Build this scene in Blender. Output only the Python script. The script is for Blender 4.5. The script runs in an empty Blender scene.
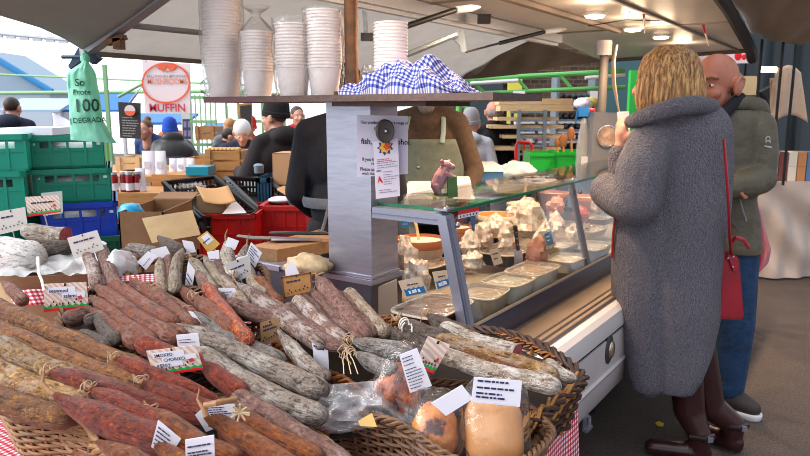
import bpy, bmesh, math, random
from mathutils import Vector, Matrix, Quaternion, noise
random.seed(7)
V = Vector
SC = bpy.context.scene
COL = SC.collection
# ---------------------------------------------------------------- camera frame
CAMH, FPX, TH = 1.5, 680.0, math.atan2(118, 680)
CT_, ST_ = math.cos(TH), math.sin(TH)
CAM = V((0, 0, CAMH))
def ray(px, py):
    u = (228 - py) / FPX
    return V(((px - 405) / FPX, CT_ + u * ST_, -ST_ + u * CT_))
def P(px, py, Y):
    d = ray(px, py); return CAM + d * (Y / d.y)
def PZ(px, py, z):
    d = ray(px, py); return CAM + d * ((z - CAMH) / d.z)
# stall axes: U runs along the counter, N points out to the customers
U = V((.571, .821, 0)); N = V((.821, -.571, 0)); G0 = V((.131, 2.21, 0)); UP = V((0, 0, 1))
def S(u, n, z): return G0 + U * u + N * n + UP * z
def PN(px, py, n):
    d = ray(px, py); t = (n - (CAM - G0).dot(N)) / d.dot(N); return CAM + d * t
def PU(px, py, u):
    d = ray(px, py); t = (u - (CAM - G0).dot(U)) / d.dot(U); return CAM + d * t
RS = Matrix((U, N * -1, UP)).transposed()      # local x along counter, y inwards
# height of the sloping meat display seen at an image row
_YT = [(230, 2.45), (250, 2.25), (275, 2.02), (300, 1.8), (340, 1.55), (400, 1.33), (456, 1.15), (490, 1.06)]
def Yq(py):
    if py <= _YT[0][0]: return _YT[0][1]
    for (a, A), (b, B) in zip(_YT, _YT[1:]):
        if py <= b: return A + (B - A) * (py - a) / (b - a)
    return _YT[-1][1]
def Q(px, py, lift=0.0): return P(px, py, Yq(py) - lift)
# ---------------------------------------------------------------- object helpers
def lin(h):
    if isinstance(h, str):
        h = h.lstrip('#'); h = [int(h[i:i + 2], 16) / 255 for i in (0, 2, 4)]
        h = [c / 12.92 if c <= .04045 else ((c + .055) / 1.055) ** 2.4 for c in h]
    return (h[0], h[1], h[2], 1)
class MB:
    def __init__(s): s.bm = bmesh.new(); s.mi = 0
    def face(s, vs):
        try:
            f = s.bm.faces.new(vs); f.material_index = s.mi; f.smooth = True; return f
        except ValueError: return None
    def vert(s, p): return s.bm.verts.new(p)
    def hexa(s, p):                 # 8 points: bottom ring 0-3, top ring 4-7
        v = [s.vert(q) for q in p]
        for f in ((3, 2, 1, 0), (4, 5, 6, 7), (0, 1, 5, 4), (1, 2, 6, 5), (2, 3, 7, 6), (3, 0, 4, 7)):
            s.face([v[i] for i in f])
        return s
    def box(s, c, size, R=None):
        x, y, z = [a / 2 for a in size]; c = V(c); R = R or Matrix.Identity(3)
        return s.hexa([c + R @ V(q) for q in ((-x, -y, -z), (x, -y, -z), (x, y, -z), (-x, y, -z), (-x, -y, z), (x, -y, z), (x, y, z), (-x, y, z))])
    def sbox(s, u0, u1, n0, n1, z0, z1):
        return s.box(S((u0 + u1) / 2, (n0 + n1) / 2, (z0 + z1) / 2), (u1 - u0, n1 - n0, z1 - z0), RS)
    def slab(s, pts, t):            # polygon of points, extruded by the vector t
        a = [s.vert(V(p)) for p in pts]; b = [s.vert(V(p) + V(t)) for p in pts]; n = len(pts)
        s.face(a[::-1]); s.face(b)
        for i in range(n): s.face([a[i], a[(i + 1) % n], b[(i + 1) % n], b[i]])
        return s
    def tube(s, path, r, seg=8, closed=False, cap=True, flat=1.0):
        path = [V(p) for p in path]; n = len(path)
        rr = r if isinstance(r, (list, tuple)) else [r] * n
        rings = []; up = None
        for i, p in enumerate(path):
            a = path[(i - 1) % n] if (closed or i > 0) else p
            b = path[(i + 1) % n] if (closed or i < n - 1) else p
            t = (b - a)
            t = t.normalized() if t.length > 1e-9 else V((0, 0, 1))
            if up is None:
                up = V((0, 0, 1)) if abs(t.z) < .9 else V((1, 0, 0))
            sd = t.cross(up)
            if sd.length < 1e-6: sd = t.cross(V((.3, .8, .1)))
            sd.normalize(); up = sd.cross(t).normalized()
            rings.append([s.vert(p + (sd * math.cos(k * 2 * math.pi / seg) + up * flat * math.sin(k * 2 * math.pi / seg)) * rr[i]) for k in range(seg)])
        m = n if closed else n - 1
        for i in range(m):
            A, B = rings[i], rings[(i + 1) % n]
            for k in range(seg): s.face([A[k], A[(k + 1) % seg], B[(k + 1) % seg], B[k]])
        if cap and not closed: s.face(rings[0][::-1]); s.face(rings[-1])
        return s
    def lathe(s, prof, c, seg=24, R=None, sx=1, sy=1):
        c = V(c); R = R or Matrix.Identity(3); rings = []
        for r, z in prof:
            if r < 1e-5: rings.append([s.vert(c + R @ V((0, 0, z)))])
            else: rings.append([s.vert(c + R @ V((sx * r * math.cos(k * 2 * math.pi / seg), sy * r * math.sin(k * 2 * math.pi / seg), z))) for k in range(seg)])
        for A, B in zip(rings, rings[1:]):
            if len(A) == 1 and len(B) == 1: continue
            for k in range(seg):
                k2 = (k + 1) % seg
                if len(A) == 1: s.face([A[0], B[k2], B[k]])
                elif len(B) == 1: s.face([A[k], A[k2], B[0]])
                else: s.face([A[k], A[k2], B[k2], B[k]])
        return s
    def ell(s, c, r, R=None, seg=16, rings=10, fn=None):
        if not isinstance(r, (list, tuple)): r = (r, r, r)
        c = V(c); R = R or Matrix.Identity(3); rg = []
        for i in range(rings + 1):
            a = math.pi * i / rings; m = 1 if i in (0, rings) else seg; row = []
            for k in range(m):
                b = 2 * math.pi * k / seg
                q = V((math.sin(a) * math.cos(b), math.sin(a) * math.sin(b), math.cos(a)))
                if fn: q = q * fn(q)
                row.append(s.vert(c + R @ V((q.x * r[0], q.y * r[1], q.z * r[2]))))
            rg.append(row)
        for A, B in zip(rg, rg[1:]):
            for k in range(seg):
                k2 = (k + 1) % seg
                if len(A) == 1: s.face([A[0], B[k], B[k2]])
                elif len(B) == 1: s.face([A[k], B[0], A[k2]])
                else: s.face([A[k], B[k], B[k2], A[k2]])
        return s
    def cap(s, a, b, ra, rb, seg=12):          # capsule with two radii
        a, b = V(a), V(b); d = (b - a); L = d.length; d.normalize()
        path = []; rad = []
        for i in range(5):
            t = math.pi / 2 * (1 - i / 4); path.append(a - d * ra * math.sin(t) * .98); rad.append(max(ra * math.cos(t), 1e-4))
        for i in range(5):
            t = math.pi / 2 * i / 4; path.append(b + d * rb * math.sin(t) * .98); rad.append(max(rb * math.cos(t), 1e-4))
        return s.tube(path, rad, seg)
    def limb(s, pts, rs):
        for i in range(len(pts) - 1): s.cap(pts[i], pts[i + 1], rs[i], rs[i + 1])
        return s
    def grid(s, fn, nu, nv, thick=0.0, nrm=None):
        uvl = s.bm.loops.layers.uv.verify()
        vs = [[s.vert(fn(i / nu, j / nv)) for j in range(nv + 1)] for i in range(nu + 1)]
        for i in range(nu):
            for j in range(nv):
                f = s.face([vs[i][j], vs[i + 1][j], vs[i + 1][j + 1], vs[i][j + 1]])
                if f:
                    for l, (a, b) in zip(f.loops, ((i, j), (i + 1, j), (i + 1, j + 1), (i, j + 1))): l[uvl].uv = (a / nu, b / nv)
        return s
    def mesh(s, name, sharp=40):
        s.bm.normal_update()
        me = bpy.data.meshes.new(name); s.bm.to_mesh(me); s.bm.free()
        try: me.set_sharp_from_angle(angle=math.radians(sharp))
        except Exception: pass
        return me
    def build(s, name, mats, parent=None, sharp=40, mods=None):
        bmesh.ops.recalc_face_normals(s.bm, faces=s.bm.faces) if mods is None or 'raw' not in mods else None
        me = s.mesh(name, sharp); return link(name, me, mats, parent)
def wloc(o):
    l = V((0, 0, 0))
    while o is not None: l += o.location; o = o.parent
    return l
def link(name, me, mats, parent=None):
    o = bpy.data.objects.new(name, me)
    for m in (mats if isinstance(mats, (list, tuple)) else [mats]):
        if len(o.data.materials) < 8: o.data.materials.append(m)
    if parent is not None:
        o.parent = parent; me.transform(Matrix.Translation(-wloc(parent)))
    elif len(me.vertices):
        xs = [v.co for v in me.vertices]
        c = V(((min(v.x for v in xs) + max(v.x for v in xs)) / 2, (min(v.y for v in xs) + max(v.y for v in xs)) / 2, min(v.z for v in xs)))
        me.transform(Matrix.Translation(-c)); o.location = c
    COL.objects.link(o); return o
def tag(o, label=None, cat=None, group=None, kind=None):
    if label: o['label'] = label
    if cat: o['category'] = cat
    if group: o['group'] = group
    if kind: o['kind'] = kind
    return o
def thing(name, label, cat, loc, group=None):
    o = bpy.data.objects.new(name, None); o.empty_display_size = .05; o.location = V(loc); COL.objects.link(o)
    return tag(o, label, cat, group)
def dup(root, shift, label=None):
    r = root.copy(); COL.objects.link(r); r.location = root.location + V(shift)
    if label: r['label'] = label
    for ch in root.children:
        c = ch.copy(); COL.objects.link(c); c.parent = r
        for g in ch.children:
            d = g.copy(); COL.objects.link(d); d.parent = c
    return r
def thick(o, t, off=0):
    m = o.modifiers.new('thickness', 'SOLIDIFY'); m.thickness = t; m.offset = off; return o
def remesh(mb, voxel, smooth=3, fac=.5):
    me = mb.mesh('tmp'); o = bpy.data.objects.new('tmp', me); COL.objects.link(o)
    m = o.modifiers.new('r', 'REMESH'); m.mode = 'VOXEL'; m.voxel_size = voxel; m.use_smooth_shade = True
    if smooth:
        k = o.modifiers.new('s', 'SMOOTH'); k.iterations = smooth; k.factor = fac
    dg = bpy.context.evaluated_depsgraph_get(); dg.update()
    out = bpy.data.meshes.new_from_object(o.evaluated_get(dg)); bpy.data.objects.remove(o)
    for p in out.polygons: p.use_smooth = True
    return out
_TC = {}
def text(s, parent, org, ex, ey, size, m, name='lettering', align='LEFT', nrm=None, stretch=1.0):
    """flat lettering; org = baseline start, ex/ey = writing and up directions"""
    key = (s, align)
    if key not in _TC:
        c = bpy.data.curves.new('t', 'FONT'); c.body = s; c.size = 1; c.align_x = align; c.resolution_u = 2; c.offset = .012
        o = bpy.data.objects.new('t', c); COL.objects.link(o)
        dg = bpy.context.evaluated_depsgraph_get(); dg.update()
        _TC[key] = bpy.data.meshes.new_from_object(o.evaluated_get(dg)); bpy.data.objects.remove(o)
    me = _TC[key].copy(); me.materials.clear()
    ex = V(ex).normalized(); ey = V(ey).normalized(); n = nrm or ex.cross(ey).normalized()
    for v in me.vertices: v.co = V(org) + ex * v.co.x * size * stretch + ey * v.co.y * size + n * .0008
    return link(name, me, m, parent)
# ---------------------------------------------------------------- materials
MATS = {}
class NT:
    def __init__(s, name):
        s.m = bpy.data.materials.new(name); s.m.use_nodes = True; s.t = s.m.node_tree; s.N = s.t.nodes; s.L = s.t.links
        s.b = s.N['Principled BSDF']; s.out = s.N['Material Output']
    def n(s, typ, **kw):
        x = s.N.new(typ)
        for k, v in kw.items():
            if k in x.inputs: x.inputs[k].default_value = v
            else: setattr(x, k, v)
        return x
    def l(s, a, b): s.L.new(a, b)
    def coord(s, scale=(1, 1, 1), kind='Object'):
        c = s.n('ShaderNodeTexCoord'); m = s.n('ShaderNodeMapping'); m.inputs['Scale'].default_value = scale
        s.l(c.outputs[kind], m.inputs['Vector']); return m.outputs['Vector']
    def noise(s, vec, scale, detail=4, rough=.6):
        x = s.n('ShaderNodeTexNoise'); x.inputs['Scale'].default_value = scale; x.inputs['Detail'].default_value = detail
        x.inputs['Roughness'].default_value = rough; s.l(vec, x.inputs['Vector']); return x.outputs['Fac']
    def ramp(s, fac, stops):
        r = s.n('ShaderNodeValToRGB'); e = r.color_ramp.elements
        while len(e) < len(stops): e.new(.5)
        for el, (p, c) in zip(e, stops): el.position = p; el.color = lin(c)
        s.l(fac, r.inputs['Fac']); return r.outputs['Color']
    def mix(s, f, a, b, mode='MIX'):
        m = s.n('ShaderNodeMix', data_type='RGBA', blend_type=mode)
        for sock, val in ((m.inputs[0], f), (m.inputs[6], a), (m.inputs[7], b)):
            if hasattr(val, 'links') or hasattr(val, 'is_output'): s.l(val, sock)
            else: sock.default_value = val
        return m.outputs[2]
    def math(s, op, a, b=0.0):
        m = s.n('ShaderNodeMath', operation=op)
        for i, val in enumerate((a, b)):
            if hasattr(val, 'is_output'): s.l(val, m.inputs[i])
            else: m.inputs[i].default_value = val
        return m.outputs[0]
    def bump(s, h, strength=.3, dist=.01):
        b = s.n('ShaderNodeBump'); b.inputs['Strength'].default_value = strength; b.inputs['Distance'].default_value = dist
        s.l(h, b.inputs['Height']); s.l(b.outputs['Normal'], s.b.inputs['Normal'])
    def set(s, rough=.6, metal=0., spec=None):
        s.b.inputs['Roughness'].default_value = rough; s.b.inputs['Metallic'].default_value = metal
        if spec is not None: s.b.inputs['Specular IOR Level'].default_value = spec
def M(name, c, rough=.6, metal=0., c2=None, scale=20, bump=0, bscale=None, bdist=.005, emit=0, spec=None, stretch=(1, 1, 1)):
    if name in MATS: return MATS[name]
    t = NT(name); t.set(rough, metal, spec); v = t.coord(stretch)
    if c2:
        t.l(t.ramp(t.noise(v, scale), [(.32, c), (.68, c2)]), t.b.inputs['Base Color'])
    else: t.b.inputs['Base Color'].default_value = lin(c)
    if bump: t.bump(t.noise(v, bscale or scale * 2, 5), bump, bdist)
    if emit:
        t.b.inputs['Emission Color'].default_value = lin(c); t.b.inputs['Emission Strength'].default_value = emit
    MATS[name] = t.m; return t.m
def meatmat(name, base, dark, fleck, fscale=90, flo=.62, bloom=None, blo=.5, rough=.5, bump=.5, uv=True):
    t = NT(name); t.set(rough); v0 = t.coord()
    info = t.n('ShaderNodeObjectInfo'); add = t.n('ShaderNodeVectorMath', operation='ADD'); comb = t.n('ShaderNodeCombineXYZ')
    r7 = t.math('MULTIPLY', info.outputs['Random'], 7); t.l(r7, comb.inputs[0]); t.l(r7, comb.inputs[2]); t.l(v0, add.inputs[0]); t.l(comb.outputs[0], add.inputs[1]); v = add.outputs[0]
    if uv:
        a2 = t.n('ShaderNodeVectorMath', operation='ADD'); t.l(t.coord((34, 130, 1), 'UV'), a2.inputs[0]); t.l(comb.outputs[0], a2.inputs[1]); wv = a2.outputs[0]; ws = 1.0
    else: wv = v; ws = 40
    wr = t.noise(wv, ws, 5, .65)
    f0 = t.math('ADD', t.math('MULTIPLY', t.noise(v, 30, 6, .7), .55), t.math('MULTIPLY', wr, .45))
    c = t.ramp(f0, [(.36, dark), (.50, base), (.66, base)])
    c = t.mix(t.ramp(t.noise(v, 75, 5, .7), [(.48, (0, 0, 0)), (.66, (.5, .5, .5))]), c, lin(fleck))
    f = t.ramp(t.noise(v, fscale * 1.1, 3, .5), [(flo + .01, (0, 0, 0)), (flo + .06, (1, 1, 1))])
    c = t.mix(t.math('MULTIPLY', f, .75), c, lin(fleck))
    if bloom:
        b = t.ramp(t.math('ADD', t.math('MULTIPLY', t.noise(v, 17, 5, .65), .7), t.math('MULTIPLY', wr, .3)), [(blo - .04, (0, 0, 0)), (blo + .10, (1, 1, 1))])
        c = t.mix(t.math('MULTIPLY', b, .85), c, lin(bloom))
    sp = t.ramp(t.noise(v, 260, 2, .5), [(.34, (.35, .33, .32)), (.40, (1, 1, 1))]); c = t.mix(.55, c, sp, 'MULTIPLY')
    crease_shade = t.ramp(wr, [(.34, (.22, .18, .17)), (.47, (1, 1, 1))]); c = t.mix(.8, c, crease_shade, 'MULTIPLY')  # wrinkle hollows darkened, crevice shade put into the colour
    vr = t.math('ADD', t.math('MULTIPLY', info.outputs['Random'], .4), .76)
    hs = t.n('ShaderNodeHueSaturation'); hs.inputs['Saturation'].default_value = 1.12; t.l(c, hs.inputs['Color']); t.l(vr, hs.inputs['Value'])
    t.l(hs.outputs['Color'], t.b.inputs['Base Color'])
    t.bump(t.math('ADD', t.math('ADD', t.math('MULTIPLY', wr, 1.6), t.noise(v, 55, 4)), t.math('MULTIPLY', t.noise(v, 190, 3), .3)), min(1, bump * 2.0), .012)
    MATS[name] = t.m; return t.m
def gingham(name, c, white, nu, nv, mid=None):
    t = NT(name); t.set(.85); v = t.coord((nu, nv, 1), 'UV'); sp = t.n('ShaderNodeSeparateXYZ'); t.l(v, sp.inputs[0])
    a = t.math('GREATER_THAN', t.math('FRACT', sp.outputs[0]), .5); b = t.math('GREATER_THAN', t.math('FRACT', sp.outputs[1]), .5)
    f = t.math('MULTIPLY', t.math('ADD', a, b), .5)
    t.l(t.ramp(f, [(0, white), (.5, mid or c), (1, c)]), t.b.inputs['Base Color']); MATS[name] = t.m; return t.m
def translucent(m, amt, c):
    t = m.node_tree; b = t.nodes['Principled BSDF']; o = t.nodes['Material Output']; x = t.nodes.new('ShaderNodeBsdfTranslucent'); x.inputs[0].default_value = lin(c)
    k = t.nodes.new('ShaderNodeMixShader'); k.inputs[0].default_value = amt; t.links.new(b.outputs[0], k.inputs[1]); t.links.new(x.outputs[0], k.inputs[2]); t.links.new(k.outputs[0], o.inputs[0]); return m
def clear(name, tint, amount, rough=.08, tr=1.0, noisy=0, white=.0, even=False):
    """thin clear sheet: mostly see-through with a glossy coat, wrinkled if noisy"""
    t = NT(name); t.N.remove(t.b)
    tp = t.n('ShaderNodeBsdfTransparent'); tp.inputs[0].default_value = lin(tint)
    gl = t.n('ShaderNodeBsdfGlossy'); gl.inputs['Roughness'].default_value = rough
    lw = t.n('ShaderNodeLayerWeight'); lw.inputs[0].default_value = .5
    f = t.math('MINIMUM', t.math('MULTIPLY', t.math('ADD', t.math('MULTIPLY', t.math('POWER', lw.outputs['Facing'], 4), .6), .035), amount), .9)
    v = t.coord()
    if noisy:
        bp = t.n('ShaderNodeBump'); bp.inputs['Strength'].default_value = .5; bp.inputs['Distance'].default_value = .02
        t.l(t.noise(v, noisy, 4), bp.inputs['Height']); t.l(bp.outputs[0], gl.inputs['Normal']); t.l(bp.outputs[0], lw.inputs['Normal'])
    mx = t.n('ShaderNodeMixShader'); t.l(f, mx.inputs[0]); t.l(tp.outputs[0], mx.inputs[1]); t.l(gl.outputs[0], mx.inputs[2]); o = mx
    if white:
        df = t.n('ShaderNodeBsdfDiffuse'); df.inputs[0].default_value = (.85, .85, .88, 1)
        m2 = t.n('ShaderNodeMixShader')
        if noisy and not even: t.l(t.ramp(t.noise(v, noisy, 5, .7), [(.38, (0, 0, 0)), (.75, (white * 2, white * 2, white * 2))]), m2.inputs[0])
        else: m2.inputs[0].default_value = white
        t.l(mx.outputs[0], m2.inputs[1]); t.l(df.outputs[0], m2.inputs[2]); o = m2
    t.l(o.outputs[0], t.out.inputs['Surface']); MATS[name] = t.m; return t.m
# ================================================================ materials
steel = M('brushed_steel', '#b3b4c4', .4, .85, c2='#a2a3b3', scale=9, bump=.05, bscale=60, stretch=(1, 1, 8))
alu = M('aluminium', '#9c9eb0', .42, .75)
galv = M('galvanised', '#8c98a2', .5, .6, c2='#76828c', scale=30)
black = M('black_plastic', '#15151a', .45)
rubber = M('black_rubber', '#0e0e10', .7)
white_paint = M('white_paint', '#dcdadd', .35, c2='#cfcbcf', scale=5)
paper = M('white_paper', '#e8e6f2', .8)
ink = M('blue_black_ink', '#2a2a55', .8)
inkblack = M('black_ink', '#17161a', .8)
inkred = M('red_ink', '#d22828', .7)
stickgreen = M('green_band', '#18a34a', .5)
stickred = M('red_band', '#e01522', .5)
kraft = M('kraft_card', '#d8c3ab', .8, c2='#ccb49b', scale=60)
cardboard = M('cardboard', '#a98f6a', .85, c2='#9a7f5b', scale=8)
card_dark = M('cardboard_brown', '#8e6a4c', .85, c2='#7f5c40', scale=8)
wood = M('pine_wood', '#c08a50', .6, c2='#a8703a', scale=12, stretch=(1, 6, 6))
wood_pale = M('pale_wood', '#d9bd94', .7, c2='#c6a67a', scale=14, stretch=(1, 6, 6))
wood_dark = M('dark_wood', '#5d3f33', .6, c2='#472d25', scale=14, stretch=(1, 6, 6))
shelfwood = M('weathered_board', '#6f5850', .7, c2='#5a4641', scale=10, stretch=(2, 9, 9))
shelfred = M('maroon_paint', '#6a4248', .6)
rust = M('rusty_steel', '#5b4638', .65, .4, c2='#8a5c38', scale=18, bump=.3)
turq = M('turquoise_plastic', '#0aa086', .4)
turq2 = M('green_crate_plastic', '#0b8f76', .4)
dkgreen = M('dark_green_plastic', '#0b5a48', .45)
blue_pl = M('blue_plastic', '#1440c0', .4)
red_pl = M('red_plastic', '#c01a1a', .4)
teal_pl = M('teal_plastic', '#1f4a66', .45)
green_pl = M('bright_green_plastic', '#12a838', .4)
hallgreen = M('green_steel_paint', '#5fae5a', .5); palegreen = M('pale_green_paint', '#86b884', .6)
tarp_dark = M('brown_canvas', '#857b73', .9, c2='#776d66', scale=6, bump=.2, bscale=14, bdist=.02)
tarp = M('grey_canvas', '#8d8883', .85, c2='#827d79', scale=5, bump=.15, bscale=9, bdist=.02)
tarp_light = M('pale_canvas', '#dad6d3', .8, c2='#b6b1ae', scale=5, bump=.1, bscale=9, bdist=.02)
panel = M('ceiling_panel', '#ddd6d0', .4, c2='#d3cbc4', scale=3)
translucent(tarp_light, .55, '#d8d4d0'); translucent(tarp, .4, '#a8a29c'); translucent(tarp_dark, .4, '#a08f82')
navy = M('navy_cloth', '#181b28', .9, c2='#11131d', scale=40, bump=.3)
skin = M('skin', '#d09a84', .5, c2='#c78c78', scale=30)
skin_red = M('ruddy_skin', '#c98871', .5, c2='#bb765f', scale=14)
film = clear('cling_film', (.96, .96, .98), 2.2, .12, noisy=30, white=.10)
bagfilm = clear('plastic_bag_film', (.97, .97, .98), 1.8, .12, noisy=26, white=.07)
sleevefilm = clear('sleeve_film', (.98, .98, .99), 2.4, .12, noisy=40, white=.025)
glass = clear('clear_glass', (.97, .99, .98), 1.2, .02)
glassedge = M('glass_edge', '#1f7a58', .2)
red_ging = gingham('red_gingham', '#b3122e', '#efe6ea', 40, 24, '#d0707f')
# ================================================================ floor, hall
def structure(o): o['kind'] = 'structure'; return o
t = NT('asphalt'); t.set(.8); v = t.coord()
c = t.ramp(t.noise(v, 3, 6), [(.3, '#50443f'), (.7, '#625650')])
c2 = t.ramp(t.noise(v, 90, 3), [(.35, '#3a3230'), (.6, '#ffffff')])
t.l(t.mix(.55, c, c2, 'MULTIPLY'), t.b.inputs['Base Color']); t.bump(t.noise(v, 150, 4), .4, .004)
structure(MB().slab([(-14, -1.5, 0), (9, -1.5, 0), (9, 24, 0), (-14, 24, 0)], (0, 0, -.1)).build('floor', t.m))
# far building behind the trailer: dark shopfront wall
t = NT('dark_brick'); t.set(.8); b = t.n('ShaderNodeTexBrick'); b.inputs['Scale'].default_value = 4; v = t.coord()
sw = t.n('ShaderNodeMapping'); sw.inputs['Rotation'].default_value = (math.pi / 2, 0, 0); t.l(v, sw.inputs[0]); t.l(sw.outputs[0], b.inputs['Vector'])
b.inputs['Color1'].default_value = lin('#5d4536'); b.inputs['Color2'].default_value = lin('#3b2e29'); b.inputs['Mortar'].default_value = lin('#77604d')
t.l(b.outputs['Color'], t.b.inputs['Base Color']); brick = t.m
mb = MB(); mb.box(P(700, 100, 10.2) * V((1, 1, 0)) + V((.6, 0, 1.9)), (9, .2, 3.8)); structure(mb.build('wall_back', brick))
darkpanel = M('slate_panel', '#33424a', .6); yellow = M('yellow_paint', '#e6d755', .6)
mb = MB(); a, b_ = P(470, 90, 9.9), P(503, 90, 9.9); mb.slab([(a.x, 9.9, 0), (b_.x, 9.9, 0), (b_.x, 9.9, 2.3), (a.x, 9.9, 2.3)], (0, .08, 0))
structure(mb.build('door_1', darkpanel))
mb = MB(); a, b_ = P(508, 90, 9.85), P(522, 90, 9.85); mb.slab([(a.x, 9.85, 0), (b_.x, 9.85, 0), (b_.x, 9.85, 2.05), (a.x, 9.85, 2.05)], (0, .06, 0))
structure(mb.build('trim_1', yellow))
mb = MB(); a, b_ = P(600, 90, 9.85), P(655, 90, 9.85); mb.slab([(a.x, 9.85, 0), (b_.x, 9.85, 0), (b_.x, 9.85, 2.3), (a.x, 9.85, 2.3)], (0, .06, 0))
structure(mb.build('door_2', M('teal_panel', '#4a6a70', .4)))
# glazed front far right
gl_dark = M('dusky_glass', '#3b464b', .12, spec=.6)
mb = MB(); a, b_ = P(738, 90, 7.6), P(900, 90, 7.6); mb.slab([(a.x, 7.6, 0), (b_.x, 7.6, 0), (b_.x, 7.6, 3), (a.x, 7.6, 3)], (0, .1, 0))
structure(mb.build('window_1', gl_dark))
mb = MB()
for px in (738, 745, 772, 800, 830): q = P(px, 90, 7.55); mb.box((q.x, 7.53, 1.5), (.05, .06, 3))
structure(mb.build('trim_2', M('window_bars', '#2a3138', .5)))
# green steel lattice of the market hall
def rod(mb, a, b, r): mb.tube([a, b], r, 8)
g = thing('steel_girder', 'green painted lattice girder with white rails spanning behind the stall', 'girder', P(530, 90, 7.4) * V((1, 1, 0)))
mb = MB(); rod(mb, P(420, 82, 7.4), P(625, 71, 7.4), .026); mb.build('top_chord', hallgreen, g)
mb = MB(); rod(mb, P(420, 96, 7.4), P(625, 87, 7.4), .022); mb.build('bottom_chord', hallgreen, g)
for i, (x0, x1) in enumerate(((470, 484), (516, 528), (560, 572), (610, 618))):
    mb = MB(); rod(mb, P(x0, 80 - (x0 - 455) * .05, 7.4), P(x1, 94 - (x1 - 455) * .045, 7.4), .018); mb.build('brace', hallgreen, g)
for r_ in ((470, 83.5, 518, 80.5), (585, 78, 625, 75)): mb = MB(); rod(mb, P(r_[0], r_[1], 7.36), P(r_[2], r_[3], 7.36), .02); mb.build('rail', white_paint, g)
for x in (459, 467):
    mb = MB(); q = P(x, 90, 7.3); mb.tube([(q.x, 7.3, 0), (q.x, 7.3, 1.8)], .03, 8); mb.build('upright', hallgreen, g)
mb = MB()
for k in range(6): mb.box((P(463, 90, 7.3).x, 7.3, .9 + k * .16), (.09, .03, .03))
mb.build('rung', hallgreen, g)
# left: open side of the hall
def post(px, Y, h, label, w=.06, z0=0, m=hallgreen):
    q = P(px, 100, Y); return tag(MB().box((q.x, Y, z0 + h / 2), (w, w, h)).build('hall_post', m), label, 'post')
post(107, 7.8, 2.0, 'thin green hall post just right of the hanging bag', .04, m=palegreen)
post(186, 9.5, 2.1, 'white painted hall post right of the round mushroom sign', .12, m=white_paint)
post(102, 5.2, 1.35, 'short green post beside the turquoise crates', .035)
post(632, 8.6, 1.98, 'bright green post just left of the blond hair', .09, m=M('vivid_green', '#35b84a', .5))
def rail(x0, y0, x1, y1, Y0, Y1, r, label, m=palegreen):
    return tag(MB().tube([P(x0, y0, Y0), P(x1, y1, Y1)], r, 8).build('hall_rail', m), label, 'rail')
rail(-10, 74, 245, 85, 11, 9, .014, 'upper green hall rail crossing behind the round sign')
rail(-10, 93, 245, 91, 11, 9, .026, 'lower thick green hall rail behind the hanging bag')
rail(118, 97, 144, 83, 9.3, 9.3, .02, 'slanting green brace left of the round sign')
f = thing('green_fence', 'green barred fence panel below the left end of the shelf', 'fence', P(208, 130, 9.0) * V((1, 1, 0)))
mb = MB()
for px in (190, 195, 200, 205, 210, 215): q = P(px, 100, 9); mb.box((q.x, 9, .85), (0.016, .016, 1.7))
mb.build('bar', palegreen, f)
mb = MB()
for z in (1.05, 1.35, 1.66): a, b_ = P(189, 100, 9), P(216, 100, 9); mb.box(((a.x + b_.x) / 2, 9, z), (b_.x - a.x, .03, .04))
mb.build('crossbar', palegreen, f)
f2 = thing('green_railing', 'green tubular railing behind the white haired woman', 'railing', P(250, 120, 9.2) * V((1, 1, 0)))
mb = MB()
for px in (226, 238, 262, 284): q = P(px, 100, 9.2); mb.box((q.x, 9.2, .9), (.03, .03, 1.8))
mb.build('bar', palegreen, f2)
mb = MB(); a, b_ = P(226, 100, 9.2), P(284, 100, 9.2)
for z in (1.35, 1.7): mb.box(((a.x + b_.x) / 2, 9.2, z), (b_.x - a.x, .03, .04))
mb.build('crossbar', palegreen, f2)
# far outdoors: blue roofed house, awnings, cars
house = thing('blue_roof_house', 'pale house with a blue edged gable roof beyond the open hall side', 'house', (P(-10, 100, 19).x, 19, 0))
palewall = M('pale_render', '#c6d2e2', .9); slate = M('slate_roof', '#9db2c6', .8); bluetrim = M('blue_trim', '#1e86c8', .5)
a = P(-60, 84, 19); c_ = P(50, 92, 19)
MB().slab([(a.x, 19, 0), (c_.x, 19, 0), (c_.x, 19, c_.z), (a.x, 19, c_.z)], (0, 2, 0)).build('wall', palewall, house)
ap = P(-15, 50, 19)
MB().slab([(a.x, 18.9, c_.z), (c_.x + .1, 18.9, c_.z), (ap.x, 18.9, ap.z)], (0, 2.1, 0)).build('roof', slate, house)
MB().tube([V((ap.x, 18.8, ap.z)), V((c_.x + .15, 18.8, c_.z))], .09, 8).build('bargeboard', bluetrim, house)
gl = thing('roof_girder', 'pale roof girder with a row of square lamps high at far left', 'girder', P(30, 35, 12))
mb = MB(); mb.tube([P(-20, 32, 12), P(84, 42, 12)], .03, 6); mb.build('beam', palewall, gl)
for k in range(6):
    q = P(-2 + k * 13, 35 + k * 1.1, 12); MB().box(q, (.15, .04, .09)).build('lamp_panel', white_paint, gl)
awn = M('blue_awning', '#3a78c0', .7); awn2 = M('pale_blue_awning', '#a6c4e4', .7)
def awning(x0, x1, y0, y1, Y, m, label):
    a, b_ = P(x0, y1, Y), P(x1, y1, Y); tp = P(x0, y0, Y).z
    t_ = thing('market_awning', label, 'awning', ((a.x + b_.x) / 2, Y, 0))
    MB().slab([(a.x, Y, a.z), (b_.x, Y, a.z), (b_.x, Y + .9, tp), (a.x, Y + .9, tp)], (0, 0, .05)).build('canopy', m, t_)
    for x in (a.x + .05, b_.x - .05): MB().box((x, Y + .05, a.z / 2), (.05, .05, a.z)).build('leg', white_paint, t_)
awning(120, 185, 116, 125, 13, awn, 'blue market awning behind the man in orange')
awning(195, 246, 126, 134, 14, awn, 'blue awning low behind the green fence')
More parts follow.
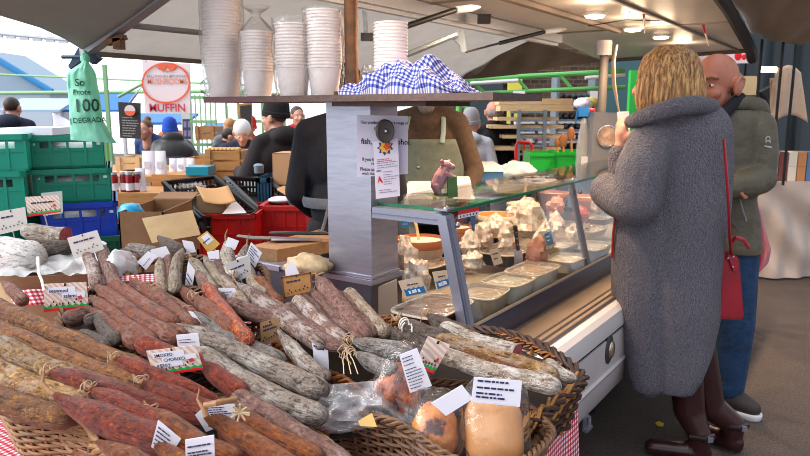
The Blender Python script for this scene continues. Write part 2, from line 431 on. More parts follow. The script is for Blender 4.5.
awning(0, 60, 100, 112, 15, awn2, 'pale blue awning behind the dark haired man at far left')
awning(60, 125, 92, 112, 16, awn, 'deep blue awning seen past the hanging bag')
# ================================================================ stall roof
ZC = 2.05
structure(MB().slab([S(-.25, -.9, ZC), S(2.9, -.95, ZC), S(5.7, -1.5, ZC), S(5.16, .07, ZC), S(2.43, .365, ZC), S(-.25, .62, ZC)], (0, 0, .05)).build('ceiling', panel))
t_ = MB()
t_.slab([S(-.25, -1.60, 1.735), S(3.1, -1.72, 1.735), S(2.95, -.94, 2.03), S(-.25, -.88, 2.03)], (0, 0, .03))
structure(t_.build('ceiling_slope', tarp_light))
mb = MB(); mb.tube([S(-.25, -1.6, 1.74), S(3.1, -1.72, 1.74)], .018, 8); structure(mb.build('trim_3', tarp_dark))
mb = MB(); mb.sbox(-.25, 3.0, -.97, -.84, 1.985, 2.045); mb.sbox(-.25, 3.0, -.9, -.87, 1.965, 1.99); structure(mb.build('trim_4', M('rail_aluminium', '#c3c6cc', .35, .6)))
mb = MB(); mb.sbox(.2, 2.9, -.42, -.38, 2.02, 2.045); structure(mb.build('trim_5', M('tan_strip', '#8d7d70', .6)))
mb = MB(); mb.sbox(1.0, 5.2, -.02, 0, 2.035, 2.049); mb.sbox(1.2, 1.22, -.9, .4, 2.04, 2.052); mb.sbox(2.9, 2.92, -.9, .3, 2.04, 2.052); structure(mb.build('trim_6', M('seam_grey', '#8e867f', .6)))
# black rubber edge of the raised hatch
mb = MB(); mb.tube([S(-.2, .62, 2.05), S(2.43, .375, 2.06), S(5.2, .09, 2.05), S(5.45, .07, 1.98)], [.03, .035, .05, .05], 8); structure(mb.build('trim_7', rubber))
mb = MB(); mb.tube([S(5.16, .08, 2.04), S(5.7, -1.5, 2.04)], .025, 8); structure(mb.build('trim_8', M('edge_brown', '#5f4f45', .7)))
# rafter at the open end of the stall
raf = thing('roof_rafter', 'grey square roof rafter with dark blue end bracket above the hanging bag', 'rafter', P(83, 52, 2.88))
mb = MB(); A, B = P(84, 51, 2.88), S(-.25, -.85, 2.0); d = (B - A).normalized(); sd = d.cross(UP).normalized() * .022; up = V((0, 0, .03))
mb.hexa([A - sd - up, A + sd - up, A + sd + up, A - sd + up, B - sd - up, B + sd - up, B + sd + up, B - sd + up]); mb.build('beam', M('beam_grey', '#9a9aa0', .5, .3), raf)
mb = MB(); mb.slab([P(78, 48, 2.86), P(86, 46, 2.86), P(99, 58, 2.86), P(92, 64, 2.86), P(84, 58, 2.86), P(70, 69, 2.86), P(68, 66, 2.86)], (0, .04, 0)); mb.tube([P(62, 57, 2.86), P(82, 57, 2.86)], .008, 6); mb.build('bracket', M('dark_blue_steel', '#2b3b58', .5), raf)
mb = MB(); mb.box(P(116, 40, 2.75), (.075, .05, .018), Matrix.Rotation(-.35, 3, 'Y')); mb.box(P(119, 44, 2.75), (.03, .05, .04)); mb.build('rusty_clamp', rust, raf)
mb = MB(); mb.tube([P(127, 25, 2.75), P(203, 33, 3.0)], .012, 8); tag(mb.build('roof_tie_bar', M('beam_grey2', '#7d7d80', .5)), 'thin grey bar under the pale awning, running from the rafter to the cup stacks', 'bar')
# near awning sheet
E = [P(84, 50, 2.86), P(64, 38, 2.75), P(40, 27, 2.6), P(0, 15, 2.4), P(-50, 2, 2.1)]
Tp = [S(-.27, -.84, 2.0), S(-.5, -.84, 2.06), S(-.75, -.84, 2.12), S(-1.0, -.84, 2.16), S(-1.4, -.9, 2.2)]
def fn(a, b):
    i = min(int(a * 4), 3); f = a * 4 - i; p = E[i].lerp(E[i + 1], f); q = Tp[i].lerp(Tp[i + 1], f); r = p.lerp(q, b); r.z -= .05 * math.sin(b * math.pi) * (.3 + a); return r
o = MB().grid(fn, 24, 12).build('end_awning', tarp); thick(o, .006); tag(o, 'drooping dark grey awning sheet at the top left', 'awning')
# gathered brown canvas at the far end of the roof
ap, lf, rt = P(531, 40, 5.05), P(446, 80, 5.65), P(606, 61, 6.6)
lows = [P(446, 80, 5.65), P(480, 78, 5.7), P(520, 74, 5.9), P(560, 66, 6.2), P(606, 61, 6.6)]
def fn(a, b):
    i = min(int(a * 4), 3); f = a * 4 - i; p = lows[i].lerp(lows[i + 1], f)
    top = lf.lerp(ap, min(a * 2, 1)) if a < .5 else ap.lerp(rt, a * 2 - 1)
    r = p.lerp(top, b); r.y += .06 * math.sin(a * 34) * (.3 + .7 * math.sin(b * 3.14)); return r
o = MB().grid(fn, 60, 10).build('canvas_drape', M('dark_canvas', '#75685d', .9, c2='#685b51', scale=6)); thick(o, .006); tag(o, 'gathered brown canvas hanging at the far end of the stall roof', 'canvas')
# brown awning above the customers
K = [[S(2.0, .42, 2.12), P(752, 33, 6.3)], [P(800, -60, 3.2), P(785, 44, 5.9)], [P(960, -120, 2.6), P(830, 40, 5.4)]]
def fn(a, b):
    i = 0 if a < .5 else 1; f = a * 2 - i; r = K[i][0].lerp(K[i + 1][0], f).lerp(K[i][1].lerp(K[i + 1][1], f), b)
    r.z -= .10 * math.sin(b * math.pi) * math.sin(a * math.pi) + .012 * math.sin(b * 9 + a * 17); return r
o = MB().grid(fn, 24, 24).build('customer_awning', tarp_dark); thick(o, .008); tag(o, 'sagging brown awning over the customers at the top right', 'awning')
# round ceiling lights
lampmat = M('lamp_glow', '#ffe0b0', .5, emit=9)
for i, (px, py, lb) in enumerate(((595, 13, 'round ceiling light nearest the gas struts'), (633, 27, 'round ceiling light between the red and white pennants'), (661, 35, 'round ceiling light farthest along, right of the pennants'))):
    c = PZ(px, py, ZC - .001); L = thing('ceiling_light', lb, 'light', c, 'round lights under the stall roof')
    MB().lathe([(.0, 0), (.068, 0), (.068, -.012), (.056, -.016)], c, 24).build('rim', white_paint, L)
    MB().lathe([(.056, -.014), (.05, -.026), (.0, -.034)], c, 24).build('lens', lampmat, L)
# gas struts and brackets
def strut(p0, p1, p2, label):
    s_ = thing('gas_strut', label, 'strut', p0); MB().tube([p0, p1], .013, 10).build('cylinder', black, s_); MB().tube([p1, p1.lerp(p2, .6), p2], [.017, .018, .006], 10).build('end_fitting', M('white_fitting', '#e8eef0', .4), s_)
    MB().tube([p0 + (p0 - p1).normalized() * .12, p0], .006, 8).build('piston_rod', steel, s_)
strut(P(404, 27, 2.95), P(455, 10, 3.2), P(480, 7, 3.35), 'black gas strut beside the tallest bare cup stack')
strut(P(500, 43, 4.3), P(544, 32, 4.55), P(566, 29, 4.7), 'slimmer gas strut farther along the roof')
br = thing('hinge_bracket', 'galvanised triangular hinge bracket with long arm under the roof', 'bracket', P(460, 45, 3.3))
MB().slab([P(450, 37, 3.3), P(463, 29, 3.3), P(467, 52, 3.3), P(462, 53, 3.3), P(459, 44, 3.3)], (0, .02, 0)).build('plate', galv, br)
MB().tube([P(404, 56, 3.1), P(456, 35, 3.3)], .014, 6).build('arm', galv, br)
MB().tube([P(466, 52, 3.3), P(505, 42, 3.9)], .005, 6).build('rod', black, br)
b2 = thing('hinge_bracket', 'smaller grey bracket just right of the rusty pole', 'bracket', P(366, 30, 2.9))
MB().slab([P(362, 10, 2.9), P(367, 12, 2.9), P(368, 36, 2.9), P(364, 36, 2.9)], (0, .02, 0)).build('plate', galv, b2)
MB().box(P(367, 37, 2.9), (.05, .04, .03)).build('foot', black, b2)
tag(MB().box(P(484, 19, 4.0), (.07, .05, .05)).build('roof_stop', black), 'small black block stuck under the roof', 'block')
# white-topped stall post, cord
po = thing('stall_post', 'grey steel stall post with white collar behind the dial scale', 'post', V((P(602, 100, 4.9).x, 4.9, 0)))
q = P(602, 100, 4.9); MB().tube([(q.x, 4.9, 0), (q.x, 4.9, 1.95)], .032, 12).build('pole', M('post_grey', '#6f6a64', .5, .3), po)
z = P(602, 48, 4.9).z; MB().tube([(q.x, 4.9, z - .05), (q.x, 4.9, z + .05)], .05, 14).build('collar', white_paint, po)
pts = [P(617, 45, 4.6), P(613, 62, 4.6), P(614, 85, 4.6), P(619, 112, 4.6)]
tag(MB().tube(pts, [.012, .03, .028, .01], 8, flat=.4).build('twisted_band', M('beige_cord', '#c6b29c', .8)), 'beige twisted band hanging beside the white-topped post', 'cord')
# bunting
redc = M('red_pennant', '#c8202a', .7); whc = M('white_pennant', '#e6d8d2', .7)
def pennant(a, b, c, label):
    p = thing('pennant', label, 'pennant', a)
    MB().slab([a, b, a.lerp(c, .5) + (b - a) * .4, a.lerp(c, .55)], (0, .006, 0)).build('red_half', redc, p)
    MB().slab([b, b.lerp(c, .95), c, a.lerp(c, .55), a.lerp(c, .5) + (b - a) * .4], (0, .006, 0)).build('white_half', whc, p)
pennant(P(641, 2, 4.1), P(646, 0, 4.1), P(645, 33, 4.1), 'red and white pennant hanging between two ceiling lights')
pennant(P(631, 6, 4.0), P(639, -2, 4.0), P(628, 16, 4.0), 'small folded red pennant at the top edge of the view')
pennant(P(700, 19, 4.6), P(704, 20, 4.6), P(709, 46, 4.6), 'red and white pennant above the bald man')
st_ = thing('awning_strap', 'dark grey strap with a Y shaped end above the woman', 'strap', P(700, 10, 4.5))
MB().tube([P(692, -6, 4.4), P(699, 6, 4.5), P(700, 20, 4.6)], .03, 8, flat=.4).build('strap', M('strap_grey', '#4b4744', .8), st_)
MB().tube([P(720, -4, 4.4), P(708, 7, 4.5), P(700, 10, 4.5)], .02, 8, flat=.4).build('branch', M('strap_grey', '#4b4744', .8), st_)
tag(MB().tube([P(588, 26, 4.2), P(625, 20, 4.2), P(700, 21, 4.6)], .004, 6).build('bunting_line', black), 'thin dark line holding the pennants under the roof', 'line')
# ================================================================ trailer with counter
tr = thing('food_trailer', 'white food trailer body with a tan counter ledge beside the woman in grey', 'trailer', S(1.5, .2, 0))
def prof(mb, pts, u0, u1): return mb.slab([S(u0, n - (.045 if n > .25 else 0), z) for n, z in pts], U * (u1 - u0))
u0, u1 = -.12, 3.3
cream = M('cream_gelcoat', '#d9d3d4', .22, c2='#cbc4c6', scale=3)
prof(MB(), [(.2, .705), (.335, .705), (.362, .70), (.382, .685), (.392, .655), (.393, .622), (.2, .622)], u0, u1).build('rounded_edge', cream, tr, sharp=25)
prof(MB(), [(.2, .618), (.384, .618), (.384, .606), (.2, .606)], u0, u1).build('seam', rubber, tr)
prof(MB(), [(.2, .603), (.390, .603), (.388, .50), (.380, .42), (.365, .335), (.352, .315), (.2, .315)], u0, u1).build('side_panel', cream, tr, sharp=25)
prof(MB(), [(.385, .468), (.394, .46), (.389, .445), (.38, .445)], u0, u1).build('ridge', cream, tr)
ledgem = M('tan_steel_ledge', '#a58d78', .3, .55, c2='#94806f', scale=4, stretch=(1, 1, 1))
prof(MB(), [(.11, .68), (.335, .68), (.335, .708), (.11, .708)], u0, u1).build('ledge', ledgem, tr)
mb = MB(); prof(mb, [(.262, .709), (.268, .713), (.274, .709)], u0, u1); prof(mb, [(.292, .709), (.298, .714), (.304, .709)], u0, u1); prof(mb, [(.318, .709), (.33, .716), (.336, .709)], u0, u1)
mb.build('ledge_ridge', M('ledge_ridge_metal', '#8b8078', .35, .7), tr)
prof(MB(), [(-.45, .45), (.2, .45), (.2, .69), (-.45, .69)], .2, u1).build('chassis', M('trailer_grey', '#6d6a6e', .6), tr)
MB().sbox(.2, u1, -.46, -.45, .04, .45).build('light_block_skirt', M('trailer_grey', '#6d6a6e', .6), tr); MB().sbox(.19, .2, -.45, .28, .12, .69).build('light_block_end', M('trailer_grey', '#6d6a6e', .6), tr)  # two unseen panels added to block light passing under the trailer
# latch and hinge on the flank
c = PN(609, 349, .345)
mb = MB(); mb.ell(c, (.045, .012, .062), RS, 20, 8); mb.build('latch_recess', M('latch_black', '#3a3a3e', .4), tr)
mb = MB(); mb.ell(c + N * .01, (.028, .012, .036), RS, 16, 8); mb.build('latch_handle', M('latch_chrome', '#c9b9a0', .2, .9), tr)
c = PN(586, 423, .325)
mb = MB(); mb.box(c, (.04, .012, .055), RS); mb.box(c + N * .008 - UP * .02, (.055, .02, .012), RS); mb.tube([c + N * .012 + UP * .03, c + N * .014 - UP * .005], .007, 8); mb.build('catch', steel, tr)
c = S(1.3, .03, .2); R = RS @ Matrix.Rotation(math.pi / 2, 3, 'X')
MB().lathe([(0, -.08), (.13, -.08), (.17, -.09), (.2, -.07), (.2, .07), (.17, .09), (.13, .08), (0, .08)], c, 28, R).build('wheel', rubber, tr)
MB().lathe([(0, -.1), (.08, -.1), (.1, -.085), (0, -.08)], c, 20, R).build('hub', galv, tr)
MB().sbox(2.6, 2.7, -.4, -.3, 0, .45).build('support_leg', galv, tr); MB().sbox(.3, .4, -.4, -.3, 0, .45).build('support_leg', galv, tr)
# ================================================================ glass display case
dc = thing('display_case', 'glass fronted display case of pots and tubs with a pig ornament on top', 'display case', S(1.2, -.2, .70))
UE = 2.6
MB().sbox(0, .17, -.275, .10, .712, .742).sbox(.17, UE, -.62, .10, .712, .742).build('deck', M('deck_steel', '#b7a897', .4, .5), dc)
prof(MB(), [(.085, .70), (.115, .70), (.112, .775), (.1, .79), (.085, .775)], -.03, UE).build('base_rail', M('dark_base_rail', '#3d3845', .35, .2), dc)
mb = MB(); prof(mb, [(.1, .79), (.108, .79), (.105, .797), (.098, .797)], -.02, UE); mb.build('rail_trim', M('rail_trim_tan', '#b9a58e', .4, .5), dc)
def bar(mb, a, b, w, t):       # aluminium bar, w along counter, t inwards
    a, b = V(a), V(b); su, sn = U * w / 2, N * t / 2
    mb.hexa([a - su - sn, a + su - sn, a + su + sn, a - su + sn, b - su - sn, b + su - sn, b + su + sn, b - su + sn])
mb = MB(); bar(mb, S(.0, .105, .715), S(.0, .0, 1.162), .05, .035); mb.build('corner_post', alu, dc)
mb = MB(); bar(mb, S(-.012, .124, .73), S(-.012, .02, 1.15), .012, .006); mb.build('post_groove', M('groove_alu', '#7d7f92', .5, .6), dc)
mb = MB(); mb.sbox(-.022, .022, -.285, .0, 1.128, 1.166); mb.build('end_rail', alu, dc)
mb = MB(); mb.sbox(-.026, -.02, -.285, -.01, 1.143, 1.147); mb.build('rail_groove', M('groove_alu', '#7d7f92', .5, .6), dc)
u2 = 1.12
mb = MB(); bar(mb, S(u2, .10, .76), S(u2, -.005, 1.165), .035, .02); mb.build('middle_post', M('post_grey_alu', '#7c7a84', .4, .6), dc)
MB().sbox(.028, UE, -.345, .012, 1.168, 1.177).build('glass_top', glass, dc)
mb = MB(); mb.sbox(.02, UE, .010, .0145, 1.167, 1.178); mb.sbox(.02, .028, -.345, .012, 1.167, 1.178); mb.build('glass_edge', glassedge, dc)
mb = MB(); mb.hexa([S(.03, .094, .785), S(UE, .094, .785), S(UE, .098, .785), S(.03, .098, .785), S(.03, -.004, 1.165), S(UE, -.004, 1.165), S(UE, 0, 1.165), S(.03, 0, 1.165)]); mb.build('glass_front', glass, dc)
for u in (0.0, u2):
    mb = MB(); c = S(u, .004, 1.18)
    mb.ell(c, .012, None, 12, 8); mb.ell(S(u + .03, .03, 1.125), .011, None, 12, 8); mb.sbox(u - .02, u + .03, -.03, .02, 1.176, 1.183); mb.build('clamp', M('clamp_chrome', '#b9bac4', .2, .9), dc)
# red and white sticker
st = thing('sticker', 'small red and white printed sticker at the near corner of the glass', 'sticker', S(.1, .0, 1.13))
a, b, c, d = PN(458, 211, .012), PN(479, 207, .012), PN(479, 214.5, .022), PN(458, 219, .022)
MB().slab([a, b, b.lerp(c, .5), a.lerp(d, .5)], N * .001).build('red_band', stickred, st)
MB().slab([a.lerp(d, .5), b.lerp(c, .5), c, d], N * .001).build('white_band', paper, st)
mb = MB()
for k in range(6): q = d.lerp(c, .1 + k * .15).lerp(a.lerp(b, .1 + k * .15), .25) + N * .002; mb.box(q, (.006, .001, .007), RS)
mb.build('print', ink, st)
# ---------------------------------------------------------------- food in the case
cer_in = M('cream_glaze', '#e9dcc8', .25); cer_brown = M('brown_glaze', '#9a5a36', .3); cer_out = M('stone_glaze', '#c9b9a2', .4, c2='#bda98f', scale=30)
terra = M('terracotta_glaze', '#c0805f', .4)
def bowl(px, py, zr, r, h, outm, rimm, fillm, name, label, cat, fl=.75, spoon=None, group=None):
    c = PZ(px, py, zr); b = thing(name, label, cat, c - UP * h)
    o = c - UP * h
    MB().lathe([(0, 0), (r * .62, 0), (r * .66, .005), (r * .86, h * .55), (r * .97, h * .8)], o, 28).build('body', outm, b)
    MB().lathe([(r * .955, h * .78), (r * .985, h * .8), (r * 1.0, h * .97), (r * .98, h), (r * .93, h), (r * .9, h * .8)], o, 28).build('rim', rimm, b)
    MB().lathe([(r * .9, h * .8), (r * .93, h * .92), (r * .9, h * fl + .004), (r * .5, h * fl + .006), (0, h * fl + .008)], o, 28).build('filling', fillm, b)
    if spoon: MB().tube([c + V((.0, .01, -.04)), c + V((spoon[0] * .5, 0, spoon[1] * .5)), c + V((spoon[0], .02, spoon[1]))], [.008, .006, .009], 8).build('spoon', wood_pale, b)
    return b
cream_f = M('cream_dip', '#efe4d2', .4, c2='#e2d2ba', scale=40); orange_f = M('orange_dip', '#e8962e', .3, c2='#d87c1c', scale=25)
pink_f = M('pink_dip', '#dfa890', .4, c2='#d0907a', scale=25); olive_f = M('brown_dip', '#8d6a45', .5, c2='#6b4a30', scale=60)
def shelfz(px, py, z): return PZ(px, py, z)
bowl(420, 238, .925, .118, .178, cer_out, cer_brown, cream_f, 'stoneware_bowl', 'beige stoneware bowl with brown rim and wooden spoon nearest the steel column', 'bowl', .9, (-.03, .10))
bowl(497, 214, .945, .118, .12, M('clear_bowl', '#e8b878', .2), cer_in, orange_f, 'dip_bowl', 'bowl of bright orange dip behind the plastic wrapped food', 'bowl', .95)
bowl(455, 226, .90, .09, .12, terra, cer_brown, cream_f, 'dip_bowl', 'brown banded bowl partly behind the near corner post', 'bowl', .9)
bowl(553, 192, .97, .105, .12, terra, terra, cream_f, 'terracotta_bowl', 'pinkish terracotta bowl left of the middle glass post', 'bowl', .8)
bowl(588, 196, .96, .105, .12, terra, terra, cream_f, 'terracotta_bowl', 'pinkish terracotta bowl right of the middle glass post', 'bowl', .8)
bowl(523, 203, .95, .10, .1, cer_out, cer_in, cream_f, 'dip_bowl', 'pale bowl of cream dip left of the terracotta bowls', 'bowl', .9, (.02, .11))
tray_m = M('clear_tray', '#d9cbb8', .25); foilbrown = M('brown_tray', '#4a2a22', .4)
def tray(px, py, z, w, d, h, bm, fm, label, name='foil_tray', rot=0):
    c = PZ(px, py, z); R = RS @ Matrix.Rotation(rot, 3, 'Z'); t = thing(name, label, 'tray', c - UP * h, 'food trays in the case')
    def ring(sx, sy, zz, n=28):
        r = []
        for k in range(n):
            a = 2 * math.pi * k / n; x = math.copysign(abs(math.cos(a)) ** .45, math.cos(a)); y = math.copysign(abs(math.sin(a)) ** .45, math.sin(a))
            r.append(c + R @ V((x * w / 2 * sx, y * d / 2 * sy, zz)))
        return r
    def loft(rings, name, m, capa=False, capb=False):
        mb = MB(); vs = [[mb.vert(p) for p in r] for r in rings]
        for A, B in zip(vs, vs[1:]):
            for k in range(len(A)): mb.face([A[k], A[(k + 1) % len(A)], B[(k + 1) % len(A)], B[k]])
        if capa: mb.face(vs[0][::-1])
        if capb: mb.face(vs[-1])
        return mb.build(name, m, t)
    loft([ring(.84, .82, -h), ring(.95, .94, -.012), ring(.96, .95, -.004)], 'body', bm, True)
    loft([ring(.96, .95, -.006), ring(1.02, 1.02, -.004), ring(1.02, 1.02, 0), ring(.93, .92, 0), ring(.92, .91, -.01)], 'rim', tray_m)
    loft([ring(.92, .91, -.012), ring(.6, .6, -.008), ring(.2, .2, -.006)], 'food', fm, False, True)
    loft([ring(1.0, 1.0, .002), ring(.7, .7, .006), ring(.3, .3, .008)], 'film', film, False, True)
    return t
bean = M('brown_terrine', '#8e6a4e', .5, c2='#6d4a35', scale=90, bump=.4); paste = M('pale_pate', '#cbb295', .5, c2='#b89a78', scale=50, bump=.3); grey_f = M('cream_slaw', '#d9cfc0', .5, c2='#c3b49c', scale=60, bump=.3)
tray(433, 305, .845, .29, .2, .085, foilbrown, bean, 'brown terrine tray with two blue price cards, nearest the corner post')
tray(482, 291, .84, .21, .17, .075, M('tray_tan', '#b39776', .4), paste, 'film covered tray of ribbed pale pate behind the corner post', rot=.1)
tray(509, 279, .84, .22, .17, .075, tray_m, grey_f, 'clear tray of creamy salad, second behind the corner post')
tray(533, 268, .845, .27, .17, .075, tray_m, paste, 'long clear lidded tray, third behind the corner post')
tray(566, 257, .83, .22, .16, .055, tray_m, grey_f, 'clear tray in front of the middle glass post')
tray(592, 245, .83, .26, .16, .055, M('tray_grey', '#8d8a88', .4), grey_f, 'grey tray right of the middle glass post', rot=.05)
tray(560, 243, .85, .24, .15, .05, tray_m, M('white_cheese', '#e9e2da', .5), 'shallow tray of white cheese behind the middle tray')
tray(590, 228, .86, .25, .15, .04, M('tray_yellow', '#d9c290', .4), paste, 'yellowish flat tray farthest along the case')
tray(600, 216, .88, .25, .15, .04, M('tray_brown', '#8a6a50', .4), grey_f, 'flat brown tray behind the yellowish one')
tray(430, 262, .84, .22, .16, .05, black, olive_f, 'black tray under the wrapped packets near the corner post')
tray(505, 250, .84, .24, .2, .06, black, olive_f, 'black tray behind the knife')
def packet(px, py, z, rx, rz, m, label, ry=.05, seed=1, rot=0, group='clear wrapped food packets in the case', name='food_packet'):
    c = PZ(px, py, z)
    rj = random.Random(seed)
    def fn(q): return rj.uniform(.84, 1.12) * (1 + .38 * noise.noise(q * 1.5 + V((seed * 3.1, 0, 0))) - .30 * abs(noise.noise(q * 3.2 + V((0, seed, 0)))) - .16 * abs(noise.noise(q * 8 + V((seed, 0, 0))))) * (1 + .35 * max(0, q.z) ** 3)
    return tag(MB().ell(c, (rx, ry, rz), RS @ Matrix.Rotation(rot, 3, 'Y'), 15, 10, fn).build(name, m, sharp=14), label, 'packet', group)
wrap = NT('wrapped_white'); wrap.set(.14); vv = wrap.coord(); wrap.l(wrap.ramp(wrap.noise(vv, 30, 5), [(.34, '#b89c8a'), (.5, '#dccbc0'), (.62, '#f3eeea')]), wrap.b.inputs['Base Color']); wrap.bump(wrap.noise(vv, 45, 4), .5, .01); wrapped = wrap.m
packet(405, 268, .88, .06, .10, wrapped, 'tall plastic wrapped packet beside the steel column', seed=2)
packet(418, 278, .87, .06, .07, wrapped, 'plastic wrapped packet behind the blue price card', seed=3)
packet(483, 236, .9, .085, .06, wrapped, 'plastic wrapped packet just right of the corner post', seed=4)
packet(508, 240, .88, .07, .07, wrapped, 'plastic wrapped packet left of the black knife', seed=5)
packet(530, 222, .93, .11, .09, wrapped, 'largest plastic wrapped packet in the middle of the case', seed=6, ry=.09)
packet(545, 238, .9, .07, .06, wrapped, 'plastic wrapped packet below the largest one', seed=7)
packet(556, 208, .95, .07, .06, M('pink_meat', '#d68a72', .35, c2='#e8b39c', scale=30), 'pink piece of wrapped meat below the terracotta bowls', seed=8, group='meat pieces in the case')
packet(537, 254, .87, .045, .065, M('pink_terrine', '#b98474', .4, c2='#a8705f', scale=50), 'upright pink terrine slice behind the long tray', seed=9, group='meat pieces in the case')
packet(580, 215, .92, .06, .04, M('red_pepper', '#c8543e', .35, c2='#b8432f', scale=30), 'red piece of food right of the middle post', seed=10, group='meat pieces in the case')
for i, (px, py, z, rx, rz, lb) in enumerate(((470, 246, .88, .06, .05, 'small wrapped packet low behind the corner post'), (494, 226, .93, .07, .045, 'wrapped packet in front of the orange dip'), (514, 214, .95, .07, .05, 'wrapped packet left of the largest one'), (556, 224, .92, .06, .05, 'wrapped packet touching the middle post'), (598, 206, .95, .06, .05, 'wrapped packet right of the right terracotta bowl'), (472, 262, .86, .06, .04, 'wrapped packet on the black tray'), (575, 234, .9, .05, .04, 'wrapped packet right of the middle post'))):
    packet(px, py, z, rx, rz, wrapped, lb, seed=20 + i)
# knife
kn = thing('kitchen_knife', 'black handled knife standing point down beside the pink terrine slice', 'knife', P(517, 255, 2.95))
a, b, c = P(515, 226, 2.95), P(518, 250, 2.95), P(519, 266, 2.95)
MB().tube([a, a.lerp(b, .5), b], [.016, .014, .015], 10, flat=.6).build('handle', black, kn)
mb = MB(); mb.slab([b + V((-.018, 0, 0)), b + V((.018, 0, 0)), c + V((.02, 0, 0)), c + V((-.02, 0, 0))], (0, .003, 0)); mb.build('blade', steel, kn)
mb = MB()
for k in range(3): mb.ell(a.lerp(b, .25 + k * .25) - V((0, .012, 0)), .004, None, 8, 6)
mb.build('rivet', steel, kn)
def card(pts, Y, m, name, label, cat='price card', group=None, th=.0012):
    """pts = TL, TR, BR, BL pixels on one sheet, Y depth (one or four values)"""
    Ys = Y if isinstance(Y, (list, tuple)) else [Y] * 4
    p = [P(a, b, y) for (a, b), y in zip(pts, Ys)]
    base = (p[2] + p[3]) / 2
    t = thing(name, label, cat, base, group)
    n = (p[1] - p[0]).cross(p[3] - p[0]).normalized()
    if n.dot(CAM - p[0]) < 0: n = -n
    MB().slab(p, n * -th).build('sheet', m, t)
    return t, p, n
def at4(p, a, b): return p[0].lerp(p[1], a).lerp(p[3].lerp(p[2], a), b)
def band(t, p, n, b0, b1, m, name, a0=0, a1=1, off=.0006, jag=0):
    if jag:
        top = [at4(p, a0 + (a1 - a0) * k / jag, b0 + (.05 if k % 2 else -.03)) for k in range(jag + 1)]
        pts = top + [at4(p, a1, b1), at4(p, a0, b1)]
    else: pts = [at4(p, a0, b0), at4(p, a1, b0), at4(p, a1, b1), at4(p, a0, b1)]
    return MB().slab([q + n * off for q in pts], n * .0004).build(name, m, t)
def ctext(t, p, n, s, a, b, frac, m, name='lettering', stretch=1.0):
    ex = (p[1] - p[0]); ey = (p[0] - p[3]); return text(s, t, at4(p, a, b) + n * .0014, ex, ey, frac * ey.length, m, name, nrm=n, stretch=stretch)
def dots(t, p, n, spots, m, r=.03, name='printed_figures'):
    mb = MB(); h = (p[0] - p[3]).length; ex = (p[1] - p[0]).normalized(); ey = (p[0] - p[3]).normalized()
    for a, b in spots:
        q = at4(p, a, b) + n * .001; k = r * h; mb.slab([q - ex * k - ey * k * 1.4, q + ex * k - ey * k * 1.4, q + ex * k * .8 + ey * k * 1.4, q - ex * k * .8 + ey * k * 1.4], n * .0004)
    return mb.build(name, m, t)
def lines(t, p, n, rows, m, a0=.1, a1=.9, w=.03, seed=0, name='printed_lines'):
    rnd = random.Random(seed); mb = MB()
    for b in rows:
        a = a0; end = a0 + (a1 - a0) * rnd.uniform(.55, 1)
        while a < end:
            l = rnd.uniform(.05, .16); e = min(a + l, end)
            mb.slab([at4(p, a, b - w / 2) + n * .001, at4(p, e, b - w / 2) + n * .001, at4(p, e, b + w / 2) + n * .001, at4(p, a, b + w / 2) + n * .001], n * .0004); a = e + .025
    return mb.build(name, m, t)
bluepr = M('blue_print', '#1d6fa8', .7)
for pts, Y, lb in ((((398, 281), (421, 277), (428, 294), (405, 299)), 2.25, 'cream price card with a blue panel nearest the steel column'), (((432, 272), (447, 270), (451, 286), (437, 292)), 2.32, 'cream price card with a blue panel beside the corner post')):
    t, p, n = card(pts, Y, kraft, 'price_card', lb); band(t, p, n, .5, .88, bluepr, 'blue_panel', .1, .95, jag=8); lines(t, p, n, [.3], ink, .3, .8, .06); dots(t, p, n, [(.3, .7), (.45, .7), (.55, .68), (.7, .7)], paper, .06)
for i, (pts, Y, lb) in enumerate(((((489, 250), (498, 248), (503, 263), (494, 266)), 2.8, 'small kraft price card left of the black knife'), (((508, 228), (516, 224), (519, 235), (512, 238)), 3.0, 'small tan price card above the black knife'), (((578, 225), (590, 223), (590, 240), (578, 240)), 3.6, 'tan price card right of the middle glass post'), (((544, 234), (551, 231), (554, 244), (547, 246)), 3.1, 'blue and cream card in front of the wrapped packets'))):
    t, p, n = card(pts, Y, bluepr if i == 3 else kraft, 'price_card', lb); lines(t, p, n, [.3, .6], paper if i == 3 else ink, .2, .9, .08, i)
t, p, n = card(((401, 221), (409, 221), (409, 227), (401, 227)), 2.9, bluepr, 'price_card', 'tiny blue card seen under the end rail of the glass case')
lines(t, p, n, [.5], paper, .2, .9, .1)
# ================================================================ steel column, cabinet, shelf
col = thing('steel_column', 'brushed stainless steel box column holding up the shelf', 'column', S(.06, -.39, .9))
MB().sbox(-.02, .14, -.49, -.29, .905, 1.527).build('shaft', steel, col)
MB().sbox(-.026, .146, -.497, -.283, .905, .915).build('foot_flange', steel, col)
cab = thing('steel_cabinet', 'low stainless steel cabinet under the steel column', 'cabinet', S(.1, -.6, 0))
dsteel = M('dark_steel', '#6f7280', .35, .85, c2='#5f626f', scale=8)
MB().sbox(-.03, .16, -1.0, -.285, .7, .885).build('body', dsteel, cab)
MB().sbox(-.036, .165, -1.01, -.279, .885, .903).build('top', steel, cab)
MB().sbox(-.0, .15, -.98, -.3, 0, .7).build('base', dsteel, cab)
mb = MB(); q = PU(270, 267, -.036); mb.box(q, (.012, .11, .02), RS); mb.build('handle', steel, cab)
sh = thing('display_shelf', 'weathered wooden shelf board carrying paper cup stacks', 'shelf', S(-.02, -.34, 1.527))
nf, nl = .267, -.949
nm = nl + .28
MB().sbox(-.19, .14, nm, nf, 1.527, 1.548).build('board', shelfwood, sh)
MB().sbox(-.19, .14, nl, nm, 1.527, 1.548).build('painted_end', shelfred, sh)
MB().sbox(-.15, .12, -.35, .02, 1.512, 1.527).build('batten', wood_dark, sh)
pole = PU(352, 95, -.0); pole.z = 1.548
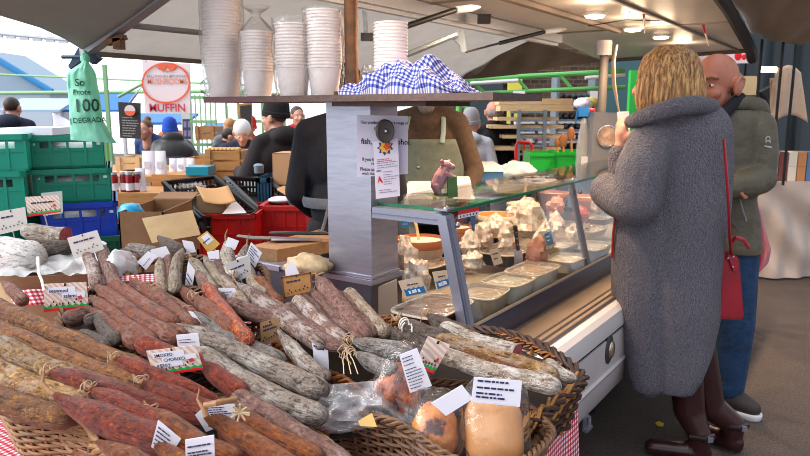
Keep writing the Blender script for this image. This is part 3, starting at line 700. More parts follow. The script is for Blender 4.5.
pl = thing('rusty_pole', 'rusty square pole rising from the shelf between cups and blue cloth', 'pole', pole)
MB().tube([pole, V((pole.x, pole.y, 2.05))], .024, 10).build('shaft', rust, pl); MB().box(pole + UP * .008, (.09, .09, .016), RS).build('foot_plate', rust, pl)
# paper cups
cupm = M('paper_cup', '#f3e8e2', .5, c2='#eee0d9', scale=8); cupbase = None
def cups(px, w, top, label, group, u=-.09):
    global cupbase
    c = PU(px, 97, u); c.z = 1.5485; r = w / 2 * c.y / FPX; k = r / .0585; hh = .097 * k
    ztop = P(px, top, c.y).z; n = max(2, int((ztop - c.z - hh) / .0112) + 1)
    me = MB().lathe([(0, .004), (.042 * k, .004), (.043 * k, 0), (.0445 * k, 0), (.0565 * k, hh - .007), (.0585 * k, hh - .006), (.0592 * k, hh - .002), (.0585 * k, hh), (.0565 * k, hh - .001), (.055 * k, hh - .006), (.0425 * k, .006), (0, .006)], V((0, 0, 0)), 28).mesh('paper_cup', 50)
    me.materials.append(cupm)
    for i in range(n):
        o = bpy.data.objects.new('paper_cup', me); COL.objects.link(o); o.location = c + UP * i * .0112 + V((random.uniform(-.0008, .0008), random.uniform(-.0008, .0008), 0))
        tag(o, label, 'cup', group)
    return c, r, ztop
def sleeve(c, r, z1, label, tw=None, name='plastic_sleeve'):
    rnd = random.random() * 9
    def fn(a, b):
        z = c.z + .002 + (z1 - c.z) * b; th = a * 2 * math.pi
        rr = r * (.93 + .12 * min(1, b * 3)) + .007 + .008 * noise.noise(V((math.cos(th) * 2 + rnd, math.sin(th) * 2, b * 7)))
        if tw: rr = rr if b < .72 else rr * max(.12, 1 - (b - .72) * 4.6) if b < .9 else rr * (.12 + (b - .9) * 6.5)
        return V((c.x + rr * math.cos(th), c.y + rr * math.sin(th), z))
    o = MB().grid(fn, 40, 36).build(name, sleevefilm, sharp=80); return tag(o, label, 'plastic bag')
c, r, z = cups(225, 37, -14, 'white paper cup in the tall wrapped stack at the far left of the shelf', 'cups in the tallest wrapped stack'); sleeve(c, r, z + .03, 'clear sleeve around the tall cup stack at the left end of the shelf')
c, r, z = cups(259, 31, 31, 'white paper cup in the stack bagged with a twisted top', 'cups in the twisted bag'); sleeve(c, r, z + .085, 'clear bag with a twisted top around the second cup stack', tw=True)
c, r, z = cups(294, 34, 21, 'white paper cup in the wrapped stack in the middle of the shelf', 'cups in the middle wrapped stack'); sleeve(c, r, z + .01, 'clear sleeve around the middle cup stack')
c, r, z = cups(325, 34, 9, 'white paper cup in the stack right beside the rusty pole', 'cups beside the rusty pole', -.04); sleeve(c, r, z + .0, 'clear sleeve around the cup stack beside the rusty pole')
c, r, z = cups(391, 33, 20, 'white paper cup in the bare stack behind the blue checked cloth', 'cups behind the blue cloth', .03)
# loose plastic at the left end of the shelf
q = PU(213, 90, -.12)
o = MB().ell(V((q.x, q.y, 1.585)), (.05, .04, .035), None, 20, 12, lambda v: 1 + .3 * noise.noise(v * 3)).build('plastic_scrap', bagfilm, sharp=80); tag(o, 'crumpled clear plastic at the left tip of the shelf', 'plastic bag')
q = PU(362, 85, -.0)
o = MB().ell(V((q.x + .02, q.y, 1.60)), (.03, .03, .052), None, 20, 12, lambda v: 1 + .3 * noise.noise(v * 3 + V((3, 0, 0)))).build('plastic_scrap', bagfilm, sharp=80); tag(o, 'crumpled clear plastic just right of the rusty pole', 'plastic bag')
# blue gingham cloth
bl_ging = gingham('blue_gingham', '#20308f', '#e2d8de', 38, 22, '#7780bd')
L0, L1 = PU(334, 95, -.13), PU(463, 95, -.13); L0.z = L1.z = 1.549
def prof_h(a): return .03 + .072 * max(0, math.sin(math.pi * min(1, (a + .02) / 1.0)) ** .7) * (1 - .35 * max(0, a - .72) / .28) - .05 * max(0, a - .8) / .2 - .03 * math.exp(-((a - .1) / .08) ** 2)
def fn(a, b):
    base = L0.lerp(L1, a); th = math.pi * b; h = prof_h(a); d = .115 * (.75 + .25 * math.sin(math.pi * a))
    w = math.sin(math.pi * a) ** .35 if 0 < a < 1 else 0
    nn = noise.noise(V((a * 7, b * 4, 0))) * .045 + noise.noise(V((a * 16, b * 9, 3))) * .022 + .012 * math.sin(a * 26 + b * 9)
    p = base + U * (d - d * math.cos(th) * (.6 + .4 * w)) + UP * max(0, (h + nn) * math.sin(th) ** .6 * (.35 + .65 * w))
    p -= N * 0; p.z = max(p.z, 1.5495); return p - U * nn * .5
o = MB().grid(fn, 90, 46).build('gingham_cloth', bl_ging, sharp=80); tag(o, 'crumpled blue and white checked cloth heaped on the shelf', 'cloth')
# notice, leaflet, magnet
t, p, n = card(((357, 115), (408, 116), (408, 174), (357, 177)), 2.315, M('notice_paper', '#d9d2e4', .7), 'allergy_notice', 'large white allergy notice with black print on the steel column', 'notice')
for s, a, b, f in (('Our products contain a range of', .07, .135, .068), ('allergens', .33, .23, .068), ('fish, nuts, alcohol,', .08, .46, .125), ('dairy', .36, .60, .115), ('If you have', .10, .735, .075), ('regard', .28, .81, .07), ('Please ask', .06, .895, .075), ('with the', .1, .965, .07)):
    ctext(t, p, n, s, a, b, f, inkblack, stretch=.86 if f < .09 else .9)
t, p, n = card(((373, 141), (398, 138), (400, 196), (376, 199)), 2.29, M('leaflet_paper', '#e6dcea', .6), 'leaflet', 'narrow white leaflet with a cartoon burst pinned over the allergy notice', 'leaflet')
lines(t, p, n, [.33, .36], inkred, .12, .9, .012, 1); lines(t, p, n, [.39, .43, .47], M('grey_ink', '#9a8fa8', .8), .1, .95, .012, 2); lines(t, p, n, [.55, .6, .64, .68, .72, .76], M('grey_ink', '#9a8fa8', .8), .35, .95, .012, 3); lines(t, p, n, [.86, .9], M('grey_ink', '#9a8fa8', .8), .15, .9, .014, 4); lines(t, p, n, [.52], ink, .08, .3, .02, 5)
def burst(cx, cy, R0, m, off, k=9, sq=.7):
    pts = []
    for i in range(2 * k):
        a = math.pi * i / k; rr = R0 * (1 if i % 2 else .68); pts.append(at4(p, cx + rr * math.cos(a), cy + rr * math.sin(a) * .42 * sq / .7) + n * off)
    return MB().slab(pts, n * .0004)
burst(.48, .13, .34, ink, .0008).build('burst_edge', M('burst_blue', '#2b3a80', .7), t); burst(.48, .13, .27, ink, .0013, 7).build('burst_middle', M('burst_yellow', '#f0b43a', .7), t); burst(.55, .12, .17, ink, .0018, 5).build('burst_core', M('burst_orange', '#e0542a', .7), t)
MB().slab([at4(p, a, b) + n * .001 for a, b in ((.10, .74), (.17, .60), (.25, .66), (.33, .74), (.24, .72), (.19, .68))], n * .0004).build('red_drawing', inkred, t)
mg = thing('round_magnet', 'dark round magnet clamping the leaflet to the notice', 'magnet', P(385, 131, 2.275))
R = Matrix.Rotation(math.pi / 2, 3, 'X') @ Matrix.Rotation(.2, 3, 'Y')
MB().lathe([(0, -.012), (.029, -.012), (.031, -.008), (.031, .006), (.027, .012), (.02, .009), (.008, .009), (.006, .014), (0, .014)], P(385, 131, 2.27), 28, R, 1, 1.25).build('disc', M('magnet_brown', '#4d4540', .5, .2), mg)
MB().lathe([(0, .0145), (.004, .0145), (.004, .016), (0, .016)], P(385, 131, 2.27), 12, R).build('stud', paper, mg)
# pig figurine
pigm = M('pink_ceramic', '#c997a2', .5, c2='#b98590', scale=50); pgreen = M('moss_ceramic', '#5f8a50', .5, c2='#4c7440', scale=40)
pc = PZ(446, 196, 1.1785); pg = thing('pig_figurine', 'pink pig figurine standing up against a green trough on the glass', 'figurine', pc)
Yp = pc.y
def pp(x, y, dy=0): return P(x, y, Yp + dy)
mb = MB(); mb.limb([pp(437.5, 184), pp(441, 176.5), pp(444.5, 170)], [.025, .027, .022]); mb.ell(pp(446, 165), (.021, .019, .0185)); mb.cap(pp(449, 165.5, -.006), pp(452.5, 167, -.010), .0125, .0115)
mb.limb([pp(446, 173, -.014), pp(450, 176, -.014), pp(452.5, 177, -.014)], [.010, .008, .007]); mb.limb([pp(447, 173, .014), pp(451, 175, .014), pp(453, 176.5, .014)], [.010, .008, .007])
mb.limb([pp(437, 186, -.012), pp(438.5, 191, -.012), pp(440, 194.5, -.012)], [.017, .011, .008]); mb.limb([pp(435, 186, .012), pp(436, 191, .012), pp(437.5, 194, .012)], [.017, .011, .008])
mb.ell(pp(442, 161.5, -.012), (.009, .004, .008)); mb.ell(pp(449, 161.5, .010), (.008, .004, .008)); mb.cap(pp(432.5, 184), pp(431, 181.5), .004, .003)
me = remesh(mb, .002, 2); o = link('body', me, pigm, pg)
mb = MB(); mb.ell(pp(450, 163.5, -.017), .0025, None, 8, 6); mb.build('eye', inkblack, pg)
mb = MB()
for a, b in (((440, 194.5), -.01), ((438, 193.5), .012)): mb.ell(pp(a[0], a[1], b), (.009, .009, .006), None, 10, 8)
mb.build('hoof', inkblack, pg)
mb = MB(); mb.slab([pp(447.5, 178, -.02), pp(457, 176.5, -.02), pp(458, 197, -.02), pp(448, 198, -.02)], (0, .045, 0)); mb.ell(V((pp(440, 196).x, Yp, 1.183)), (.05, .03, .006), None, 20, 8); mb.build('trough', pgreen, pg)
# items on the inner shelf behind the case
MB_ = MB(); MB_.sbox(.75, 3.7, -1.0, -.64, 1.02, 1.045)
inner = thing('inner_counter', 'narrow grey inner counter behind the glass case', 'counter', S(2, -.8, 0)); MB_.build('top', M('counter_grey', '#8d8f98', .5), inner)
for u in (.8, 2.2, 3.6):
    mb = MB(); mb.sbox(u - .03, u + .03, -.97, -.67, 0.69, 1.02); mb.build('support', galv, inner)
def onc(px, py, z=1.046): return PZ(px, py, z)
sc = thing('weighing_scale', 'white shop weighing scale with two slanted display faces behind the glass', 'scale', P(432, 197, 3.5)); Ysc = 3.5
zb = 1.046
mb = MB(); a, b = P(399, 196, Ysc), P(439, 196, Ysc); tt = P(400, 183, Ysc + .1).z
mb.hexa([V((a.x, Ysc, zb)), V((b.x, Ysc, zb)), V((b.x, Ysc + .22, zb)), V((a.x, Ysc + .22, zb)), V((a.x + .05, Ysc + .12, tt)), V((b.x - .01, Ysc + .12, tt)), V((b.x - .01, Ysc + .2, tt)), V((a.x + .05, Ysc + .2, tt))]); mb.build('body', white_paint, sc)
mb = MB(); a2, b2_ = P(456, 196, Ysc), P(475, 196, Ysc); mb.hexa([V((a2.x - .02, Ysc, zb)), V((b2_.x, Ysc, zb)), V((b2_.x, Ysc + .2, zb)), V((a2.x - .02, Ysc + .2, zb)), V((a2.x, Ysc + .1, tt + .03)), V((b2_.x - .02, Ysc + .1, tt + .03)), V((b2_.x - .02, Ysc + .16, tt + .03)), V((a2.x, Ysc + .16, tt + .03))]); mb.build('display_head', white_paint, sc)
mb = MB(); f0 = V((a.x + .09, Ysc + .035, zb + .022)); 
for k in range(3): q = V((a.x + .12 + k * .0, Ysc + .03 + k * .03, zb + .022 + k * .014)); 
mb.slab([V((a.x + .07, Ysc + .035, zb + .021)), V((b.x - .05, Ysc + .035, zb + .021)), V((b.x - .05, Ysc + .095, zb + .054)), V((a.x + .09, Ysc + .095, zb + .054))], (0, -.003, .005)); mb.build('display', M('lcd_grey', '#b9bcc4', .3), sc)
mb = MB(); mb.box(V((P(435, 191, Ysc).x, Ysc + .0, zb + .015)), (.02, .012, .014)); mb.build('yellow_key', M('key_yellow', '#e8c22a', .5), sc)
bx = thing('cool_box', 'blue cool box with a white lid on the inner counter', 'cool box', P(487, 188, 4.2))
mb = MB(); a, b = P(466, 190, 4.2), P(503, 190, 4.2); mb.slab([V((a.x, 4.2, 1.046)), V((b.x, 4.2, 1.046)), V((b.x, 4.2, 1.125)), V((a.x, 4.2, 1.125))], (0, .28, 0)); mb.build('body', M('cool_blue', '#4a7fae', .5), bx)
mb = MB(); mb.slab([V((a.x - .01, 4.19, 1.125)), V((b.x + .01, 4.19, 1.125)), V((b.x - .02, 4.22, 1.165)), V((a.x + .02, 4.22, 1.165))], (0, .28, 0)); mb.build('lid', white_paint, bx)
o = MB().ell(P(516, 173, 4.75), (.14, .11, .075), None, 30, 18, lambda v: 1 + .3 * noise.noise(v * 2.4 + V((1, 5, 2))) + .1 * noise.noise(v * 7)).build('white_bag', M('white_bag_plastic', '#dcdad8', .5, bump=.4, scale=30), sharp=80); tag(o, 'crumpled white bag lying left of the green crates', 'bag')
o = MB().ell(P(535, 181, 4.3), (.15, .08, .03), None, 30, 14, lambda v: 1 + .3 * noise.noise(v * 3 + V((4, 1, 2)))).build('paper_wrap', paper, sharp=80); tag(o, 'open white paper wrap under the heap of dried fish', 'paper')
dried = [M('dried_tan', '#a8865e', .6, c2='#6b5034', scale=60), M('dried_dark', '#4a4138', .6, c2='#2e2822', scale=60)]
for i in range(14):
    x = 521 + i * 2.4; a = P(x, 179 - (i % 3), 4.28 + .03 * (i % 3)); d = V((.06 + .02 * (i % 2), .02, .012 * ((i % 3) - 1)))
    tag(MB().tube([a - d, a, a + d], [.004, .013, .006], 8).build('dried_stick', dried[0 if i < 8 else 1]), ('tan' if i < 8 else 'dark') + ' dried stick in the heap on white paper', 'dried food', 'tan dried sticks' if i < 8 else 'dark dried sticks')
# green crates with utensils, bottle, dial scale
def gcrate(x0, x1, y0, Y, label):
    t = thing('green_crate', label, 'crate', P((x0 + x1) / 2, 175, Y)); a, b = P(x0, y0, Y), P(x1, y0, Y); w = b.x - a.x; cx = (a.x + b.x) / 2; zt = a.z; zb = 1.046
    mb = MB()
    mb.box((cx, Y, (zt + zb) / 2), (w, .012, zt - zb)); mb.box((cx, Y + .28, (zt + zb) / 2), (w, .012, zt - zb)); mb.box((a.x, Y + .14, (zt + zb) / 2), (.012, .28, zt - zb)); mb.box((b.x, Y + .14, (zt + zb) / 2), (.012, .28, zt - zb)); mb.box((cx, Y + .14, zb + .01), (w, .28, .012)); mb.build('body', green_pl, t)
    mb = MB(); mb.box((cx, Y - .008, zt - .012), (w + .02, .02, .024)); mb.box((cx, Y + .288, zt - .012), (w + .02, .02, .024)); mb.build('rim', green_pl, t)
gcrate(531, 558, 153, 5.0, 'bright green crate, left of a pair, behind the white bag')
gcrate(559, 590, 152, 4.9, 'bright green crate, right of a pair, beside the spray bottle')
for x, y, r, lb in ((571, 134, .028, 'tall wooden spatula in the green crate'), (563, 141, .03, 'round wooden spoon in the green crate'), (557, 143, .02, 'small dark wooden spoon in the green crate')):
    a = P(x, y, 5.05); t = thing('wooden_spoon', lb, 'utensil', V((a.x, a.y, 1.06))); MB().ell(a, (r, .012, r * 1.9), None, 14, 10).build('head', M('brown_spoon', '#8c5a38', .6), t); MB().tube([a, V((a.x + .02, a.y, 1.06))], .009, 8).build('handle', wood, t)
a = P(583, 152, 4.75); sb = thing('spray_bottle', 'clear spray bottle with a blue trigger head beside the dial scale', 'bottle', V((a.x, 4.75, 1.046)))
z0 = 1.046; zt = P(583, 118, 4.75).z; MB().lathe([(0, 0), (.046, 0), (.05, .02), (.047, (zt - z0) * .5), (.028, (zt - z0) * .85), (.015, zt - z0), (0, zt - z0)], V((a.x, 4.75, z0)), 20).build('bottle_body', clear('cloudy_bottle', (.93, .95, .97), 3.0, .06, noisy=14, white=.28, even=True), sb)
zz = P(583, 108, 4.75).z; mb = MB(); mb.box((a.x - .01, 4.75, (zt + zz) / 2 + .01), (.075, .04, (zz - zt))); mb.cap(V((a.x - .05, 4.75, zz - .02)), V((a.x - .06, 4.75, zt - .03)), .008, .006); mb.build('trigger_head', M('sky_blue_plastic', '#2b7fd0', .4), sb)
MB().cap(V((a.x + .035, 4.75, zz - .015)), V((a.x + .055, 4.75, zz - .015)), .018, .016).build('nozzle', red_pl, sb)
MB().box((a.x, 4.69, z0 + .11), (.05, .006, .06)).build('bottle_label', paper, sb)
tag(MB().slab([P(588, 150, 4.88), P(594, 150, 4.88), P(594, 172, 4.88), P(588, 172, 4.88)], (0, .1, 0)).build('blue_carton', blue_pl), 'narrow blue carton between the green crate and dial scale', 'carton')
ds = thing('dial_scale', 'grey box scale with a round glass dial left of the woman', 'scale', P(608, 175, 4.6))
Y = 4.6; a, b = P(593, 112, Y), P(624, 113, Y); zb = 1.046
mb = MB(); mb.slab([V((a.x, Y, zb)), V((b.x, Y, zb)), V((b.x, Y, b.z)), V((a.x + .01, Y, a.z))], (0, .16, 0)); mb.build('housing', M('scale_grey', '#85878c', .45, .2), ds)
R = Matrix.Rotation(math.pi / 2, 3, 'X'); c = P(607, 136, Y - .005)
MB().lathe([(.066, 0), (.074, 0), (.074, .016), (.066, .018), (.062, .01)], c, 32, R).build('dial_rim', M('chrome', '#d8d8dc', .12, .95), ds)
MB().lathe([(0, .004), (.064, .004), (.064, .0), (0, .0)], c, 32, R).build('dial_face', M('copper_face', '#b98a66', .25, .7, c2='#e6d0ba', scale=28), ds)
t, p, n = card(((617, 112), (629, 111), (631, 148), (620, 150)), 4.4, paper, 'paper_sheet', 'plain white sheet hanging between the dial scale and the woman', 'paper')
# ================================================================ left background: crates, boxes, signs
# hanging bag
bagm = M('mint_bag_plastic', '#a2ead2', .35, c2='#8fdfc4', scale=6, bump=.25, bscale=18, bdist=.02)
Yb = 2.8
bg = thing('hanging_bag', 'mint green degradable plastic bag tied to the rafter', 'plastic bag', P(88, 143, Yb), None)
outl = [(58, .0, 85, 60, 86), (66, .12, 76, 0, 93), (74, .2, 66, 0, 97), (84, .3, 66, 0, 98), (100, .5, 68, 0, 101), (120, .7, 70, 0, 103), (132, .85, 71, 0, 109), (141, 1, 73, 0, 117)]
rows = [(57, 84, 86), (62, 82.5, 88), (68, 73, 93), (74, 66, 96), (84, 66.5, 97.5), (95, 68, 100), (108, 69, 101.5), (120, 69.5, 103), (132, 70, 110), (140, 70.5, 117)]
def brow(b):
    y = 57 + (140 - 57) * b
    for (a, A, B), (c, C, D) in zip(rows, rows[1:]):
        if y <= c: f = (y - a) / (c - a); return y, A + (C - A) * f, B + (D - B) * f
    return rows[-1]
def fn(a, b):
    y, l, r = brow(b); th = a * 2 * math.pi
    x = (l + r) / 2 + (r - l) / 2 * math.cos(th) * -1
    y += 4 * (x - 70) / 45 * max(0, b - .8) * 5 * .8
    dp = (.075 if b > .12 else .02 + b * .45) * (1 - .35 * b)
    w = .010 * noise.noise(V((a * 9, b * 4, 1))) + .006 * noise.noise(V((a * 22, b * 9, 5)))
    return P(x, y, Yb - math.sin(th) * dp + w * (1.6 if b < .4 else 1))
MB().grid(fn, 64, 40).build('bag_body', bagm, bg, sharp=80)
MB().ell(P(85, 59, Yb), (.018, .018, .022), None, 12, 8, lambda v: 1 + .3 * noise.noise(v * 4)).build('knot', bagm, bg)
MB().tube([P(85, 59, Yb), P(84, 53, Yb + .02), P(85, 50, Yb + .06)], .006, 6).build('tie', bagm, bg)
def bagtext(s, x, y, size, m):
    y_, l, r = brow((y - 57) / 83); o = text(s, bg, P(x, y, Yb - .12), V((1, 0, .03)), V((0, 0, 1)), size * Yb / FPX, m, stretch=1.0)
    w = wloc(bg)
    for v in o.data.vertices:             # lay the print on the bag surface
        g = v.co + w; d = g - CAM; px = 405 + FPX * d.x / (d.y * CT_ - d.z * ST_); py = 228 - FPX * (d.y * ST_ + d.z * CT_) / (d.y * CT_ - d.z * ST_)
        b = max(.0, min(1, (py - 57) / 83)); yy, l, r = brow(b); cs = max(-.97, min(.97, (px - (l + r) / 2) / ((r - l) / 2))); th = math.acos(-cs); dp = .075 * (1 - .35 * b); a = th / (2 * math.pi)
        ww = .010 * noise.noise(V((a * 9, b * 4, 1))) + .006 * noise.noise(V((a * 22, b * 9, 5)))
        Yn = Yb - math.sin(th) * dp + ww * (1.6 if b < .4 else 1) - .006
        v.co = P(px, py, Yn) - w
bprint = M('bag_print', '#123d38', .6)
bagtext('So', 75, 86, 9.5, bprint); bagtext('Prote', 73, 95, 7.5, bprint); bagtext('100', 73.5, 112, 17, bprint); bagtext('DEGRADA', 73, 123, 6.8, bprint); bagtext('|', 70, 123, 6, bprint)
translucent(bagm, .35, '#7fe0c0')
# round sign + chalkboard
Ys = 7.0
t, p, n = card(((142, 60), (190, 64), (190, 113), (145, 113)), Ys, M('sign_white', '#e6dce4', .6), 'hanging_sign', 'white hanging sign with an orange ring above the word MUFFIN', 'sign', th=.02)
cx, cy = 166, 83; ringm = M('sign_orange', '#e8613c', .6)
mb = MB()
for k in range(48):
    a, b = 2 * math.pi * k / 48, 2 * math.pi * (k + 1) / 48
    mb.slab([P(cx + 24.5 * math.cos(a), cy + 20.5 * math.sin(a), Ys - .01), P(cx + 24.5 * math.cos(b), cy + 20.5 * math.sin(b), Ys - .01), P(cx + 22.7 * math.cos(b), cy + 18.8 * math.sin(b), Ys - .01), P(cx + 22.7 * math.cos(a), cy + 18.8 * math.sin(a), Ys - .01)], (0, -.004, 0))
mb.build('ring', ringm, t)
mb = MB(); mb.slab([P(158, 64.5, Ys - .01), P(176, 64.5, Ys - .01), P(175, 69, Ys - .01), P(170, 71, Ys - .01), P(167, 66, Ys - .01), P(163, 71, Ys - .01), P(159, 69, Ys - .01)], (0, -.004, 0))
pk = [(147, 71), (151, 67), (155, 66), (159, 69), (164, 71), (170, 71), (175, 67), (179, 66), (186, 71)]
for (a, b), (c, d) in zip(pk, pk[1:]): mb.tube([P(a, b, Ys - .012), P(c, d, Ys - .012)], .004, 6)
mb.build('emblem', ringm, t)
EX = V((1, 0, 0)); EY = V((0, 0, 1))
def stext(s, par, x, y, x1, Y, size, m, name='lettering'):
    o = text(s, par, P(x, y, Y), EX, EY, size * Y / FPX, m, name); xs = [v.co.x for v in o.data.vertices]; w = max(xs) - min(xs); k = (x1 - x) * Y / FPX / w; x0 = min(xs)
    for v in o.data.vertices: v.co.x = x0 + (v.co.x - x0) * k
    return o
stext('BALLYHOURA MOUNTAIN', t, 147, 77.5, 186, Ys - .012, 3.6, M('sign_grey_ink', '#8a7f88', .7))
stext('MUSHROOMS', t, 147, 84, 186, Ys - .012, 8, M('sign_salmon', '#e58a6c', .7)); stext('MUFFIN', t, 149, 111.5, 184, Ys - .012, 11, M('sign_crimson', '#c22a48', .7))
for x in (146, 186): MB().tube([P(x, 62, Ys), P(x, 52, Ys + .1)], .006, 6).build('cord', galv, t)
chalk = M('chalkboard', '#2a2a2e', .7)
t, p, n = card(((118, 102), (140, 103), (140, 139), (120, 138)), 6.2, chalk, 'chalk_menu', 'dark menu board with a round orange logo left of the round sign', 'menu board', th=.02)
mb = MB()
mb.lathe([(0, 0), (.048, 0), (.048, .004), (0, .004)], P(130, 110.5, 6.18), 24, Matrix.Rotation(math.pi / 2, 3, 'X')); mb.build('logo_disc', M('logo_pale', '#d9cfcc', .7), t)
mb = MB(); mb.slab([P(124.6, 111, 6.16), P(135.4, 111, 6.16), P(134, 114.5, 6.16), P(130, 116, 6.16), P(126, 114.5, 6.16)], (0, -.004, 0)); mb.build('logo_band', ringm, t)
lines(t, p, n, [.42, .5, .57, .64, .71, .78, .86, .93], M('chalk', '#a5a5a5', .9), .15, .95, .022, 4)
MB().tube([P(129, 103, 6.2), P(133, 97, 6.6), P(144, 84, 8.0)], .008, 6).build('hanger', galv, t)
# turquoise crates
def crate(name, label, x0, x1, ytop, zb, Y, depth, m, cat='crate', yaw=0, hole=True, group=None, inner=None):
    a = P(x0, ytop, Y); zt = a.z; h = zt - zb; R = Matrix.Rotation(yaw, 3, 'Z'); o = V((a.x, Y, zb)); k = (x1 - 405) / FPX / ray(x1, ytop + 10).y
    w = (k * Y - a.x) / (math.cos(yaw) - k * math.sin(yaw)); cx = a.x + w / 2 * math.cos(yaw)
    t = thing(name, label, cat, V((cx, Y + w / 2 * math.sin(yaw), zb)), group)
    def bx(mb, x0, x1, y0, y1, z0, z1): mb.box(o + R @ V(((x0 + x1) / 2, (y0 + y1) / 2, (z0 + z1) / 2)), (x1 - x0, y1 - y0, z1 - z0), R)
    mb = MB(); hw = .13 * w / .4; hz0, hz1 = h * .62, h * .8
    if hole:
        bx(mb, .01, w - .01, 0, .012, 0, hz0); bx(mb, .01, w / 2 - hw, 0, .012, hz0, hz1); bx(mb, w / 2 + hw, w - .01, 0, .012, hz0, hz1); bx(mb, .01, w - .01, 0, .012, hz1, h)
    else: bx(mb, .01, w - .01, 0, .012, 0, h)
    bx(mb, 0.01, .022, 0, depth, 0, h); bx(mb, w - .022, w - .01, 0, depth, 0, h); bx(mb, .01, w - .01, depth - .012, depth, 0, h); bx(mb, .01, w - .01, 0, depth, 0, .012); mb.build('body', m, t)
    mb = MB(); bx(mb, 0, w, -.012, .014, h - .026, h); bx(mb, 0, w, depth - .014, depth + .01, h - .026, h); bx(mb, -.0, .026, -.012, depth, h - .026, h); bx(mb, w - .026, w, -.012, depth, h - .026, h); mb.build('rim', m, t)
    mb = MB(); bx(mb, .02, w - .02, -.004, 0, h * .52, h * .56)
    for k in range(5): x = w * (.07 + .215 * k); bx(mb, x, x + .012, -.006, 0, 0.01, h * .95)
    mb.build('rib', m, t)
    if hole:
        mb = MB()
        for k in range(4):
            for s_ in (-1, 1):
                x = w / 2 + s_ * (hw + .03 + k * .028); 
                if .03 < x < w - .03: mb.box(o + R @ V((x, -.003, h * (.74 - .05 * (k % 2)))), (.018, .006, .012), R)
        mb.build('vent_hole', M('vent_pale', '#cfe6e0', .6), t)
    if inner: 
        mb = MB(); mb.ell(o + R @ V((w / 2, depth / 2, h * .55)), (w * .42, depth * .4, h * .38), None, 20, 10, lambda v: 1 + .2 * noise.noise(v * 3)); mb.build('contents', inner, t)
    return t
whitestuff = M('white_contents', '#dfe3e2', .7, bump=.3, scale=20)
YC = 3.35
zt = lambda y: P(60, y, YC).z
c3 = zt(242); c2_ = zt(206); c1 = zt(171)
crate('plastic_crate', 'dark green plastic crate at the bottom of the crate stack', 82, 126, 238, .76, YC - .05, .4, dkgreen, hole=False, yaw=.40)
crate('plastic_crate', 'blue plastic crate under the turquoise crates', 37, 119, 205, c3 + .001, YC - .05, .5, blue_pl, inner=whitestuff, yaw=.40)
MB_ = MB(); MB_.box((P(60, 200, YC).x, YC + .2, (.76 + c3) / 2), (.34, .42, c3 - .76)); tag(MB_.build('plastic_crate', dkgreen), 'dark green crate base directly under the blue crate', 'crate')
crate('plastic_crate', 'turquoise plastic crate directly on the blue crate', 29, 113, 170, P(60, 205, YC).z + .001, YC, .5, turq2, inner=whitestuff, yaw=.40)
crate('plastic_crate', 'topmost turquoise plastic crate under the hanging bag', 24, 106, 136, P(60, 170, YC).z + .001, YC + .02, .5, turq2, inner=whitestuff, yaw=.40)
crate('plastic_crate', 'upper turquoise crate cut off by the left edge', -58, 29, 135, P(0, 173, YC - .25).z, YC - .28, .5, turq, inner=whitestuff, yaw=.42)
crate('plastic_crate', 'lower turquoise crate cut off by the left edge', -60, 27, 173.5, P(0, 215, YC - .25).z, YC - .28, .5, turq, inner=whitestuff, yaw=.42)
q = P(-16, 210, YC); tag(MB().box((q.x, YC - .02, (.76 + P(0, 215, YC - .25).z) / 2), (.4, .45, P(0, 215, YC - .25).z - .76)).build('plastic_crate', turq2), 'turquoise crate lowest in the left-hand pile, behind the white salami', 'crate')
q = P(42, 131, YC + .2); tag(MB().box((q.x, YC + .2, P(42, 136, YC).z + .02), (.26, .3, .036)).build('foam_box', paper), 'flat white foam box lying on top of the turquoise crates', 'box')
o = MB().grid(lambda a, b: V((P(63, 126, YC + .3).x + a * .1 - .05, YC + .3 + .03 * math.sin(a * 3), P(60, 135.5, YC + .3).z + b * .12 * (1 - .5 * a))), 8, 6).build('white_bag', paper); thick(o, .003); tag(o, 'bit of white paper standing on the crates behind the hanging bag', 'paper')
# back table
def table(name, label, x0, x1, y0, y1, zt, m=None):
    t = thing(name, label, 'table', V(((x0 + x1) / 2, (y0 + y1) / 2, 0))); m = m or wood_dark
    MB().box(((x0 + x1) / 2, (y0 + y1) / 2, zt - .02), (x1 - x0, y1 - y0, .04)).build('top', m, t)
    for x in (x0 + .06, x1 - .06):
        for y in (y0 + .06, y1 - .06): MB().box((x, y, (zt - .04) / 2), (.06, .06, zt - .04)).build('leg', m, t)
table('back_table', 'rough table under the stacked plastic crates', -2.9, -1.42, 2.75, 4.3, .755)
table('side_table', 'rough table under the open cardboard box', -1.40, -.72, 2.7, 3.34, .755)
t, p, n = card(((41, 193), (62, 191), (63, 213), (43, 216)), 3.22, M('pale_label', '#b9c4c0', .7), 'paper_label', 'pale paper square stuck on the lower turquoise crate', 'label')
sb_ = thing('slate_board', 'small wood framed slate with chalk writing left of the black beanie', 'menu board', P(246, 139, 6.6))
MB().slab([P(238, 104, 6.6), P(252, 102, 6.6), P(252, 139, 6.6), P(240, 139, 6.6)], (0, .02, 0)).build('frame', wood, sb_)
p = [P(240, 106, 6.59), P(251, 104.5, 6.59), P(251, 136, 6.59), P(241.5, 136.5, 6.59)]; n = V((0, -1, 0)); MB().slab(p, (0, -.003, 0)).build('slate', M('chalkboard', '#2a2a2e', .7), sb_); lines(sb_, p, V((0, -5, 0)).normalized(), [.15, .3, .45, .6, .75, .88], M('chalk', '#a5a5a5', .9), .2, .9, .05, 8)
pb_ = thing('purple_board', 'dark purple notice board with pale squares right of the orange jacket', 'notice board', P(187, 140, 9.0))
p = [P(182.5, 119, 9), P(192, 119, 9), P(192, 139, 9), P(183, 139, 9)]; MB().slab(p, (0, .03, 0)).build('board', M('plum_board', '#4a3f5e', .7), pb_)
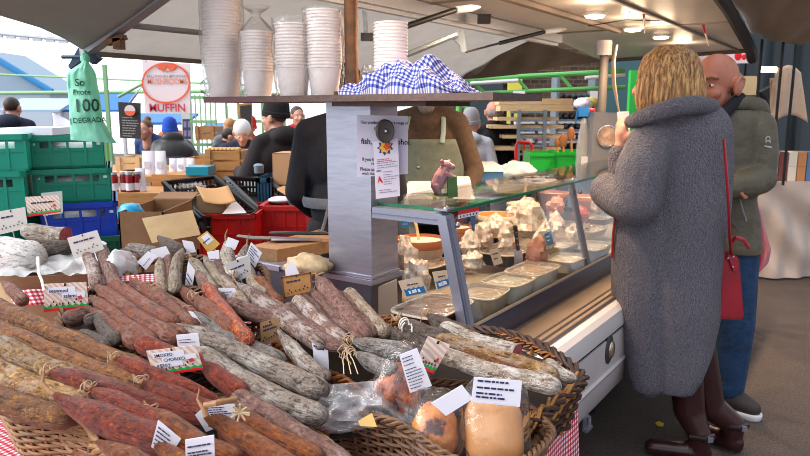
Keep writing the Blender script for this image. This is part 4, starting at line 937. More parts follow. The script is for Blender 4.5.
for i in range(4): a_, b_ = .12 + .45 * (i % 2), .12 + .45 * (i // 2); MB().slab([at4(p, a_, b_) - V((0, .004, 0)), at4(p, a_ + .3, b_) - V((0, .004, 0)), at4(p, a_ + .3, b_ + .3) - V((0, .004, 0)), at4(p, a_, b_ + .3) - V((0, .004, 0))], (0, -.003, 0)).build('pinned_sheet', M('lilac_sheet', '#8d86a8', .7), pb_)
MB().tube([P(187, 139, 9.02), V((P(187, 139, 9.02).x, 9.02, 0))], .02, 6).build('stand', galv, pb_)
# jars, pouches, wooden crates on a stall behind
Yj = 4.5
jt = thing('wooden_stand', 'pine box stand carrying jars and white pouches', 'stand', V((P(155, 205, Yj).x, Yj, 0)))
a, b = P(96, 195, Yj), P(160, 195, Yj); zt_ = P(130, 193, Yj).z
MB().box(((a.x + b.x) / 2, Yj + .2, zt_ - .07), (b.x - a.x, .42, .14)).build('box', wood, jt)
MB().box(((a.x + b.x) / 2, Yj + .2, (zt_ - .14) / 2), (b.x - a.x - .1, .36, zt_ - .14)).build('base', card_dark, jt)
a, b = P(148, 195, Yj + .35), P(202, 195, Yj + .35); z2 = P(170, 176, Yj + .35).z
MB().box(((a.x + b.x) / 2, Yj + .62, z2 / 2), (b.x - a.x, .36, z2)).build('riser', wood, jt)
redjam = M('red_jam', '#8f1522', .15); lidm = M('jar_lid', '#d9dadd', .35, .4)
for i, px in enumerate((111.5, 119.5, 127, 133)):
    c = V((P(px, 190, Yj).x, Yj + .05 + .03 * (i % 2), zt_ + .001)); j = thing('jam_jar', ('red jam jar with a white label, %s on the pine stand' % ('first from the crates', 'second from the crates', 'third from the crates', 'nearest the white pouches')[i]), 'jar', c, 'red jam jars')
    MB().lathe([(0, 0), (.023, 0), (.025, .006), (.025, .105), (.02, .118), (0, .118)], c, 18).build('glass_body', redjam, j); MB().lathe([(0, .118), (.023, .118), (.024, .136), (0, .138)], c, 18).build('lid', lidm, j); MB().lathe([(.0256, .012), (.0256, .06)], c, 18).build('jar_label', paper, j)
def pouch(x0, x1, y0, y1, Y, zb, label):
    a, b = P(x0, y1, Y), P(x1, y0, Y); z1 = zb + (P(x0, y0, Y).z - P(x0, y1, Y).z)
    t = thing('white_pouch', label, 'pouch', V(((a.x + b.x) / 2, Y, zb)), 'white pouches')
    w = (b.x - a.x) / 2; cx = (a.x + b.x) / 2
    def fn(u, v):
        th = u * 2 * math.pi; return V((cx + w * math.cos(th) * (1 - .08 * v), Y + .03 * math.sin(th) * (1 - v) + .004 * math.sin(th), zb + (z1 - zb) * v))
    MB().grid(fn, 20, 8).build('bag', paper, t); MB().box((cx, Y - .031, zb + (z1 - zb) * .4), (w * .9, .003, (z1 - zb) * .3)).build('pouch_label', M('label_grey', '#cfcdd6', .7), t)
pouch(136, 145, 167, 190, Yj + .1, zt_ + .001, 'narrow white pouch right beside the jam jars')
for i, (x0, x1, lb) in enumerate(((143.5, 155, 'tall white pouch, left one of two in front of the blue hat'), (156, 166.5, 'tall white pouch, right one of two in front of the blue hat'))): pouch(x0, x1, 160, 183, Yj + .5, z2 + .001 - .0, lb)
for i, (x0, x1, lb) in enumerate(((170, 177, 'short white pouch at the front of the row of three'), (177, 187, 'short white pouch in the middle of the row of three'), (187, 195, 'short white pouch at the end of the row of three'))): pouch(x0, x1, 162, 175, Yj + .72, z2 + .001, lb)
def wcrate(label, x0, x1, y0, y1, Y, d, name='wooden_crate', slats=2, m=None):
    a, b = P(x0, y1, Y), P(x1, y0, Y); t = thing(name, label, 'crate', V(((a.x + b.x) / 2, Y, a.z))); w = b.x - a.x; h = b.z - a.z; m = m or wood
    mb = MB(); g = h / slats
    for k in range(slats):
        for yy in (Y, Y + d): mb.box(((a.x + b.x) / 2, yy, a.z + g * (k + .5)), (w, .015, g * .8))
        for xx in (a.x, b.x): mb.box((xx, Y + d / 2, a.z + g * (k + .5)), (.015, d, g * .8))
    mb.box(((a.x + b.x) / 2, Y + d / 2, a.z + .01), (w, d, .015)); mb.build('slats', m, t)
    for xx in (a.x + .02, b.x - .02): MB().box((xx, Y - .012, a.z + h / 2), (.04, .02, h * 1.05)).build('corner_batten', m, t)
    return t
wcrate('open wooden crate behind the white pouches', 183, 213, 158, 176, 5.4, .35)
wcrate('slatted wooden display frame in front of the white haired woman', 207, 240, 150, 182, 5.2, .3, slats=3)
wcrate('low wooden crate on the far stall left of the chalk menu board', 117, 140, 157, 170, 6.0, .4, m=wood_pale)
wcrate('orange brown wooden box behind the seated dark haired person', 196, 214, 126, 140, 8.6, .4, m=wood)
st_ = thing('far_stall', 'long dark stall table behind the crates', 'stall', V((P(170, 180, 6).x, 6.2, 0)))
zz = P(150, 172, 5.9).z; MB().box((-1.85, 6.15, zz - .03), (2.6, 1.2, .05)).build('top', wood, st_)
for x in (-3.0, -.7): MB().box((x, 5.7, zz / 2), (.07, .07, zz)).build('leg', wood_dark, st_)
MB().box((-1.85, 5.62, zz * .5), (2.5, .03, zz * .8)).build('front_panel', card_dark, st_)
for k in range(8):
    q = P(210 + k * 4.0, 149.5, 5.3); tag(MB().ell(q, (.03, .04, .018), None, 10, 8).build('bread_roll', M('bread_crust', '#c9995c', .6, c2='#b07f42', scale=40)), 'small golden bread roll on the slatted wooden frame', 'bread', 'bread rolls on the wooden frame')
tag(MB().box(P(201, 170, 5.0), (.16, .2, .06)).build('teal_tray', M('teal_tray_plastic', '#1c90a6', .4)), 'small teal tray between the wooden crates', 'tray')
# cardboard boxes
def cbox(label, x0, x1, ytop, zb, Y, d, m=cardboard, flaps=(), yaw=0, name='cardboard_box', closed=False):
    a, b = P(x0, ytop, Y), P(x1, ytop, Y); w = b.x - a.x; zt = a.z; h = zt - zb; o = V((a.x, Y, zb)); R = Matrix.Rotation(yaw, 3, 'Z'); t = thing(name, label, 'box', V(((a.x + b.x) / 2, Y, zb)))
    def bx(mb, x0, x1, y0, y1, z0, z1): mb.box(o + R @ V(((x0 + x1) / 2, (y0 + y1) / 2, (z0 + z1) / 2)), (x1 - x0, y1 - y0, z1 - z0), R)
    mb = MB(); bx(mb, 0, w, 0, .006, 0, h); bx(mb, 0, w, d - .006, d, 0, h); bx(mb, 0, .006, 0, d, 0, h); bx(mb, w - .006, w, 0, d, 0, h); bx(mb, 0, w, 0, d, 0, .006)
    if closed: bx(mb, 0, w, 0, d, h - .006, h)
    mb.build('walls', m, t)
    for fl in flaps:
        p0, p1, dr = [V(x) for x in fl]; p0 = o + R @ V((p0.x * w, p0.y * d, p0.z * h)); p1 = o + R @ V((p1.x * w, p1.y * d, p1.z * h)); dr = R @ dr
        MB().slab([p0, p1, p1 + dr, p0 + dr], (0, 0, .005)).build('flap', m, t)
    return t
cbox('large open cardboard box with a flap folded towards the meats', 118, 163, 212, .76, 2.95, .42, card_dark, [((0, 1, 1), (1, 1, 1), (0, .12, .02))], yaw=.0)
fl = thing('cardboard_sheet', 'tan cardboard flap sheet leaning in front of the open box', 'box', P(167, 245, 2.85))
MB().slab([P(142, 219, 2.9), P(192, 211, 2.95), P(200, 235, 2.75), P(152, 243, 2.7)], (0, .006, .003)).build('panel', cardboard, fl)
MB().slab([P(190, 238, 2.76), P(200, 235, 2.75), P(199, 249, 2.8), P(188, 250, 2.8)], (0, .006, 0)).build('panel_edge', cardboard, fl)
o = MB().ell(P(131, 214, 3.08), (.06, .06, .05), None, 16, 10, lambda v: 1 + .2 * noise.noise(v * 3)).build('blue_bag', M('cyan_plastic', '#1f9fd8', .35)); tag(o, 'bright blue plastic bundle in the open cardboard box', 'bag')
cbox('upright cardboard box beside the vendor in black', 272, 293, 153, P(285, 185, 4.35).z, 4.35, .22, M('box_tan', '#b98f68', .85), closed=True, yaw=-.15)
tag(MB().box(V((P(283, 190, 4.4).x, 4.44, (.725 + P(285, 185, 4.35).z) / 2)), (.15, .2, P(285, 185, 4.35).z - .729)).build('crate_stand', wood_dark), 'dark crate stand under the upright cardboard box', 'stand')
# red crates with black folding crates on them
table('low_table', 'dark low table under the red crates', -1.38, -.56, 3.45, 4.7, .72)
crate('red_crate', 'red crate holding cardboard and white paper, left of two', 193, 256, 214, .722, 3.55, .45, red_pl, hole=False)
crate('red_crate', 'red crate behind the apron, right of two', 258, 308, 206, .722, 3.75, .45, red_pl, hole=False)
for px0, px1, y, Y in ((203, 208, 218, 3.53), (243, 248, 217, 3.53), (216, 236, 217, 3.53), (270, 276, 210, 3.73)):
    pass
def lidframe(label, pts, Y4):
    p = [P(x, y, Y) for (x, y), Y in zip(pts, Y4)]; t = thing('folding_crate', label, 'crate', (p[0] + p[2]) / 2)
    MB().tube(p, .016, 8, closed=True).build('rim', black, t)
    mb = MB(); mb.slab([q - UP * .11 for q in p], (0, 0, -.01)); mb.build('floor', M('black_mesh', '#222228', .6), t)
    mb = MB()
    for i in range(4):
        a, b = p[i], p[(i + 1) % 4]
        for k in range(1, 12): q = a.lerp(b, k / 12); mb.tube([q, q - UP * .10], .007, 6)
        mb.tube([a - UP * .05, b - UP * .05], .008, 6); mb.tube([a - UP * .10, b - UP * .10], .008, 6)
    mb.build('lattice', black, t); return t, p
t, p = lidframe('open black folding crate with cardboard inside, left of two', ((164, 183), (214, 177), (256, 212), (200, 219)), (3.75, 4.0, 3.75, 3.5))
mb = MB(); mb.slab([P(163, 184, 3.75), P(165, 206, 3.7), P(203, 231, 3.5), P(203, 216, 3.5)], (.015, 0, 0)); mb.build('side_wall', M('crate_dark', '#1b1d26', .5), t)
cbox('small tan cardboard box in the open black crate', 196, 225, 196, P(205, 214, 3.6).z, 3.6, .2, cardboard, yaw=.1)
o = MB().grid(lambda a, b: P(196 + 32 * b + 8 * a, 186 + 16 * a - 1 * b + 3 * math.sin(b * 3), 3.62 - .1 * a), 8, 8).build('brown_paper', M('kraft_brown', '#c39668', .8)); thick(o, .003); tag(o, 'curled sheet of brown paper over the small tan box', 'paper')
tag(MB().slab([P(222, 214, 3.52), P(234, 200, 3.62), P(243, 209, 3.6), P(246, 213, 3.52)], (0, .01, 0)).build('paper_sheet', paper), 'folded white sheet standing in the red crate', 'paper')
o = MB().ell(P(190, 187, 3.85), (.09, .08, .025), None, 20, 10, lambda v: 1 + .3 * noise.noise(v * 3)).build('plastic_wrap', bagfilm, sharp=80); tag(o, 'crumpled clear wrap in the open black crate', 'plastic bag')
t, p = lidframe('black folding crate with latticed side, right of two', ((226, 178), (266, 180), (304, 205), (262, 212)), (4.3, 4.4, 4.0, 3.8))
mb = MB()
for k in range(14): q = P(228 + k * 2.6, 181 + k * 2.3, 4.2 - k * .03); mb.box(q - UP * .03, (.02, .02, .05))
mb.build('latch', galv, t)
tag(MB().slab([P(236, 177, 4.6), P(263, 177, 4.7), P(263, 192, 4.6), P(250, 192, 4.5)], (0, .02, 0)).build('grey_plastic_sheet', M('grey_plastic', '#9a9a96', .5)), 'pale grey plastic panel behind the latticed black crate', 'panel')
crate('teal_crate', 'dark teal crate left of the upright cardboard box', 256, 271, 178, .722, 4.3, .35, teal_pl, hole=False)
q = P(280, 200, 4.0); tag(MB().ell(q, (.07, .06, .022), None, 16, 10).build('white_bundle', paper), 'white bundle in the latticed black crate', 'bundle')
tag(MB().slab([P(277, 190, 4.1), P(284, 187, 4.2), P(298, 196, 4.1), P(292, 199, 4.0)], (0, 0, .01)).build('cardboard_piece', M('kraft_brown', '#c39668', .8)), 'torn cardboard piece on the latticed black crate', 'cardboard')
o = MB().lathe([(0, 0), (.03, 0), (.034, .05), (.02, .06), (0, .06)], P(259, 173, 4.4), 14).build('metal_jug', galv); tag(o, 'small grey metal jug above the latticed crate', 'jug')
# board, knife, bag of crumbs on the cabinet
bd = thing('chopping_board', 'thick wooden chopping board on the steel cabinet', 'board', S(.1, -.8, .904))
A = [PZ(252, 255, .904), PZ(276, 263, .904), PZ(330, 252, .904), PZ(318, 243, .904)]
MB().slab([PZ(250, 258, .904), PZ(277, 262, .904), PZ(345, 250, .904), PZ(320, 240, .904)], (0, 0, .05)).build('block', M('board_wood', '#94704e', .6, c2='#80603f', scale=10, stretch=(6, 1, 6)), bd)
kn = thing('carving_knife', 'long knife with a grey handle on the chopping board', 'knife', PZ(260, 240, .955))
MB().tube([PZ(238, 236, .97), PZ(252, 238, .968), PZ(271, 238.5, .966)], [.01, .014, .013], 10, flat=.6).build('handle', M('knife_grey', '#6c6a6c', .5), kn)
MB().slab([PZ(271, 237, .964), PZ(318, 239, .964), PZ(330, 240, .964), PZ(271, 241, .964)], (0, 0, .003)).build('blade', steel, kn)
tag(MB().tube([PZ(270, 233, .98), PZ(298, 233, .985), PZ(333, 234, .98)], [.010, .014, .010], 8, flat=.6).build('sharpening_steel', M('steel_dark_handle', '#23242c', .4)), 'dark slim tool lying behind the carving knife', 'tool')
o = MB().ell(PZ(308, 266, .935), (.085, .06, .045), None, 28, 18, lambda v: 1 + .25 * noise.noise(v * 2.3 + V((9, 0, 0)))).build('crumb_bag', M('crumbs', '#d6b283', .3, c2='#e6cfa8', scale=70, bump=.4), sharp=80)
tag(o, 'clear plastic bag of pale crackling beside the steel column', 'bag')
tag(MB().slab([P(376, 288, 2.38), P(397, 279, 2.4), P(398, 314, 2.4), P(377, 318, 2.38)], (0, .004, 0)).build('beige_card', M('beige_board', '#b9a594', .7)), 'blank beige card below the steel column', 'card')
# ---------------------------------------------------------------- rack trolley with boards (far right of centre)
Yr = 6.2
rk = thing('rack_trolley', 'aluminium rack trolley carrying pale wooden boards', 'rack', V((P(532, 150, Yr).x, Yr + .15, 0)))
xa, xb = P(519, 120, Yr).x, P(545, 120, Yr).x; zt_ = P(530, 110, Yr).z
for x in (xa, xb):
    for y in (Yr, Yr + .4): MB().box((x, y, zt_ / 2), (.03, .03, zt_)).build('upright', galv, rk)
mb = MB()
for k in range(9):
    z = zt_ - .02 - k * .075
    mb.box(((xa + xb) / 2, Yr, z), (xb - xa, .02, .02)); mb.box(((xa + xb) / 2, Yr + .4, z), (xb - xa, .02, .02))
    for x in (xa, xb): mb.box((x, Yr + .2, z), (.02, .4, .02))
mb.build('runner', galv, rk)
for i, (x0, x1, y, lb) in enumerate(((500, 574, 101.5, 'topmost long pale board stacked on the rack trolley'), (501, 575, 108, 'second long pale board on top of the rack trolley'), (498, 560, 119, 'pale board on the upper runner of the rack'), (491, 565, 127, 'pale board sticking out left below the upper one'), (504, 577, 137, 'pale board on the middle runner of the rack'), (487, 562, 149, 'lowest pale board sticking out of the rack'))):
    a, b = P(x0, y, Yr - .03), P(x1, y, Yr - .03); tag(MB().box(((a.x + b.x) / 2, Yr + .17, a.z), (b.x - a.x, .3, .055 if i < 2 else .03)).build('wooden_board', wood_pale), lb, 'board')
# shelves of dark stock behind
dk = M('dark_stock', '#26272c', .6, c2='#3a3b42', scale=14)
sh2 = thing('stock_shelves', 'dark stock shelving with rows of black trays behind the spray bottle', 'shelves', V((P(575, 130, 7.6).x, 7.6, 0)))
a, b = P(556, 150, 7.6), P(596, 95, 7.6)
for k in range(6):
    z = a.z + (b.z - a.z) * (k / 5.5); MB().box(((a.x + b.x) / 2, 7.75, z), (b.x - a.x, .3, .02)).build('shelf_board', galv, sh2)
    mb = MB()
    for j in range(6): mb.ell((a.x + (b.x - a.x) * (j + .5) / 6, 7.68, z + .04), (.035, .1, .035), None, 10, 8)
    mb.build('stock', dk, sh2)
for x in (a.x, b.x): MB().box((x, 7.75, b.z / 2 + .1), (.03, .3, b.z + .2)).build('upright', galv, sh2)
cols = ['#c86a8c', '#4a6ab0', '#d9c8c0', '#8a5a78', '#6fa0b8', '#d08a50', '#b03a48', '#e0d8d4', '#55707a', '#caa0b0']
sh3 = thing('goods_shelf', 'shelf of small pink and blue packets seen through the rack', 'shelves', V((P(545, 130, 8.2).x, 8.2, 0)))
a, b = P(516, 152, 8.2), P(600, 118, 8.2)
for k in range(4):
    z = a.z + (b.z - a.z) * k / 3.5; MB().box(((a.x + b.x) / 2, 8.35, z), (b.x - a.x, .3, .02)).build('shelf_board', white_paint, sh3)
for x in (a.x, b.x): MB().box((x, 8.35, b.z / 2), (.03, .3, b.z)).build('upright', white_paint, sh3)
cn = {'#c86a8c': 'pink', '#4a6ab0': 'blue', '#d9c8c0': 'beige', '#8a5a78': 'plum', '#6fa0b8': 'pale blue', '#d08a50': 'orange', '#b03a48': 'red', '#e0d8d4': 'white', '#55707a': 'slate', '#caa0b0': 'rose'}
for k in range(3):
    z = a.z + (b.z - a.z) * k / 3.5 + .011
    for j in range(9):
        h = .07 + .03 * ((j * 7 + k * 3) % 4) / 4; cc = cols[(j * 3 + k * 4) % 10]; x = a.x + (b.x - a.x) * (j + .5) / 9
        tag(MB().box((x, 8.3, z + h / 2), (.075, .12, h)).build('packet', M('pk' + cc, cc, .6)), 'small %s packet on the %s board of the goods shelf' % (cn[cc], ('lowest', 'middle', 'upper')[k]), 'packet', 'packets on the goods shelf')
for x, y, lb in ((519, 96, 'white notice clipped to the green girder above the boards'), (596, 96, 'white notice beside the grey stall post')):
    t, p, n = card(((x - 6, y - 5), (x + 6, y - 5), (x + 6, y + 7), (x - 6, y + 7)), 7.2, paper, 'paper_notice', lb, 'notice')
o = MB().ell(P(583, 104, 6.9), (.09, .07, .06), None, 18, 12, lambda v: 1 + .3 * noise.noise(v * 3)).build('white_bag', paper, sharp=80); tag(o, 'white bag on the shelf right of the stacked boards', 'bag')
o = MB().ell(P(590, 102, 7.0), (.08, .06, .05), None, 18, 12, lambda v: 1 + .3 * noise.noise(v * 3 + V((2, 2, 2)))).build('yellow_bag', M('yellow_plastic', '#d8c860', .5), sharp=80); tag(o, 'yellow bag beside the white bag on the far shelf', 'bag')
hn = thing('push_trolley', 'red tubular trolley handle in front of the rack', 'trolley', V((P(522, 150, 5.4).x, 5.4, 1.046)))
MB().tube([P(516, 160, 5.4), P(516, 146, 5.4), P(518, 142, 5.4), P(529, 142, 5.4), P(532, 146, 5.4), P(532, 154, 5.4)], .013, 8).build('tube', red_pl, hn); MB().tube([P(524, 143, 5.4), P(524, 160, 5.4)], .01, 8).build('stem', red_pl, hn)
# ---------------------------------------------------------------- right side: cloth covered stall
Yt = 6.0; clothm = M('cream_cloth', '#cdbfb6', .85, c2='#c2b3aa', scale=5)
ct_ = thing('market_stall', 'stall draped in a creamy white cloth at the right edge', 'stall', V((P(800, 280, Yt).x, Yt + .4, 0)))
x0, x1 = P(738, 200, Yt).x, P(905, 200, Yt).x; ztop = P(780, 184, Yt).z
MB().box(((x0 + x1) / 2, Yt + .45, ztop - .03), (x1 - x0 - .05, .85, .04)).build('table_top', wood, ct_)
for x in (x0 + .1, x1 - .1): MB().box((x, Yt + .45, (ztop - .05) / 2), (.06, .06, ztop - .05)).build('leg', galv, ct_)
def fn(a, b):
    x = x0 + (x1 - x0) * a; s = .05 * math.sin(a * 17) * b + .035 * math.sin(a * 41 + 2 * b) * b
    sw = .05 * math.sin((b * 3.2 + 1.2 * math.cos(a * 6.3)) * 3.1) * math.sin(math.pi * b)
    return V((x, Yt - .02 - .05 * b + s * .6 + sw, ztop * (1 - b) + .02))
o = MB().grid(fn, 70, 30).build('drape', clothm, ct_, sharp=80)
MB().slab([(x0, Yt - .02, ztop), (x1, Yt - .02, ztop), (x1, Yt + .9, ztop), (x0, Yt + .9, ztop)], (0, 0, .008)).build('cloth_top', clothm, ct_)
goods = [('#d8d2d0', 'white'), ('#b32630', 'red'), ('#5a7fae', 'blue'), ('#c98a58', 'orange'), ('#e6dfd0', 'cream'), ('#7a4038', 'brown')]
for k in range(12):
    cc, cnm = goods[(k * 5) % 6]; px = 764 + (k % 6) * 9; lv = k // 6
    q = P(px, 180, Yt + .3); h = .13
    tag(MB().box((q.x, Yt + .25, ztop + .01 + h / 2 + lv * (h + .002)), (.075, .2, h)).build('goods_box', M('gd' + cc, cc, .6)), '%s goods box in the %s layer on the draped stall, %s' % (cnm, ('lower', 'upper')[lv], ('first in the row', 'second in the row', 'third in the row', 'fourth in the row', 'fifth in the row', 'last in the row')[k % 6]), 'box', 'goods boxes on the draped stall')
for i, (px, lb) in enumerate(((757, 'black metal bar just right of the bald man'), (778, 'black metal bar in front of the hanging pale paper'), (791, 'black metal bar at the right edge of the view'))):
    q = P(px, 100, 5.8); tag(MB().box((q.x, 5.8, (P(px, 38, 5.8).z + ztop) / 2), (.017, .017, P(px, 38, 5.8).z - ztop - .02)).build('stall_bar', black), lb, 'bar')
pap = M('buff_paper', '#d9c0ab', .8, c2='#cfb49c', scale=8)
o = MB().grid(lambda a, b: P(775 + 26 * a - 4 * b * (1 - a) + 7 * b * a, 74 - 9 * math.sin(a * 3) + 50 * b, 6.1 + .03 * math.sin(a * 8 + b * 3)), 14, 14).build('hanging_paper', pap); thick(o, .004); tag(o, 'large sheet of buff paper hanging over the draped stall', 'paper')
o = MB().grid(lambda a, b: P(770 + 9 * a, 78 + 40 * b, 6.15 + .03 * math.sin(a * 8 + b * 3)), 8, 8).build('hanging_paper', pap); thick(o, .004); tag(o, 'narrow strip of buff paper left of the large hanging sheet', 'paper')
hl = thing('clip_lamp', 'bright tube lamp on an orange cord right of the bald man', 'lamp', P(768, 70, 6.9))
MB().tube([P(761, 69.5, 6.9), P(776, 69.5, 6.9)], .03, 10).build('tube', M('lamp_white', '#fff0d0', .4, emit=3), hl); MB().tube([P(776, 69.5, 6.9), P(781, 70, 6.9), P(783, 77, 6.9)], .02, 8).build('cord', M('orange_cord', '#e8921c', .5), hl)
o = MB().slab([P(761, 92, 6.8), P(776, 84, 6.8), P(780, 96, 6.8), P(768, 100, 6.8)], (0, .1, 0)).build('black_fitting', black); tag(o, 'black angled fitting below the tube lamp', 'fitting')
# dark counter and poster behind the man
tag(MB().slab([P(690, 95, 7.3), P(757, 95, 7.3), P(757, 76, 7.3), P(690, 76, 7.3)], (0, .05, 0)).build('beige_board', M('sand_board', '#c0aa82', .6)), 'beige board behind the bald man', 'board')
tag(MB().slab([P(690, 150, 7.35), P(757, 150, 7.35), P(757, 82, 7.35), P(690, 82, 7.35)], (0, .05, 0)).build('grey_board', M('dusk_grey', '#55534e', .6)), 'dark grey board below the beige board behind the man', 'board')
t, p, n = card(((676, 55), (749, 49), (749, 63), (676, 66)), 6.9, M('poster_pink', '#e8d4d8', .6), 'banner', 'white banner with red splashes behind the bald man', 'banner')
mb = MB()
for a, b, r in ((.08, .5, .3), (.2, .4, .25), (.3, .6, .2), (.85, .45, .3), (.93, .55, .2)):
    q = at4(p, a, b) + n * .002; mb.ell(q, (r * .12, .004, r * .14), None, 12, 8)
mb.build('splash', stickred, t)
# pink cloth beside the man
pk = M('pink_cloth', '#d98a96', .85, c2='#cd7c8a', scale=20)
Yk = 4.6
def fn(a, b):
    x = 757 + (-3 - 18 * b) * (1 - a) + a * (2 + 12 * min(1, b * 1.6) - 8 * max(0, b - .6)); y = 205 + 92 * b - 34 * a * b * b
    return P(x, y, Yk + .04 * math.sin(a * 12 + b))
o = MB().grid(fn, 16, 14).build('pink_cloth', pk); thick(o, .006); tag(o, 'ragged pink cloth hanging down behind the man', 'cloth')
hk = P(757, 206, Yk); tag(MB().tube([V((hk.x, Yk + .02, 0)), V((hk.x, Yk + .02, hk.z + .02))], .015, 8).build('cloth_stand', galv), 'thin stand holding the pink cloth behind the man', 'stand')
# leaf
o = MB().slab([PZ(655, 423.5, .003), PZ(659, 421.5, .003), PZ(664, 424, .003), PZ(663, 427, .003), PZ(657, 426, .003)], (0, 0, .003)).build('fallen_leaf', M('leaf_yellow', '#c8b420', .6))
tag(o, 'small yellow leaf on the asphalt by the trailer wheel', 'leaf')
# ================================================================ people
def head(mb, c, R, s=1.0, ears=True):
    def e(x, y, z, a, b, d): mb.ell(c + R @ (V((x, y, z)) * s), (a * s, b * s, d * s), R, 20, 14)
    def q(x, y, z): return c + R @ (V((x, y, z)) * s)
    e(0, -.012, .035, .077, .097, .088); e(0, .028, -.035, .06, .066, .075); e(0, .06, -.092, .034, .03, .026); e(0, .076, .032, .05, .018, .011)
    mb.cap(q(0, .092, .018), q(0, .113, -.022), .010 * s, .0165 * s); e(0, .088, -.062, .025, .014, .007); e(0, .085, -.076, .022, .013, .008)
    for k in (-1, 1):
        if ears: e(.086 * k, -.014, -.005, .015, .027, .037)
        e(.036 * k, .066, -.026, .028, .022, .022); e(.014 * k, .1, -.026, .011, .011, .009)
    for k in (-1, 1) if ears else (): mb.limb([q(.088 * k, .006, -.03), q(.094 * k, .008, .012), q(.098 * k, -.008, .032), q(.1 * k, -.03, .022), q(.096 * k, -.03, -.01)], [.006 * s, .006 * s, .007 * s, .007 * s, .006 * s])
    mb.cap(q(0, -.02, -.06), q(0, -.035, -.2), .056 * s, .062 * s)
def hand(mb, w, d, up, s=1.0, curl=.5, side=1):
    """palm and five bent fingers from wrist w along d; up = back of the hand"""
    d = d.normalized(); up = (up - d * up.dot(d)).normalized(); sd = d.cross(up) * side
    mb.cap(w, w + d * .05 * s, .024 * s, .03 * s); mb.ell(w + d * .06 * s, (.04 * s, .04 * s, .02 * s), Matrix((sd, d, up)).transposed(), 14, 10)
    for i, L in enumerate((.068, .076, .07, .055)):
        a = w + d * .088 * s + sd * (.03 - .02 * i) * s; b = a + (d * math.cos(curl * .6) - up * math.sin(curl * .6)) * L * .5 * s; c = b + (d * math.cos(curl * 1.7) - up * math.sin(curl * 1.7)) * L * .5 * s
        mb.limb([a, b, c], [.0105 * s, .0095 * s, .008 * s])
    a = w + d * .03 * s + sd * .03 * s; b = a + (d * .6 + sd * .7 - up * .2) * .042 * s; c = b + (d * .9 + sd * .1 - up * .3) * .032 * s
    mb.limb([a, b, c], [.014 * s, .0115 * s, .0095 * s])
def basis(f):
    f = V(f).normalized(); r = f.cross(UP).normalized(); u = r.cross(f); return Matrix((r, f, u)).transposed()
def hairmat(name, a, b):
    return M(name, a, .55, c2=b, scale=26, bump=.5, bscale=60, stretch=(4, 4, .4))
eyew = M('eye_white', '#e8e4e2', .3); iris = M('iris_dark', '#2a2320', .2)
def eyes(c, R, s, parent):
    for k in (-1, 1):
        o = MB().ell(c + R @ (V((.032 * k, .0845, .004)) * s), (.0125 * s, .009 * s, .0052 * s), R, 12, 8).build('eye', eyew, parent)
        MB().ell(c + R @ (V((.032 * k, .091, .004)) * s), (.0052 * s, .004 * s, .0052 * s), R, 10, 8).build('iris', iris, o)
